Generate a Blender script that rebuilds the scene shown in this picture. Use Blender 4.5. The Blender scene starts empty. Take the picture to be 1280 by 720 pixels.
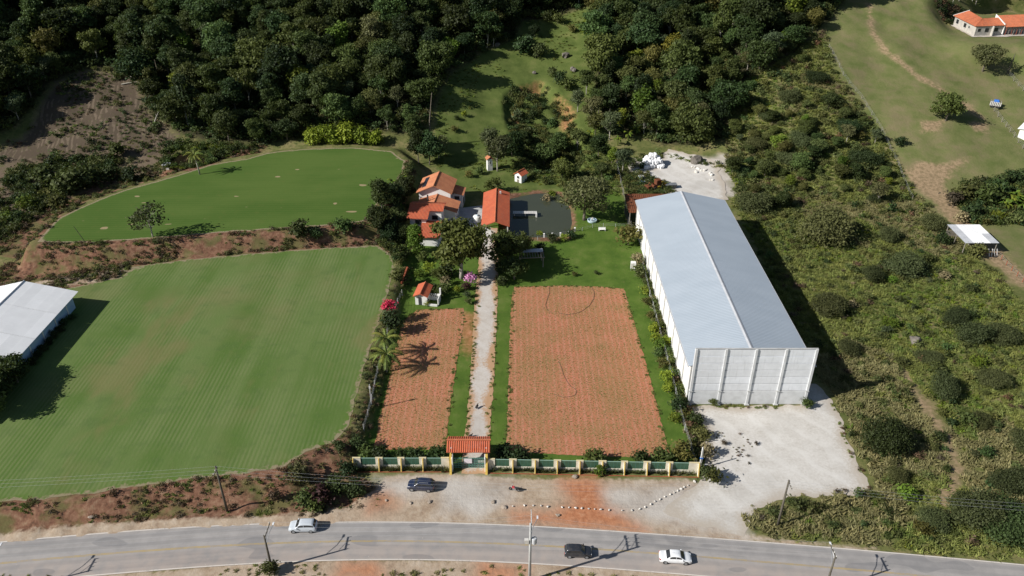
import bpy, bmesh, math, random
import numpy as np
from mathutils import Vector, Matrix, Euler

R = math.radians
S = bpy.context.scene
COL = S.collection
rng = np.random.default_rng(11)
random.seed(11)

# ------------------------------------------------------------------ camera
FPX, TH, CH = 980.0, R(31.2), 90.0
cam_d = bpy.data.cameras.new('camera')
cam = bpy.data.objects.new('camera', cam_d)
COL.objects.link(cam)
cam.location = (0, 0, CH)
cam.rotation_euler = (R(90) - TH, 0, 0)
cam_d.sensor_width = 36.0
cam_d.lens = 36.0 * FPX / 1280.0
cam_d.clip_start = 1.0
cam_d.clip_end = 6000.0
S.camera = cam

# ------------------------------------------------------------------ sky and sun
SUN_AZ, SUN_EL = R(20), R(33.5)             # shadows run towards (cos az, sin az)
W = bpy.data.worlds.new('World')
S.world = W
W.use_nodes = True
wn = W.node_tree
sky = wn.nodes.new('ShaderNodeTexSky')
sky.sky_type = 'NISHITA'
sky.sun_disc = False
sky.sun_elevation = SUN_EL
sky.sun_rotation = math.atan2(-math.cos(SUN_AZ), -math.sin(SUN_AZ))
sky.air_density = 1.0
sky.dust_density = 0.6
bg = wn.nodes['Background']
bg.inputs['Strength'].default_value = 0.05
wn.links.new(sky.outputs['Color'], bg.inputs['Color'])
sun_d = bpy.data.lights.new('sun', 'SUN')
sun_d.energy = 4.6
sun_d.angle = R(0.5)
sun_d.color = (1.0, 0.965, 0.91)
sun = bpy.data.objects.new('sun', sun_d)
COL.objects.link(sun)
sd = Vector((math.cos(SUN_EL) * math.cos(SUN_AZ), math.cos(SUN_EL) * math.sin(SUN_AZ), -math.sin(SUN_EL)))
sun.rotation_euler = sd.to_track_quat('-Z', 'Y').to_euler()
sun.location = (-60, -30, 120)
S.view_settings.view_transform = 'Standard'
S.view_settings.look = 'None'
S.view_settings.exposure = 0.45
S.view_settings.gamma = 1.0

# ------------------------------------------------------------------ pixel -> place (photo pixels, 1280 x 720)
def ray(px, py):
    u, v = (px - 640) / FPX, (py - 360) / FPX
    return np.array([u, math.cos(TH) - v * math.sin(TH), -math.sin(TH) - v * math.cos(TH)])

def P(px, py, z=0.0):
    d = ray(px, py)
    t = (z - CH) / d[2]
    return (d[0] * t, d[1] * t)

def PX(px, X, Y, z):
    return

def project(X, Y, Z):
    dep = Y * math.cos(TH) + (CH - Z) * math.sin(TH)
    return 640 + FPX * X / dep, 360 + FPX * ((CH - Z) * math.cos(TH) - Y * math.sin(TH)) / dep

def poly(pts, z=0.0):
    return np.array([P(a, b, z) for a, b in pts])

def sdf(X, Y, pl):
    """signed distance to a polygon, positive inside"""
    X = np.asarray(X, float); Y = np.asarray(Y, float)
    d2 = np.full(X.shape, 1e18); ins = np.zeros(X.shape, bool)
    n = len(pl)
    for i in range(n):
        ax, ay = pl[i]; bx, by = pl[(i + 1) % n]
        ex, ey = bx - ax, by - ay
        L = ex * ex + ey * ey + 1e-12
        t = np.clip(((X - ax) * ex + (Y - ay) * ey) / L, 0, 1)
        d2 = np.minimum(d2, (X - ax - t * ex) ** 2 + (Y - ay - t * ey) ** 2)
        c = ((ay > Y) != (by > Y)) & (X < (bx - ax) * (Y - ay) / (by - ay + 1e-12) + ax)
        ins ^= c
    d = np.sqrt(d2)
    return np.where(ins, d, -d)

def sst(x, a, b):
    t = np.clip((x - a) / (b - a), 0, 1)
    return t * t * (3 - 2 * t)

# cheap smooth value noise (numpy), several octaves
_G = np.random.default_rng(5).random((256, 256))
def vnoise(x, y):
    x = np.asarray(x, float); y = np.asarray(y, float)
    i = np.floor(x).astype(int); j = np.floor(y).astype(int)
    fx = x - i; fy = y - j
    fx = fx * fx * (3 - 2 * fx); fy = fy * fy * (3 - 2 * fy)
    g = lambda a, b: _G[a % 256, b % 256]
    return (g(i, j) * (1 - fx) + g(i + 1, j) * fx) * (1 - fy) + (g(i, j + 1) * (1 - fx) + g(i + 1, j + 1) * fx) * fy
def fbm(x, y, o=4):
    s = 0; a = 0.5
    for k in range(o):
        s = s + a * (vnoise(x * 2 ** k + 17 * k, y * 2 ** k + 9 * k) - 0.5); a *= 0.5
    return s * 2

# ------------------------------------------------------------------ lie of the land
Z_LOW, Z_UP = 2.0, 5.0
LOW = poly([(-330, 680), (-100, 648), (0, 634), (100, 623), (230, 605), (320, 595), (352, 590), (386, 569), (424, 556), (441, 536),
            (457, 470), (472, 420), (488, 370), (497, 335), (492, 314), (472, 305), (380, 311), (300, 317), (215, 326), (150, 333), (60, 348), (-20, 362), (-330, 380)], Z_LOW)
LOWF = poly([(-330, 660), (-100, 640), (0, 628), (100, 619), (230, 600), (315, 590), (350, 585), (382, 565), (419, 552), (437, 531),
             (452, 470), (468, 420), (484, 370), (493, 335), (488, 317), (470, 307), (380, 312), (300, 318), (215, 327), (165, 334), (152, 346), (60, 366), (-60, 380), (-330, 420)], Z_LOW)
UP = poly([(38, 306), (70, 272), (105, 252), (155, 234), (210, 219), (265, 202), (310, 194), (380, 183), (440, 181), (492, 186), (512, 200), (510, 217),
           (496, 238), (479, 256), (472, 276), (456, 280), (420, 284), (300, 293), (200, 301), (120, 306)], Z_UP)
UPF = poly([(45, 303), (75, 272), (108, 256), (155, 238), (210, 223), (265, 206), (312, 198), (335, 191), (380, 186.5), (440, 184.5), (488, 189), (506, 201),
            (505, 214), (490, 237), (472, 256), (466, 272), (454, 277), (420, 281), (300, 289), (200, 297), (120, 303)], Z_UP)
POND = poly([(636, 250), (652, 246), (668, 243), (690, 242), (702, 246), (712, 262), (714, 280), (710, 294), (690, 297), (640, 297), (634, 275)], -0.6)
POND2 = poly([(206, 200), (225, 194), (258, 193), (266, 202), (242, 208), (208, 207)], 4.6)
GULLY = poly([(628, 125), (640, 116), (676, 112), (698, 120), (718, 135), (735, 160), (728, 178), (690, 182), (660, 170), (640, 150)], 9)
DITCH = poly([(441, 545), (450, 545), (470, 470), (484, 420), (500, 370), (510, 335), (520, 335), (500, 385), (480, 480), (462, 550)], 0)

Z_PAD = 26.0
PAD = poly([(1189, 33), (1194, 25), (1228, 17), (1300, 14), (1330, 60), (1262, 53), (1217, 52), (1202, 44)], Z_PAD)

def h(X, Y):
    X = np.asarray(X, float); Y = np.asarray(Y, float)
    lft = 1 - sst(X, -70, -15)
    Y0 = 214 + 8 * sst(X, -40, 0) - 30 * sst(X, 45, 100)
    k = 7.0
    d = Y - Y0
    ramp = np.logaddexp(0, d / k) * k - np.logaddexp(0, (Y0 * 0 - 60) / k) * k
    slope = 0.335 + 0.02 * sst(X, 40, 110) - 0.05 * np.exp(-((X - 12) / 22.0) ** 2)
    z = slope * ramp
    z = np.where(z > 70, 70 + 20 * (1 - np.exp(-(z - 70) / 20)), z)
    z = z + 34 * np.exp(-((X + 235) / 48) ** 2) * sst(Y, 150, 240)          # unseen hill spur, added west of the fields to shade the left forest
    far = sst(np.abs(X), 200, 420) * sst(Y, 60, 260)
    z = z + far * 20
    amp = sst(z, 0.5, 8)
    z = z + amp * (3.0 * fbm(X / 42, Y / 42, 3) + 0.8 * fbm(X / 9 + 3, Y / 9, 2))
    z = z + lft * 0.0
    s = sdf(X, Y, UP);  w = sst(s, -5.0, 0.0) ** 1.3; z = z * (1 - w) + Z_UP * w
    s = sdf(X, Y, PAD); w = sst(s, -11.0, 0.0); z = z * (1 - w) + Z_PAD * w
    s = sdf(X, Y, LOW)
    e = 3.6 + 0.8 * fbm(X / 4, Y / 4, 2)
    w = sst(s / e, -1.0, 0.0); zz = z * (1 - w) + Z_LOW * w
    z = np.where(s > -e, np.where(z > Z_LOW, np.where(s >= 0, Z_LOW, z), zz), z)
    s = sdf(X, Y, POND);  w = sst(s, -1.2, 1.2); z = z * (1 - w) - 1.2 * w
    s = sdf(X, Y, POND2); w = sst(s, -3.0, 1.0); z = z * (1 - w) + 4.0 * w
    s = sdf(X, Y, GULLY); w = sst(s + 1.2 * fbm(X / 3, Y / 3, 2), -0.6, 1.2); z = z - 3.4 * w * (0.75 + 0.9 * fbm(X / 6, Y / 6, 2))
    return z

def hz(x, y):
    return float(h(np.array([x]), np.array([y]))[0])

_T = np.concatenate([np.arange(90, 330, 0.5), np.arange(330, 700, 4.0)])
def PT(px, py):
    """pixel -> point on the land"""
    d = ray(px, py)
    X = d[0] * _T; Y = d[1] * _T; Z = CH + d[2] * _T
    g = Z - h(X, Y)
    i = int(np.argmax(g < 0))
    if i == 0: i = len(_T) - 1
    a = g[i - 1] / (g[i - 1] - g[i] + 1e-9)
    t = _T[i - 1] + a * (_T[i] - _T[i - 1])
    return (d[0] * t, d[1] * t, CH + d[2] * t)

def polyT(pts):
    return np.array([PT(a, b)[:2] for a, b in pts])

def ppm(X, Y, Z=0):
    """photo pixels per metre at a place"""
    return FPX / (Y * math.cos(TH) + (CH - Z) * math.sin(TH))
# ------------------------------------------------------------------ materials
class NT:
    def __init__(s, name, rough=0.9, spec=0.2):
        s.m = bpy.data.materials.new(name); s.m.use_nodes = True
        s.t = s.m.node_tree; s.n = s.t.nodes; s.l = s.t.links
        s.b = s.n['Principled BSDF']
        s.b.inputs['Roughness'].default_value = rough
        s.b.inputs['Specular IOR Level'].default_value = spec
        s._geo = None; s._tc = None
    def pos(s):
        if not s._geo: s._geo = s.n.new('ShaderNodeNewGeometry')
        return s._geo.outputs['Position']
    def obj(s):
        if not s._tc: s._tc = s.n.new('ShaderNodeTexCoord')
        return s._tc.outputs['Object']
    def put(s, sock, v):
        if isinstance(v, (int, float)): sock.default_value = v
        elif isinstance(v, tuple):
            sock.default_value = v if len(v) == len(sock.default_value) else (*v, 1.0)
        else: s.l.new(v, sock)
    def scale(s, vec, sc):
        n = s.n.new('ShaderNodeVectorMath'); n.operation = 'MULTIPLY'
        s.put(n.inputs[0], vec); s.put(n.inputs[1], sc if isinstance(sc, tuple) else (sc, sc, sc))
        return n.outputs[0]
    def noise(s, scale, detail=3, vec=None, rough=0.55, dist=0.0):
        n = s.n.new('ShaderNodeTexNoise'); n.inputs['Scale'].default_value = scale
        n.inputs['Detail'].default_value = detail; n.inputs['Roughness'].default_value = rough
        n.inputs['Distortion'].default_value = dist
        s.l.new(vec if vec is not None else s.pos(), n.inputs['Vector'])
        return n.outputs['Fac']
    def math(s, op, a, b=0.0, c=None):
        n = s.n.new('ShaderNodeMath'); n.operation = op
        s.put(n.inputs[0], a); s.put(n.inputs[1], b)
        if c is not None: s.put(n.inputs[2], c)
        return n.outputs[0]
    def step(s, v, a, b):
        n = s.n.new('ShaderNodeMapRange'); n.interpolation_type = 'SMOOTHSTEP'
        s.put(n.inputs[0], v); s.put(n.inputs[1], a); s.put(n.inputs[2], b)
        return n.outputs[0]
    def mix(s, f, a, b, blend='MIX'):
        n = s.n.new('ShaderNodeMix'); n.data_type = 'RGBA'; n.blend_type = blend
        s.put(n.inputs[0], f); s.put(n.inputs[6], a); s.put(n.inputs[7], b)
        return n.outputs[2]
    def ramp(s, f, stops):
        n = s.n.new('ShaderNodeValToRGB'); e = n.color_ramp.elements
        while len(e) < len(stops): e.new(0.5)
        for q, (p, c) in zip(e, stops): q.position = p; q.color = (*c, 1)
        s.put(n.inputs[0], f); return n.outputs[0]
    def attr(s, name):
        n = s.n.new('ShaderNodeAttribute'); n.attribute_name = name
        return n.outputs['Fac']
    def rnd(s):
        n = s.n.new('ShaderNodeObjectInfo'); return n.outputs['Random']
    def wave(s, vec, scale, dist=0.0, axis='X', prof='SIN'):
        n = s.n.new('ShaderNodeTexWave'); n.bands_direction = axis; n.wave_profile = prof
        n.inputs['Scale'].default_value = scale; n.inputs['Distortion'].default_value = dist
        n.inputs['Detail'].default_value = 2
        s.l.new(vec, n.inputs['Vector']); return n.outputs['Fac']
    def sep(s, vec):
        n = s.n.new('ShaderNodeSeparateXYZ'); s.l.new(vec, n.inputs[0]); return n.outputs
    def bump(s, hgt, strength=0.5, dist=0.1):
        n = s.n.new('ShaderNodeBump'); n.inputs['Strength'].default_value = strength
        n.inputs['Distance'].default_value = dist
        s.l.new(hgt, n.inputs['Height']); s.l.new(n.outputs[0], s.b.inputs['Normal'])
    def color(s, c): s.put(s.b.inputs['Base Color'], c)

def worn(name, c0, c1, sc=1.2, rough=0.8, spec=0.25, fine=0.12, bump=0.0, metal=0.0, rnd=0.0, bsc=20):
    """two tones broken up by noise, a little fine grain, slight difference per object"""
    m = NT(name, rough, spec)
    a = m.noise(sc, 4, m.obj()); b = m.noise(sc * 14, 2, m.obj())
    c = m.mix(m.step(a, 0.3, 0.7), c0, c1)
    c = m.mix(fine, c, m.mix(b, (0, 0, 0), tuple(min(1, 2 * v) for v in c1)))
    if rnd:
        k = m.math('MULTIPLY_ADD', m.rnd(), 2 * rnd, 1 - rnd)
        g = m.n.new('ShaderNodeCombineColor')
        for i in range(3): m.put(g.inputs[i], k)
        c = m.mix(1.0, c, g.outputs[0], 'MULTIPLY')
    m.color(c)
    m.b.inputs['Metallic'].default_value = metal
    if bump: m.bump(m.noise(bsc, 3, m.obj()), bump, 0.05)
    return m.m

def leafm(name, dark, light, back=0.22, rnd=0.25, hv=1.0):
    """leaf: clump-to-clump tint, tree-to-tree tint, a little light through it"""
    m = NT(name, 0.6, 0.18)
    t = m.attr('tint')
    f = m.math('ADD', m.math('MULTIPLY', t, 0.75), m.math('MULTIPLY', m.rnd(), 0.25))
    c = m.mix(f, dark, light)
    k = m.math('MULTIPLY_ADD', m.rnd(), 2 * rnd, 1 - rnd)
    hue = m.math('FRACT', m.math('MULTIPLY', m.rnd(), 7.31))
    g = m.n.new('ShaderNodeCombineColor')
    m.put(g.inputs[0], m.math('MULTIPLY', k, m.math('MULTIPLY_ADD', hue, 0.42 * hv, 1.0 - 0.18 * hv))); m.put(g.inputs[1], k); m.put(g.inputs[2], m.math('MULTIPLY', k, m.math('MULTIPLY_ADD', hue, -0.2 * hv, 1.0 + 0.12 * hv)))
    c = m.mix(1.0, c, g.outputs[0], 'MULTIPLY')
    m.color(c)
    tr = m.n.new('ShaderNodeBsdfTranslucent'); m.put(tr.inputs['Color'], m.mix(0.35, c, (0.16, 0.2, 0.03)))
    mx = m.n.new('ShaderNodeMixShader'); mx.inputs[0].default_value = back
    m.l.new(m.b.outputs[0], mx.inputs[1]); m.l.new(tr.outputs[0], mx.inputs[2])
    m.l.new(mx.outputs[0], m.n['Material Output'].inputs['Surface'])
    return m.m

M = {}
M['leaf_dark'] = leafm('leaf_dark', (0.019, 0.032, 0.011), (0.056, 0.085, 0.026), 0.22, 0.36)
M['leaf_mid'] = leafm('leaf_mid', (0.032, 0.051, 0.014), (0.092, 0.128, 0.034), 0.25, 0.4)
M['leaf_bush'] = leafm('leaf_bush', (0.044, 0.056, 0.020), (0.108, 0.122, 0.046), 0.25, 0.25, 0.5)
M['leaf_olive'] = leafm('leaf_olive', (0.048, 0.060, 0.016), (0.135, 0.145, 0.042))
M['leaf_grey'] = leafm('leaf_grey', (0.050, 0.066, 0.028), (0.13, 0.15, 0.065))
M['leaf_bright'] = leafm('leaf_bright', (0.06, 0.105, 0.012), (0.17, 0.22, 0.028))
M['leaf_yellow'] = leafm('leaf_yellow', (0.10, 0.15, 0.012), (0.23, 0.28, 0.03), 0.22, 0.2, 0.3)
M['leaf_scrub'] = leafm('leaf_scrub', (0.058, 0.072, 0.022), (0.145, 0.16, 0.052), 0.25, 0.25, 0.6)
M['leaf_dry'] = leafm('leaf_dry', (0.17, 0.14, 0.07), (0.33, 0.275, 0.15), 0.22, 0.2, 0.2)
M['leaf_brown'] = leafm('leaf_brown', (0.06, 0.042, 0.026), (0.15, 0.10, 0.06))
M['leaf_red'] = leafm('leaf_red', (0.045, 0.018, 0.016), (0.12, 0.045, 0.038))
M['bloom_red'] = leafm('bloom_red', (0.42, 0.02, 0.07), (0.62, 0.07, 0.15), 0.15, 0.05)
M['bloom_pink'] = leafm('bloom_pink', (0.42, 0.20, 0.45), (0.62, 0.36, 0.62), 0.15, 0.05)
M['leaf_pond'] = leafm('leaf_pond', (0.062, 0.068, 0.026), (0.155, 0.158, 0.062), 0.25, 0.1, 0.2)
M['leaf_shade'] = leafm('leaf_shade', (0.055, 0.070, 0.016), (0.160, 0.172, 0.042), 0.25, 0.05, 0.2)
M['grass_a'] = leafm('grass_a', (0.15, 0.178, 0.045), (0.285, 0.305, 0.09), 0.35, 0.2, 0.25)
M['grass_b'] = leafm('grass_b', (0.11, 0.15, 0.036), (0.215, 0.265, 0.07), 0.35, 0.2, 0.25)
M['grass_tan'] = leafm('grass_tan', (0.20, 0.19, 0.08), (0.35, 0.315, 0.15), 0.35, 0.15, 0.15)
M['palm'] = leafm('palm', (0.07, 0.10, 0.018), (0.21, 0.24, 0.05))
M['bark'] = worn('bark', (0.10, 0.085, 0.065), (0.19, 0.165, 0.13), 2.0, 0.95, 0.1, 0.2)
M['bark_pale'] = worn('bark_pale', (0.28, 0.26, 0.22), (0.42, 0.39, 0.33), 2.0, 0.95, 0.1, 0.2)
M['white_wall'] = worn('white_wall', (0.80, 0.79, 0.76), (0.70, 0.69, 0.66), 0.35, 0.85, 0.2, 0.04)
M['cream_wall'] = worn('cream_wall', (0.74, 0.69, 0.58), (0.62, 0.57, 0.46), 0.8, 0.85, 0.2, 0.06)
M['raw_block'] = worn('raw_block', (0.50, 0.47, 0.42), (0.38, 0.36, 0.33), 0.9, 0.92, 0.1, 0.15)
M['yellow_paint'] = worn('yellow_paint', (0.66, 0.46, 0.10), (0.56, 0.38, 0.09), 1.5, 0.6, 0.3, 0.06)
M['concrete'] = worn('concrete', (0.50, 0.50, 0.49), (0.38, 0.38, 0.37), 0.7, 0.9, 0.15, 0.1, 0.15)
M['pole_concrete'] = worn('pole_concrete', (0.46, 0.46, 0.45), (0.36, 0.36, 0.35), 1.5, 0.9, 0.15, 0.1)
M['pole_wood'] = worn('pole_wood', (0.075, 0.068, 0.055), (0.14, 0.125, 0.10), 1.5, 0.9, 0.1, 0.2)
M['steel'] = worn('steel', (0.42, 0.43, 0.44), (0.32, 0.33, 0.34), 2.0, 0.45, 0.5, 0.08, 0, 0.6)
M['dark_metal'] = worn('dark_metal', (0.035, 0.036, 0.038), (0.06, 0.06, 0.062), 2.0, 0.5, 0.4, 0.1)
M['rust'] = worn('rust', (0.20, 0.065, 0.028), (0.11, 0.045, 0.025), 1.6, 0.9, 0.15, 0.2, 0.2)
M['machine_yellow'] = worn('machine_yellow', (0.60, 0.38, 0.02), (0.42, 0.24, 0.03), 1.6, 0.6, 0.3, 0.15)
M['ceramic'] = worn('ceramic', (0.62, 0.60, 0.56), (0.5, 0.48, 0.45), 3, 0.3, 0.5, 0.05)
M['lamp_glass'] = worn('lamp_glass', (0.72, 0.74, 0.76), (0.62, 0.64, 0.66), 3, 0.25, 0.5, 0.02)
M['stone_white'] = worn('stone_white', (0.66, 0.635, 0.59), (0.50, 0.47, 0.42), 2.5, 0.9, 0.15, 0.1, 0.3, 0, 0.12)
M['rubble'] = worn('rubble', (0.40, 0.34, 0.28), (0.26, 0.21, 0.165), 2.5, 0.95, 0.1, 0.15, 0.3, 0, 0.15)
M['boulder'] = worn('boulder', (0.10, 0.088, 0.075), (0.20, 0.18, 0.155), 0.8, 0.95, 0.1, 0.2, 0.4)
M['sack'] = worn('sack', (0.80, 0.80, 0.80), (0.68, 0.68, 0.69), 1.8, 0.7, 0.25, 0.03, 0.3, 0, 0.06, 6)
M['wood_grey'] = worn('wood_grey', (0.30, 0.27, 0.23), (0.20, 0.18, 0.15), 2.0, 0.9, 0.1, 0.2)
M['wood_orange'] = worn('wood_orange', (0.42, 0.14, 0.04), (0.30, 0.10, 0.03), 2.0, 0.8, 0.2, 0.1)
M['hose'] = worn('hose', (0.085, 0.065, 0.048), (0.13, 0.10, 0.07), 2.0, 0.7, 0.3, 0.1)
M['rubber'] = worn('rubber', (0.020, 0.020, 0.021), (0.035, 0.034, 0.033), 3.0, 0.8, 0.3, 0.1)
M['tarp_blue'] = worn('tarp_blue', (0.03, 0.14, 0.50), (0.05, 0.18, 0.55), 2.0, 0.5, 0.4, 0.05)
M['pale_blue'] = worn('pale_blue', (0.45, 0.58, 0.66), (0.55, 0.66, 0.72), 2.0, 0.4, 0.4, 0.05)
M['green_panel'] = worn('green_panel', (0.040, 0.095, 0.060), (0.055, 0.125, 0.08), 1.2, 0.35, 0.5, 0.06)
M['green_paint'] = worn('green_paint', (0.07, 0.19, 0.15), (0.10, 0.24, 0.19), 1.8, 0.5, 0.4, 0.06)
M['green_rail'] = worn('green_rail', (0.25, 0.40, 0.32), (0.3, 0.45, 0.37), 1.8, 0.5, 0.4, 0.06)
M['window_dark'] = worn('window_dark', (0.020, 0.022, 0.025), (0.035, 0.037, 0.04), 1.0, 0.12, 0.6, 0.02)
M['solar'] = worn('solar', (0.018, 0.022, 0.035), (0.028, 0.032, 0.045), 1.0, 0.3, 0.5, 0.03)
M['brick_red'] = worn('brick_red', (0.36, 0.10, 0.05), (0.26, 0.08, 0.045), 1.4, 0.95, 0.1, 0.15)
M['banner'] = worn('banner', (0.78, 0.72, 0.76), (0.72, 0.66, 0.70), 2.0, 0.7, 0.2, 0.04)
M['sheet_white'] = worn('sheet_white', (0.84, 0.84, 0.835), (0.79, 0.79, 0.785), 0.4, 0.55, 0.3, 0.04, 0, 0, 0.05)
M['sheet_grey'] = worn('sheet_grey', (0.50, 0.51, 0.53), (0.42, 0.43, 0.45), 0.8, 0.55, 0.3, 0.05)
M['blue_wall'] = worn('blue_wall', (0.32, 0.48, 0.66), (0.40, 0.54, 0.70), 0.5, 0.85, 0.2, 0.06)
M['soil_clod'] = worn('soil_clod', (0.20, 0.12, 0.075), (0.32, 0.21, 0.14), 1.5, 0.95, 0.1, 0.2, 0.3, 0, 0.2)

def tile_mat(name, c0, c1, c2):
    m = NT(name, 0.85, 0.2)
    o = m.obj()
    a = m.noise(0.6, 4, o); b = m.noise(9, 2, o)
    c = m.mix(m.step(a, 0.3, 0.72), c0, c1)
    c = m.mix(m.math('MULTIPLY', m.step(b, 0.45, 0.75), 0.75), c, c2)
    c = m.mix(m.math('MULTIPLY', m.step(m.noise(1.8, 4, o, 0.7), 0.52, 0.7), 0.45), c, (0.30, 0.17, 0.11))
    m.color(c); m.bump(b, 0.3, 0.05)
    return m.m
M['tile_orange'] = tile_mat('tile_orange', (0.52, 0.215, 0.105), (0.42, 0.16, 0.08), (0.30, 0.125, 0.075))
M['tile_red'] = tile_mat('tile_red', (0.50, 0.125, 0.058), (0.42, 0.10, 0.05), (0.30, 0.085, 0.05))
M['tile_old'] = tile_mat('tile_old', (0.50, 0.14, 0.06), (0.38, 0.11, 0.05), (0.55, 0.28, 0.18))

def roof_metal(name, c0, c1, sheet_y=2.2):
    m = NT(name, 0.48, 0.4)
    o = m.obj()
    a = m.noise(0.12, 3, m.scale(o, (1.0, 2.2, 1.0))); g = m.noise(1.6, 3, m.scale(o, (0.15, 3.0, 1)))
    c = m.mix(m.step(a, 0.3, 0.7), c0, c1)
    c = m.mix(m.math('MULTIPLY', m.step(g, 0.45, 0.8), 0.10), c, tuple(v * 0.8 for v in c0))
    m.color(c); m.b.inputs['Metallic'].default_value = 0.15
    return m.m
M['roof_zinc'] = roof_metal('roof_zinc', (0.40, 0.455, 0.51), (0.435, 0.49, 0.545))
M['roof_white'] = roof_metal('roof_white', (0.72, 0.73, 0.74), (0.78, 0.785, 0.79))

def paint(name, c, rough=0.25):
    m = NT(name, rough, 0.5)
    m.b.inputs['Coat Weight'].default_value = 0.6
    m.b.inputs['Coat Roughness'].default_value = 0.08
    d = m.noise(1.5, 3, m.obj())
    m.color(m.mix(m.math('MULTIPLY', m.step(d, 0.45, 0.8), 0.18), c, (0.25, 0.2, 0.16)))
    return m.m
M['car_silver'] = paint('car_silver', (0.52, 0.56, 0.60))
M['car_navy'] = paint('car_navy', (0.018, 0.026, 0.055))
M['car_black'] = paint('car_black', (0.028, 0.031, 0.037))
M['car_white'] = paint('car_white', (0.80, 0.81, 0.82))
M['red_lens'] = paint('red_lens', (0.45, 0.02, 0.02))
M['clear_lens'] = paint('clear_lens', (0.7, 0.72, 0.74))
M['red_tank'] = paint('red_tank', (0.62, 0.05, 0.06))
M['feather'] = worn('feather', (0.012, 0.012, 0.013), (0.022, 0.021, 0.02), 6, 0.7, 0.3, 0.1)
M['skin_grey'] = worn('skin_grey', (0.10, 0.095, 0.09), (0.14, 0.13, 0.12), 6, 0.8, 0.2, 0.1)

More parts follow.
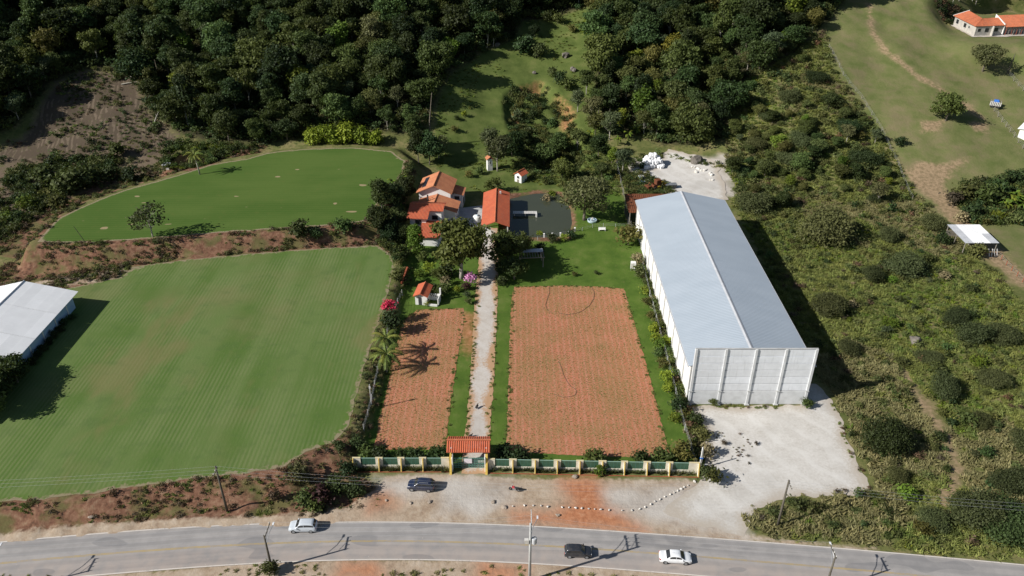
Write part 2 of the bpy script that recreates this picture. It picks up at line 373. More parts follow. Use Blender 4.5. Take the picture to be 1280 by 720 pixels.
# ---- ground materials (world position)
def terrain_mat():
    m = NT('ground_mix', 0.95, 0.1)
    p = m.pos()
    n1 = m.noise(0.05, 4, p); n2 = m.noise(0.22, 4, p); n3 = m.noise(1.1, 4, p, 0.65); n4 = m.noise(5.0, 2, p)
    # rough grass / scrub
    c = m.ramp(n2, [(0.30, (0.085, 0.10, 0.030)), (0.48, (0.135, 0.14, 0.048)), (0.62, (0.195, 0.17, 0.075)), (0.8, (0.24, 0.195, 0.11))])
    c = m.mix(m.step(n3, 0.45, 0.75), c, (0.06, 0.085, 0.022))
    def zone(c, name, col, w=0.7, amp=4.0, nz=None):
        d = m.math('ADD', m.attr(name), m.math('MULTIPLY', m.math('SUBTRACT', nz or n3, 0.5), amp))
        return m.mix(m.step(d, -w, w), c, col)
    past = m.ramp(m.math('ADD', m.math('MULTIPLY', n2, 0.75), m.math('MULTIPLY', n1, 0.25)), [(0.32, (0.098, 0.122, 0.036)), (0.5, (0.140, 0.148, 0.056)), (0.66, (0.178, 0.158, 0.078))])
    past = m.mix(m.math('MULTIPLY', m.step(n3, 0.5, 0.8), 0.4), past, (0.09, 0.115, 0.032))
    past = m.mix(m.math('MULTIPLY', m.step(m.noise(0.13, 5, p, 0.65), 0.5, 0.68), 0.6), past, (0.185, 0.15, 0.085))
    past = m.mix(m.math('MULTIPLY', m.step(n4, 0.52, 0.75), 0.3), past, (0.075, 0.09, 0.028))
    c = zone(c, 'z_past', past, 1.0, 3.0)
    mead = m.ramp(n2, [(0.3, (0.062, 0.088, 0.021)), (0.55, (0.098, 0.126, 0.033)), (0.75, (0.14, 0.15, 0.05))])
    mead = m.mix(m.math('MULTIPLY', m.step(n4, 0.5, 0.8), 0.4), mead, (0.06, 0.085, 0.018))
    c = zone(c, 'z_mead', mead, 1.0, 3.0)
    lawn = m.ramp(n2, [(0.3, (0.052, 0.098, 0.015)), (0.55, (0.082, 0.135, 0.022)), (0.75, (0.125, 0.16, 0.04))])
    lawn = m.mix(m.math('MULTIPLY', m.step(n4, 0.5, 0.8), 0.35), lawn, (0.045, 0.07, 0.012))
    lawn = m.mix(m.math('MULTIPLY', m.step(n3, 0.52, 0.78), 0.5), lawn, (0.14, 0.15, 0.045))
    c = zone(c, 'z_lawn', lawn, 0.5, 1.6)
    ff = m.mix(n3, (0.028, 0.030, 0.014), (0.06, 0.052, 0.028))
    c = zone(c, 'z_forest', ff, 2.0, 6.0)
    pl = m.math('MULTIPLY', m.wave(m.scale(p, (1.0, 0.3, 0)), 0.42, 7.0, 'DIAGONAL'), m.step(n2, 0.38, 0.62))
    plc = m.mix(m.step(pl, 0.25, 0.8), (0.090, 0.068, 0.048), (0.150, 0.115, 0.082))
    plc = m.mix(m.math('MULTIPLY', m.step(n3, 0.52, 0.72), 0.6), plc, (0.09, 0.095, 0.035))
    bank = m.ramp(n3, [(0.28, (0.065, 0.042, 0.028)), (0.45, (0.160, 0.080, 0.050)), (0.58, (0.215, 0.120, 0.076)), (0.75, (0.27, 0.19, 0.12))])
    bank = m.mix(m.math('MULTIPLY', m.step(n2, 0.46, 0.62), 0.8), bank, (0.115, 0.115, 0.042))
    c = zone(c, 'z_bank', bank, 0.6, 2.2)
    slp = m.mix(n3, (0.105, 0.078, 0.054), (0.185, 0.14, 0.098))
    slp = m.mix(m.math('MULTIPLY', m.step(n2, 0.48, 0.66), 0.7), slp, (0.105, 0.105, 0.042))
    c = zone(c, 'z_slope', slp, 1.5, 5.0)
    c = zone(c, 'z_plough', plc, 1.0, 4.0)
    dirt = m.ramp(m.math('ADD', m.math('MULTIPLY', n2, 0.5), m.math('MULTIPLY', n3, 0.5)),
                  [(0.32, (0.245, 0.170, 0.115)), (0.47, (0.37, 0.285, 0.205)), (0.62, (0.45, 0.37, 0.285)), (0.8, (0.50, 0.43, 0.35))])
    dirt = m.mix(m.math('MULTIPLY', m.step(n4, 0.55, 0.75), 0.25), dirt, (0.22, 0.165, 0.12))
    c = zone(c, 'z_dirt', dirt, 0.45, 1.8)
    c = zone(c, 'z_track', m.mix(m.step(n3, 0.35, 0.65), (0.20, 0.15, 0.085), (0.33, 0.235, 0.145)), 1.3, 5.5, m.math('ADD', m.math('MULTIPLY', n2, 0.5), m.math('MULTIPLY', n3, 0.5)))
    red = m.ramp(n3, [(0.3, (0.30, 0.115, 0.055)), (0.55, (0.42, 0.185, 0.095)), (0.75, (0.46, 0.25, 0.15))])
    c = zone(c, 'z_red', red, 2.6, 9.0, m.math('ADD', m.math('MULTIPLY', n2, 0.6), m.math('MULTIPLY', n3, 0.4)))
    gr = m.ramp(m.math('ADD', m.math('MULTIPLY', n2, 0.75), m.math('MULTIPLY', n3, 0.25)), [(0.3, (0.33, 0.285, 0.24)), (0.5, (0.43, 0.39, 0.345)), (0.7, (0.50, 0.465, 0.42))])
    c = zone(c, 'z_pale', gr, 2.2, 4.0, n2)
    m.color(c)
    m.bump(m.math('ADD', m.math('MULTIPLY', n3, 1.0), m.math('MULTIPLY', n4, 0.35)), 0.45, 0.22)
    return m.m
M['ground'] = terrain_mat()

def lawn_low():
    m = NT('striped_turf', 0.95, 0.1); p = m.pos(); x = m.sep(p)
    n1 = m.noise(0.045, 3, p); n2 = m.noise(0.35, 4, p); n3 = m.noise(3.5, 3, m.scale(p, (1.0, 0.35, 1)))
    st = m.wave(m.scale(p, (1.0, 0.0, 0.0)), 0.42, 0.06, 'X')
    bands = m.noise(0.17, 2, m.scale(p, (1.0, 0.07, 0.0)))
    c = m.mix(m.step(bands, 0.35, 0.65), (0.080, 0.136, 0.030), (0.112, 0.162, 0.048))
    c = m.mix(m.math('MULTIPLY', m.step(n1, 0.48, 0.72), 0.75), c, (0.150, 0.150, 0.060))
    edge = m.step(m.math('ABSOLUTE', m.math('ADD', x[0], 60.0)), 30.0, 46.0)
    amp = m.math('MULTIPLY', m.step(st, 0.25, 0.75), m.step(m.noise(0.08, 3, p), 0.35, 0.6))
    c = m.mix(m.math('MULTIPLY', amp, 0.36), c, (0.19, 0.21, 0.095))
    c = m.mix(m.math('MULTIPLY', m.step(n2, 0.5, 0.72), 0.35), c, (0.068, 0.115, 0.034))
    c = m.mix(m.math('MULTIPLY', m.step(n3, 0.5, 0.8), 0.35), c, (0.15, 0.165, 0.07))
    d = m.attr('edge')
    c = m.mix(m.math('MULTIPLY', m.step(m.math('ADD', d, m.math('MULTIPLY', n2, 3.0)), 1.0, 3.0), 1.0), (0.080, 0.140, 0.024), c)
    c = m.mix(m.step(m.math('ADD', d, m.math('MULTIPLY', m.math('SUBTRACT', m.noise(0.9, 4, p, 0.7), 0.5), 3.4)), 0.1, 0.75), (0.24, 0.20, 0.125), c)
    c = m.mix(m.math('MULTIPLY', m.step(m.noise(0.028, 4, m.scale(p, (2.2, 1, 1)), 0.65), 0.54, 0.66), 0.45), c, (0.19, 0.155, 0.07))
    m.color(c); m.bump(n3, 0.5, 0.05); return m.m
M['lawn_low'] = lawn_low()

def lawn_up():
    m = NT('level_turf', 0.95, 0.1); p = m.pos()
    n1 = m.noise(0.07, 3, m.scale(p, (0.5, 1.3, 1))); n2 = m.noise(0.4, 4, p); n3 = m.noise(3.5, 3, p)
    c = m.mix(m.step(n1, 0.35, 0.65), (0.054, 0.106, 0.018), (0.080, 0.130, 0.027))
    st = m.wave(m.scale(p, (0.25, 1.0, 0.0)), 0.28, 1.2, 'Y')
    c = m.mix(m.math('MULTIPLY', st, 0.32), c, (0.105, 0.14, 0.034))
    c = m.mix(m.math('MULTIPLY', m.step(n2, 0.55, 0.78), 0.5), c, (0.10, 0.125, 0.03))
    c = m.mix(m.math('MULTIPLY', m.step(n3, 0.5, 0.8), 0.25), c, (0.03, 0.07, 0.01))
    sp = m.noise(0.24, 1, m.scale(p, (1.0, 1.8, 1)))
    c = m.mix(m.step(sp, 0.735, 0.76), c, (0.28, 0.225, 0.125))
    ed = m.math('ADD', m.attr('edge'), m.math('MULTIPLY', m.math('SUBTRACT', n3, 0.5), 1.2))
    c = m.mix(m.step(ed, 0.25, 0.75), (0.27, 0.215, 0.14), c)
    m.color(c); m.bump(n3, 0.4, 0.05); return m.m
M['lawn_up'] = lawn_up()

def red_soil():
    m = NT('red_soil', 0.95, 0.1); p = m.pos()
    n1 = m.noise(0.13, 4, p); n2 = m.noise(2.6, 4, p, 0.7); n3 = m.noise(3.4, 2, p)
    rows = m.wave(m.scale(p, (1.0, 0.03, 0.0)), 0.26, 0.9, 'X')
    c = m.ramp(n2, [(0.3, (0.36, 0.128, 0.070)), (0.5, (0.435, 0.162, 0.094)), (0.7, (0.485, 0.208, 0.130))])
    c = m.mix(m.math('MULTIPLY', m.step(rows, 0.55, 0.95), 0.35), c, (0.55, 0.255, 0.185))
    rw = m.math('MULTIPLY', m.wave(m.scale(p, (1.0, 0.015, 0.0)), 0.5, 0.6, 'X'), m.step(m.noise(0.35, 4, m.scale(p, (1.0, 0.35, 1)), 0.65), 0.42, 0.68))
    c = m.mix(m.math('MULTIPLY', rw, 0.42), c, (0.24, 0.175, 0.075))
    c = m.mix(m.math('MULTIPLY', m.step(m.noise(0.16, 4, p, 0.65), 0.5, 0.7), 0.4), c, (0.34, 0.17, 0.09))
    g = m.math('MULTIPLY', m.step(m.math('ADD', n3, m.math('MULTIPLY', n1, 0.5)), 0.66, 0.84), 0.6)
    c = m.mix(g, c, (0.20, 0.165, 0.06))
    m.color(c); m.bump(m.math('ADD', n2, n3), 0.35, 0.08); return m.m
M['red_soil'] = red_soil()

def asphalt():
    m = NT('asphalt', 0.85, 0.25); p = m.pos()
    d = m.attr('across')                       # metres from the centre line
    n1 = m.noise(0.25, 4, m.scale(p, (0.12, 1, 1))); n2 = m.noise(0.5, 4, p); n3 = m.noise(8, 2, p)
    c = m.mix(m.step(n2, 0.3, 0.7), (0.30, 0.283, 0.27), (0.365, 0.342, 0.325))
    ad = m.math('ABSOLUTE', d)
    # polished and darker wheel tracks with a dusty middle
    tr = m.math('MAXIMUM', m.step(m.math('ABSOLUTE', m.math('SUBTRACT', ad, 1.15)), 0.55, 0.15), m.step(m.math('ABSOLUTE', m.math('SUBTRACT', ad, 2.75)), 0.5, 0.15))
    c = m.mix(m.math('MULTIPLY', tr, 0.42), c, (0.225, 0.217, 0.213))
    c = m.mix(m.math('MULTIPLY', m.step(n1, 0.5, 0.75), 0.4), c, (0.205, 0.20, 0.198))
    dust = m.math('ADD', m.step(d, 0.8, -2.2), m.math('MULTIPLY', m.step(ad, 3.0, 4.2), 0.6))
    c = m.mix(m.math('MULTIPLY', m.math('MULTIPLY', dust, m.step(n2, 0.15, 0.7)), 0.62), c, (0.40, 0.325, 0.275))
    c = m.mix(m.math('MULTIPLY', n3, 0.15), c, (0.1, 0.1, 0.1))
    c = m.mix(m.step(m.noise(2.2, 1, p), 0.785, 0.80), c, (0.42, 0.38, 0.34))
    pt = m.step(m.noise(0.10, 1, m.scale(p, (1, 2.5, 1))), 0.63, 0.65)
    c = m.mix(m.math('MULTIPLY', pt, 0.4), c, (0.15, 0.15, 0.155))
    ed = m.math('ADD', ad, m.math('MULTIPLY', m.math('SUBTRACT', m.noise(0.8, 4, p, 0.7), 0.5), 1.6))
    c = m.mix(m.math('MULTIPLY', m.step(ed, 3.75, 4.5), 0.8), c, (0.42, 0.33, 0.25))
    m.color(c); m.bump(n3, 0.25, 0.02); return m.m
M['asphalt'] = asphalt()

def line_paint(name, c, keep):
    m = NT(name, 0.8, 0.2); p = m.pos()
    n = m.math('ADD', m.math('MULTIPLY', m.noise(1.2, 4, m.scale(p, (0.3, 1, 1)), 0.7), 0.6), m.math('MULTIPLY', m.noise(7, 2, p), 0.4))
    m.color(m.mix(m.step(n, keep, keep + 0.2), c, (0.30, 0.26, 0.22))); return m.m
M['paint_white'] = line_paint('paint_white', (0.62, 0.57, 0.51), 0.50)
M['paint_yellow'] = line_paint('paint_yellow', (0.42, 0.30, 0.10), 0.42)

def gravel(name, stops, tint=None, sc=0.3):
    m = NT(name, 0.95, 0.1); p = m.pos()
    a = m.noise(sc, 5, p, 0.6); b = m.noise(2.5, 3, p, 0.65); g = m.noise(9, 2, p)
    t = m.wave(m.scale(p, (0.75, 0.55, 0)), 0.16, 5.0, 'DIAGONAL')
    c = m.ramp(m.math('ADD', m.math('MULTIPLY', a, 0.55), m.math('MULTIPLY', b, 0.45)), stops)
    c = m.mix(m.math('MULTIPLY', m.step(t, 0.7, 0.98), 0.4), c, stops[-1][1])
    c = m.mix(m.math('MULTIPLY', m.step(m.noise(0.09, 4, p), 0.48, 0.66), 0.45), c, tuple(v * 0.78 for v in stops[1][1]))
    c = m.mix(m.math('MULTIPLY', m.step(g, 0.52, 0.72), 0.15), c, stops[0][1])
    if tint is not None:
        d = m.math('ADD', m.attr('edge'), m.math('MULTIPLY', m.math('SUBTRACT', m.math('ADD', m.math('MULTIPLY', b, 0.4), m.math('MULTIPLY', m.noise(0.16, 3, p), 0.6)), 0.5), 6.0))
        c = m.mix(m.step(d, tint[1], tint[2]), tint[0], c)
    m.color(c); m.bump(m.math('ADD', b, m.math('MULTIPLY', g, 0.5)), 0.35, 0.06); return m.m
M['gravel'] = gravel('gravel', [(0.3, (0.38, 0.345, 0.30)), (0.42, (0.49, 0.462, 0.42)), (0.55, (0.56, 0.535, 0.495)), (0.7, (0.62, 0.60, 0.565))], ((0.42, 0.37, 0.31), 0.0, 2.4))
M['drive'] = gravel('drive', [(0.3, (0.40, 0.345, 0.295)), (0.5, (0.49, 0.445, 0.395)), (0.7, (0.54, 0.505, 0.465))], ((0.42, 0.26, 0.15), 0.2, 1.5), 0.5)

def water(name, c, rough=0.08):
    m = NT(name, rough, 0.5); p = m.pos()
    m.color(m.mix(m.noise(0.12, 3, p), c, tuple(v * 1.25 for v in c)))
    m.b.inputs['IOR'].default_value = 1.33
    m.bump(m.noise(2.2, 3, m.scale(p, (1, 1.7, 1))), 0.04, 0.1); return m.m
M['water'] = water('water', (0.046, 0.052, 0.033), 0.04)
M['water_brown'] = water('water_brown', (0.013, 0.010, 0.006), 0.03)
# ------------------------------------------------------------------ shape helpers
def mesh(name, verts, faces, mat=None, smooth=False):
    me = bpy.data.meshes.new(name)
    me.from_pydata([tuple(v) for v in verts], [], [tuple(f) for f in faces])
    if mat is not None: me.materials.append(M[mat] if isinstance(mat, str) else mat)
    if smooth: me.polygons.foreach_set('use_smooth', [True] * len(me.polygons))
    me.update()
    return me

def link(name, me, parent=None, loc=None, rot=None):
    o = bpy.data.objects.new(name, me); COL.objects.link(o)
    if parent is not None: o.parent = parent
    if loc is not None: o.location = loc
    if rot is not None: o.rotation_euler = rot if not isinstance(rot, (int, float)) else (0, 0, rot)
    return o

def tag(o, label=None, cat=None, group=None, kind=None):
    if label: o['label'] = label
    if cat: o['category'] = cat
    if group: o['group'] = group
    if kind: o['kind'] = kind
    return o

def thing(name, label, cat, loc=(0, 0, 0), rot=0, group=None):
    o = bpy.data.objects.new(name, None); COL.objects.link(o)
    o.empty_display_size = 0.3
    o.location = loc; o.rotation_euler = (0, 0, rot) if isinstance(rot, (int, float)) else rot
    return tag(o, label, cat, group)

def dup(root, loc, rot=0, scale=1.0, label=None, group=None):
    def cp(o, par):
        c = o.copy(); COL.objects.link(c); c.parent = par
        for ch in o.children: cp(ch, c)
        return c
    r = cp(root, None)
    r.location = loc; r.rotation_euler = (0, 0, rot) if isinstance(rot, (int, float)) else rot
    r.scale = (scale,) * 3 if isinstance(scale, (int, float)) else scale
    if label: r['label'] = label
    if group: r['group'] = group
    return r

class MB:
    def __init__(s): s.v = []; s.f = []
    def add(s, v, f):
        b = len(s.v); s.v += [tuple(p) for p in v]; s.f += [tuple(i + b for i in q) for q in f]; return s
    def box(s, x0, x1, y0, y1, z0, z1):
        return s.add([(x0, y0, z0), (x1, y0, z0), (x1, y1, z0), (x0, y1, z0), (x0, y0, z1), (x1, y0, z1), (x1, y1, z1), (x0, y1, z1)],
                     [(3, 2, 1, 0), (4, 5, 6, 7), (0, 1, 5, 4), (1, 2, 6, 5), (2, 3, 7, 6), (3, 0, 4, 7)])
    def bevbox(s, x0, x1, y0, y1, z0, z1, b=0.03):
        """box with its upper edges chamfered"""
        v = [(x0, y0, z0), (x1, y0, z0), (x1, y1, z0), (x0, y1, z0), (x0, y0, z1 - b), (x1, y0, z1 - b), (x1, y1, z1 - b), (x0, y1, z1 - b),
             (x0 + b, y0 + b, z1), (x1 - b, y0 + b, z1), (x1 - b, y1 - b, z1), (x0 + b, y1 - b, z1)]
        f = [(3, 2, 1, 0), (8, 9, 10, 11)]
        for k in range(4):
            q = (k + 1) % 4
            f += [(k, q, q + 4, k + 4), (k + 4, q + 4, q + 8, k + 8)]
        return s.add(v, f)
    def prism(s, prof, a0, a1, axis='y'):
        """closed 2-D profile pulled along an axis: 'y' profile is (x,z), 'x' profile is (y,z), 'z' profile is (x,y)"""
        n = len(prof)
        mk = {'y': lambda p, a: (p[0], a, p[1]), 'x': lambda p, a: (a, p[0], p[1]), 'z': lambda p, a: (p[0], p[1], a)}[axis]
        v = [mk(p, a0) for p in prof] + [mk(p, a1) for p in prof]
        f = [tuple(range(n))[::-1], tuple(range(n, 2 * n))] + [(i, (i + 1) % n, n + (i + 1) % n, n + i) for i in range(n)]
        return s.add(v, f)
    def tube(s, pts, rad, seg=7, cap=True):
        pts = [Vector(p) for p in pts]; n = len(pts)
        if isinstance(rad, (int, float)): rad = [rad] * n
        v = []; f = []; up = Vector((0.13, 0.21, 0.97))
        for i, p in enumerate(pts):
            d = (pts[min(i + 1, n - 1)] - pts[max(i - 1, 0)]).normalized()
            a = d.cross(up)
            if a.length < 1e-3: a = d.cross(Vector((1, 0, 0)))
            a.normalize(); b = d.cross(a)
            for k in range(seg):
                t = 2 * math.pi * k / seg
                v.append(p + (a * math.cos(t) + b * math.sin(t)) * rad[i])
        for i in range(n - 1):
            for k in range(seg):
                q = (k + 1) % seg
                f.append((i * seg + k, i * seg + q, (i + 1) * seg + q, (i + 1) * seg + k))
        if cap:
            f.append(tuple(range(seg))[::-1]); f.append(tuple(range((n - 1) * seg, n * seg)))
        return s.add(v, f)
    def lathe(s, prof, seg=12, c=(0, 0), axis='z'):
        v = []; f = []; n = len(prof)
        for r, z in prof:
            for k in range(seg):
                t = 2 * math.pi * k / seg
                a, b = c[0] + r * math.cos(t), c[1] + r * math.sin(t)
                v.append((a, b, z) if axis == 'z' else (a, z, b))
        for i in range(n - 1):
            for k in range(seg):
                q = (k + 1) % seg
                f.append((i * seg + k, i * seg + q, (i + 1) * seg + q, (i + 1) * seg + k))
        f.append(tuple(range(seg))[::-1]); f.append(tuple(range((n - 1) * seg, n * seg)))
        return s.add(v, f)
    def slab(s, quad, th):
        """4 (or n) coplanar corners thickened downwards along their normal"""
        q = [Vector(p) for p in quad]; n = (q[1] - q[0]).cross(q[-1] - q[0]).normalized()
        if n.z < 0: q = q[::-1]; n = -n
        k = len(q)
        v = q + [p - n * th for p in q]
        f = [tuple(range(k)), tuple(range(k, 2 * k))[::-1]] + [((i + 1) % k, i, k + i, k + (i + 1) % k) for i in range(k)]
        return s.add(v, f)
    def ribbed(s, e0, e1, r1, r0, pitch, hgt, th=0.06, half=False):
        """roof slope: eave e0->e1, ridge r0->r1 (r0 above e0); ribs run from eave to ridge"""
        e0, e1, r0, r1 = map(Vector, (e0, e1, r0, r1))
        n = (e1 - e0).cross(r0 - e0).normalized()
        if n.z < 0: n = -n
        L = max((e1 - e0).length, (r1 - r0).length); k = max(2, int(L / pitch)) * 4
        v = []; f = []
        for i in range(k + 1):
            t = i / k; o = n * (hgt if i % 4 in (0, 1) else 0.0)
            a = e0.lerp(e1, t); b = r0.lerp(r1, t)
            v += [a + o, b + o, b - n * th, a - n * th]
        for i in range(k):
            for j in range(4):
                jj = (j + 1) % 4
                f.append((4 * i + j, 4 * i + jj, 4 * i + 4 + jj, 4 * i + 4 + j))
        f += [(0, 1, 2, 3), (4 * k + 3, 4 * k + 2, 4 * k + 1, 4 * k)]
        return s.add(v, f)
    def mesh(s, name, mat, smooth=False): return mesh(name, s.v, s.f, mat, smooth)
    def part(s, name, mat, parent=None, smooth=False, loc=None, rot=None):
        return link(name, s.mesh(name, mat, smooth), parent, loc, rot)

def outline(pl, stp=0.6, amp=0.25, sc=2.2, seed=0):
    out = []; n = len(pl)
    for i in range(n):
        a = np.array(pl[i]); b = np.array(pl[(i + 1) % n]); L = np.linalg.norm(b - a); k = max(1, int(L / stp))
        nr = np.array([-(b - a)[1], (b - a)[0]]) / (L + 1e-9)
        for j in range(k):
            p = a + (b - a) * j / k
            w = fbm(np.array([p[0] / sc + seed * 7.1]), np.array([p[1] / sc + seed * 3.3]), 3)[0]
            out.append(p + nr * w * amp * 2)
    return np.array(out)

from mathutils.geometry import delaunay_2d_cdt
def sheet(name, pl, z, mat, grid=0, th=0.3, edge=False, **tags):
    """flat sheet with an outline; grid > 0 adds inner points and the distance to the edge as an attribute"""
    pts = [Vector(p) for p in pl]
    n = len(pts)
    if grid:
        x0, y0 = pl.min(0); x1, y1 = pl.max(0)
        gx, gy = np.meshgrid(np.arange(x0, x1, grid), np.arange(y0, y1, grid))
        gx = gx.ravel(); gy = gy.ravel(); s = sdf(gx, gy, pl); k = s > grid * 0.35
        pts += [Vector((a, b)) for a, b in zip(gx[k], gy[k])]
    r = delaunay_2d_cdt(pts, [(i, (i + 1) % n) for i in range(n)], [], 1, 1e-5)
    v = np.array([(p[0], p[1]) for p in r[0]])
    zz = np.full(len(v), z) if not callable(z) else z(v[:, 0], v[:, 1])
    V = [(a, b, c) for (a, b), c in zip(v, zz)]
    me = mesh(name, V, [tuple(f) if True else f for f in r[2]], mat)
    bm = bmesh.new(); bm.from_mesh(me)
    bmesh.ops.recalc_face_normals(bm, faces=bm.faces)
    if bm.faces and sum(f.normal.z for f in bm.faces) < 0: bmesh.ops.reverse_faces(bm, faces=bm.faces)
    bm.to_mesh(me); bm.free()
    if grid:
        at = me.attributes.new('edge', 'FLOAT', 'POINT')
        s = sdf(v[:, 0], v[:, 1], pl)
        at.data.foreach_set('value', s.astype(np.float32))
    o = link(name, me); tag(o, kind='structure'); return o

# ------------------------------------------------------------------ ground
def axis(a, b, st, lo, hi):
    c = list(np.arange(a, b + 1e-6, st)); s = st
    L = []; x = a
    while x > lo: s *= 1.35; x -= s; L.append(x)
    s = st; H = []; x = c[-1]
    while x < hi: s *= 1.35; x += s; H.append(x)
    return np.array(L[::-1] + c + H)
gx = axis(-150, 200, 0.95, -2200, 2200); gy = axis(52, 335, 0.95, -1500, 2600)
GX, GY = np.meshgrid(gx, gy)
GZ = h(GX, GY)

FOREST_L = polyT([(-90, 190), (-20, 175), (20, 158), (66, 104), (105, 87), (165, 88), (186, 138), (222, 168), (250, 176), (312, 180), (372, 174), (442, 160), (500, 168), (534, 160), (546, 125), (560, 92), (600, 66), (642, 48), (652, 26), (735, 6)])
FOREST_L = np.vstack([FOREST_L, [(40, 420), (-420, 420), (-420, FOREST_L[0][1])]])
FOREST_R = polyT([(742, 6), (738, 60), (745, 120), (755, 150), (775, 172), (800, 168), (830, 182), (905, 176), (915, 112), (960, 84), (1000, 62), (1036, 26), (1052, 4)])
FOREST_R = np.vstack([FOREST_R, [(150, 420), (40, 420)]])
PLOUGH = polyT([(-40, 205), (30, 176), (72, 108), (105, 90), (162, 92), (182, 140), (218, 172), (215, 190), (185, 196), (150, 190), (110, 192), (60, 200)])
PAST = polyT([(1052, -2), (1030, 40), (1045, 85), (1075, 130), (1110, 178), (1135, 228), (1165, 262), (1186, 288), (1225, 318), (1420, 420), (1560, 300), (1500, 100), (1400, -12), (1200, -12)])
MEAD = polyT([(540, 190), (548, 125), (562, 95), (600, 66), (640, 50), (655, 25), (735, 8), (742, 60), (748, 130), (760, 180), (775, 215), (770, 240), (700, 240), (640, 240), (560, 240)])
LAWN = poly([(500, 335), (515, 312), (530, 300), (600, 300), (640, 240), (715, 236), (775, 240), (800, 300), (812, 352), (846, 480), (872, 590), (440, 582), (462, 540), (482, 470), (500, 385)])
BANK1 = poly([(-330, 690), (-330, 652), (0, 627), (100, 619), (230, 600), (315, 590), (350, 585), (382, 565), (419, 552), (450, 545), (446, 590), (470, 600), (480, 640), (380, 652), (200, 655), (100, 664), (0, 672)], 1.0)
BANK2 = poly([(-60, 345), (30, 302), (120, 300), (200, 294), (300, 287), (420, 279), (460, 276), (470, 268), (490, 240), (506, 205), (520, 215), (505, 250), (495, 290), (500, 312), (475, 308), (380, 315), (300, 321), (215, 330), (150, 334), (130, 352), (20, 366), (-60, 372)], 3.5)
BANK3 = polyT([(-60, 310), (40, 304), (105, 253), (155, 235), (210, 220), (265, 203), (330, 189), (335, 180), (265, 190), (200, 205), (150, 215), (90, 225), (30, 245), (-60, 260)])
DIRT = poly([(-330, 720), (0, 668), (120, 655), (250, 648), (340, 646), (430, 636), (470, 612), (480, 595), (560, 592), (640, 598), (860, 600), (880, 608), (905, 640), (930, 668), (1000, 676), (1100, 686), (1100, 690), (960, 680), (640, 665), (0, 690)])
DIRT2 = poly([(-330, 735), (0, 722), (200, 714), (330, 700), (640, 700), (760, 708), (900, 720), (980, 735), (980, 800), (640, 860), (0, 900), (-330, 900)])
PALE = [poly([(545, 610), (560, 595), (640, 600), (640, 620), (600, 645), (550, 640)]), poly([(760, 610), (870, 604), (930, 640), (930, 668), (870, 664), (790, 645), (755, 630)]),
        poly([(470, 600), (545, 600), (540, 622), (480, 612)]), poly([(790, 205), (905, 205), (920, 245), (860, 245), (800, 235)])]
RED = [poly([(700, 600), (748, 598), (764, 622), (795, 652), (805, 664), (735, 664), (672, 655), (690, 640), (712, 625)]), poly([(430, 700), (470, 702), (480, 722), (420, 720)]), poly([(600, 705), (655, 708), (650, 722), (595, 722)]),
       poly([(470, 615), (488, 612), (490, 635), (462, 638)]), poly([(640, 640), (700, 640), (700, 655), (640, 652)]), poly([(570, 395), (596, 395), (594, 440), (585, 440)])]
PATH = [polyT([(1085, 5), (1088, 5), (1091, 35), (1109, 62), (1149, 94), (1180, 112), (1210, 130), (1232, 148), (1228, 150), (1204, 133), (1175, 115), (1142, 95), (1104, 66), (1088, 38)]),
        polyT([(1130, 215), (1150, 203), (1185, 205), (1215, 195), (1190, 215), (1180, 232), (1200, 262), (1240, 300), (1290, 350), (1280, 362), (1228, 318), (1192, 282), (1165, 250), (1145, 235)]),
        polyT([(1150, 152), (1180, 150), (1172, 164), (1152, 166)]), polyT([(1210, 152), (1238, 155), (1232, 165), (1218, 164)]),
        polyT([(1126, 468), (1134, 466), (1160, 500), (1188, 545), (1205, 590), (1194, 618), (1176, 640), (1182, 610), (1190, 580), (1172, 540), (1145, 500)])]
SOILRED = [polyT([(695, 128), (710, 136), (714, 146), (702, 140)]), polyT([(655, 116), (672, 113), (672, 118), (657, 120)]), polyT([(644, 142), (656, 160), (650, 166)]), polyT([(700, 146), (712, 152), (716, 166), (704, 160)])]
TRACK = poly([(-330, 440), (0, 366), (60, 349), (130, 340), (150, 335), (160, 338), (140, 350), (90, 357), (0, 380), (-330, 470)], Z_LOW)
BACKY = poly([(780, 205), (815, 214), (835, 196), (870, 203), (895, 210), (903, 228), (910, 250), (850, 262), (835, 240), (800, 236)], 0.0)

PWZ = poly([(624, 243), (652, 242), (668, 239), (690, 238), (707, 242), (718, 261), (720.5, 282), (714, 300), (690, 302.5), (637, 302), (624, 276)], -0.2)
PW2Z = poly([(194, 204), (206, 195), (225, 188), (266, 187), (276, 205), (244, 215), (203, 213)], 5)
SLPZ = polyT([(-60, 250), (-20, 190), (30, 172), (70, 104), (105, 88), (165, 90), (185, 138), (222, 168), (215, 192), (205, 212), (150, 226), (100, 240), (60, 262), (20, 290), (-60, 330)])
def zmax(X, Y, pls): return np.maximum.reduce([sdf(X, Y, p) for p in pls])
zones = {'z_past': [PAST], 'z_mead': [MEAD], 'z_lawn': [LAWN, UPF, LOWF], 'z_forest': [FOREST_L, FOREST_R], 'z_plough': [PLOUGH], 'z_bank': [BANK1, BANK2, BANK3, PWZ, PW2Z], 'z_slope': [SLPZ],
         'z_track': PATH, 'z_dirt': [DIRT, DIRT2, TRACK], 'z_red': RED + SOILRED, 'z_pale': PALE}
nxv, nyv = len(gx), len(gy)
V = np.stack([GX.ravel(), GY.ravel(), GZ.ravel()], 1)
rough = np.maximum(sst(sdf(V[:, 0], V[:, 1], BANK1), -0.3, 1.2) * sst(-sdf(V[:, 0], V[:, 1], LOW), 0.2, 1.2), sst(sdf(V[:, 0], V[:, 1], BANK2), -0.3, 1.2) * sst(-np.maximum(sdf(V[:, 0], V[:, 1], LOW), sdf(V[:, 0], V[:, 1], UP)), 0.2, 1.0))
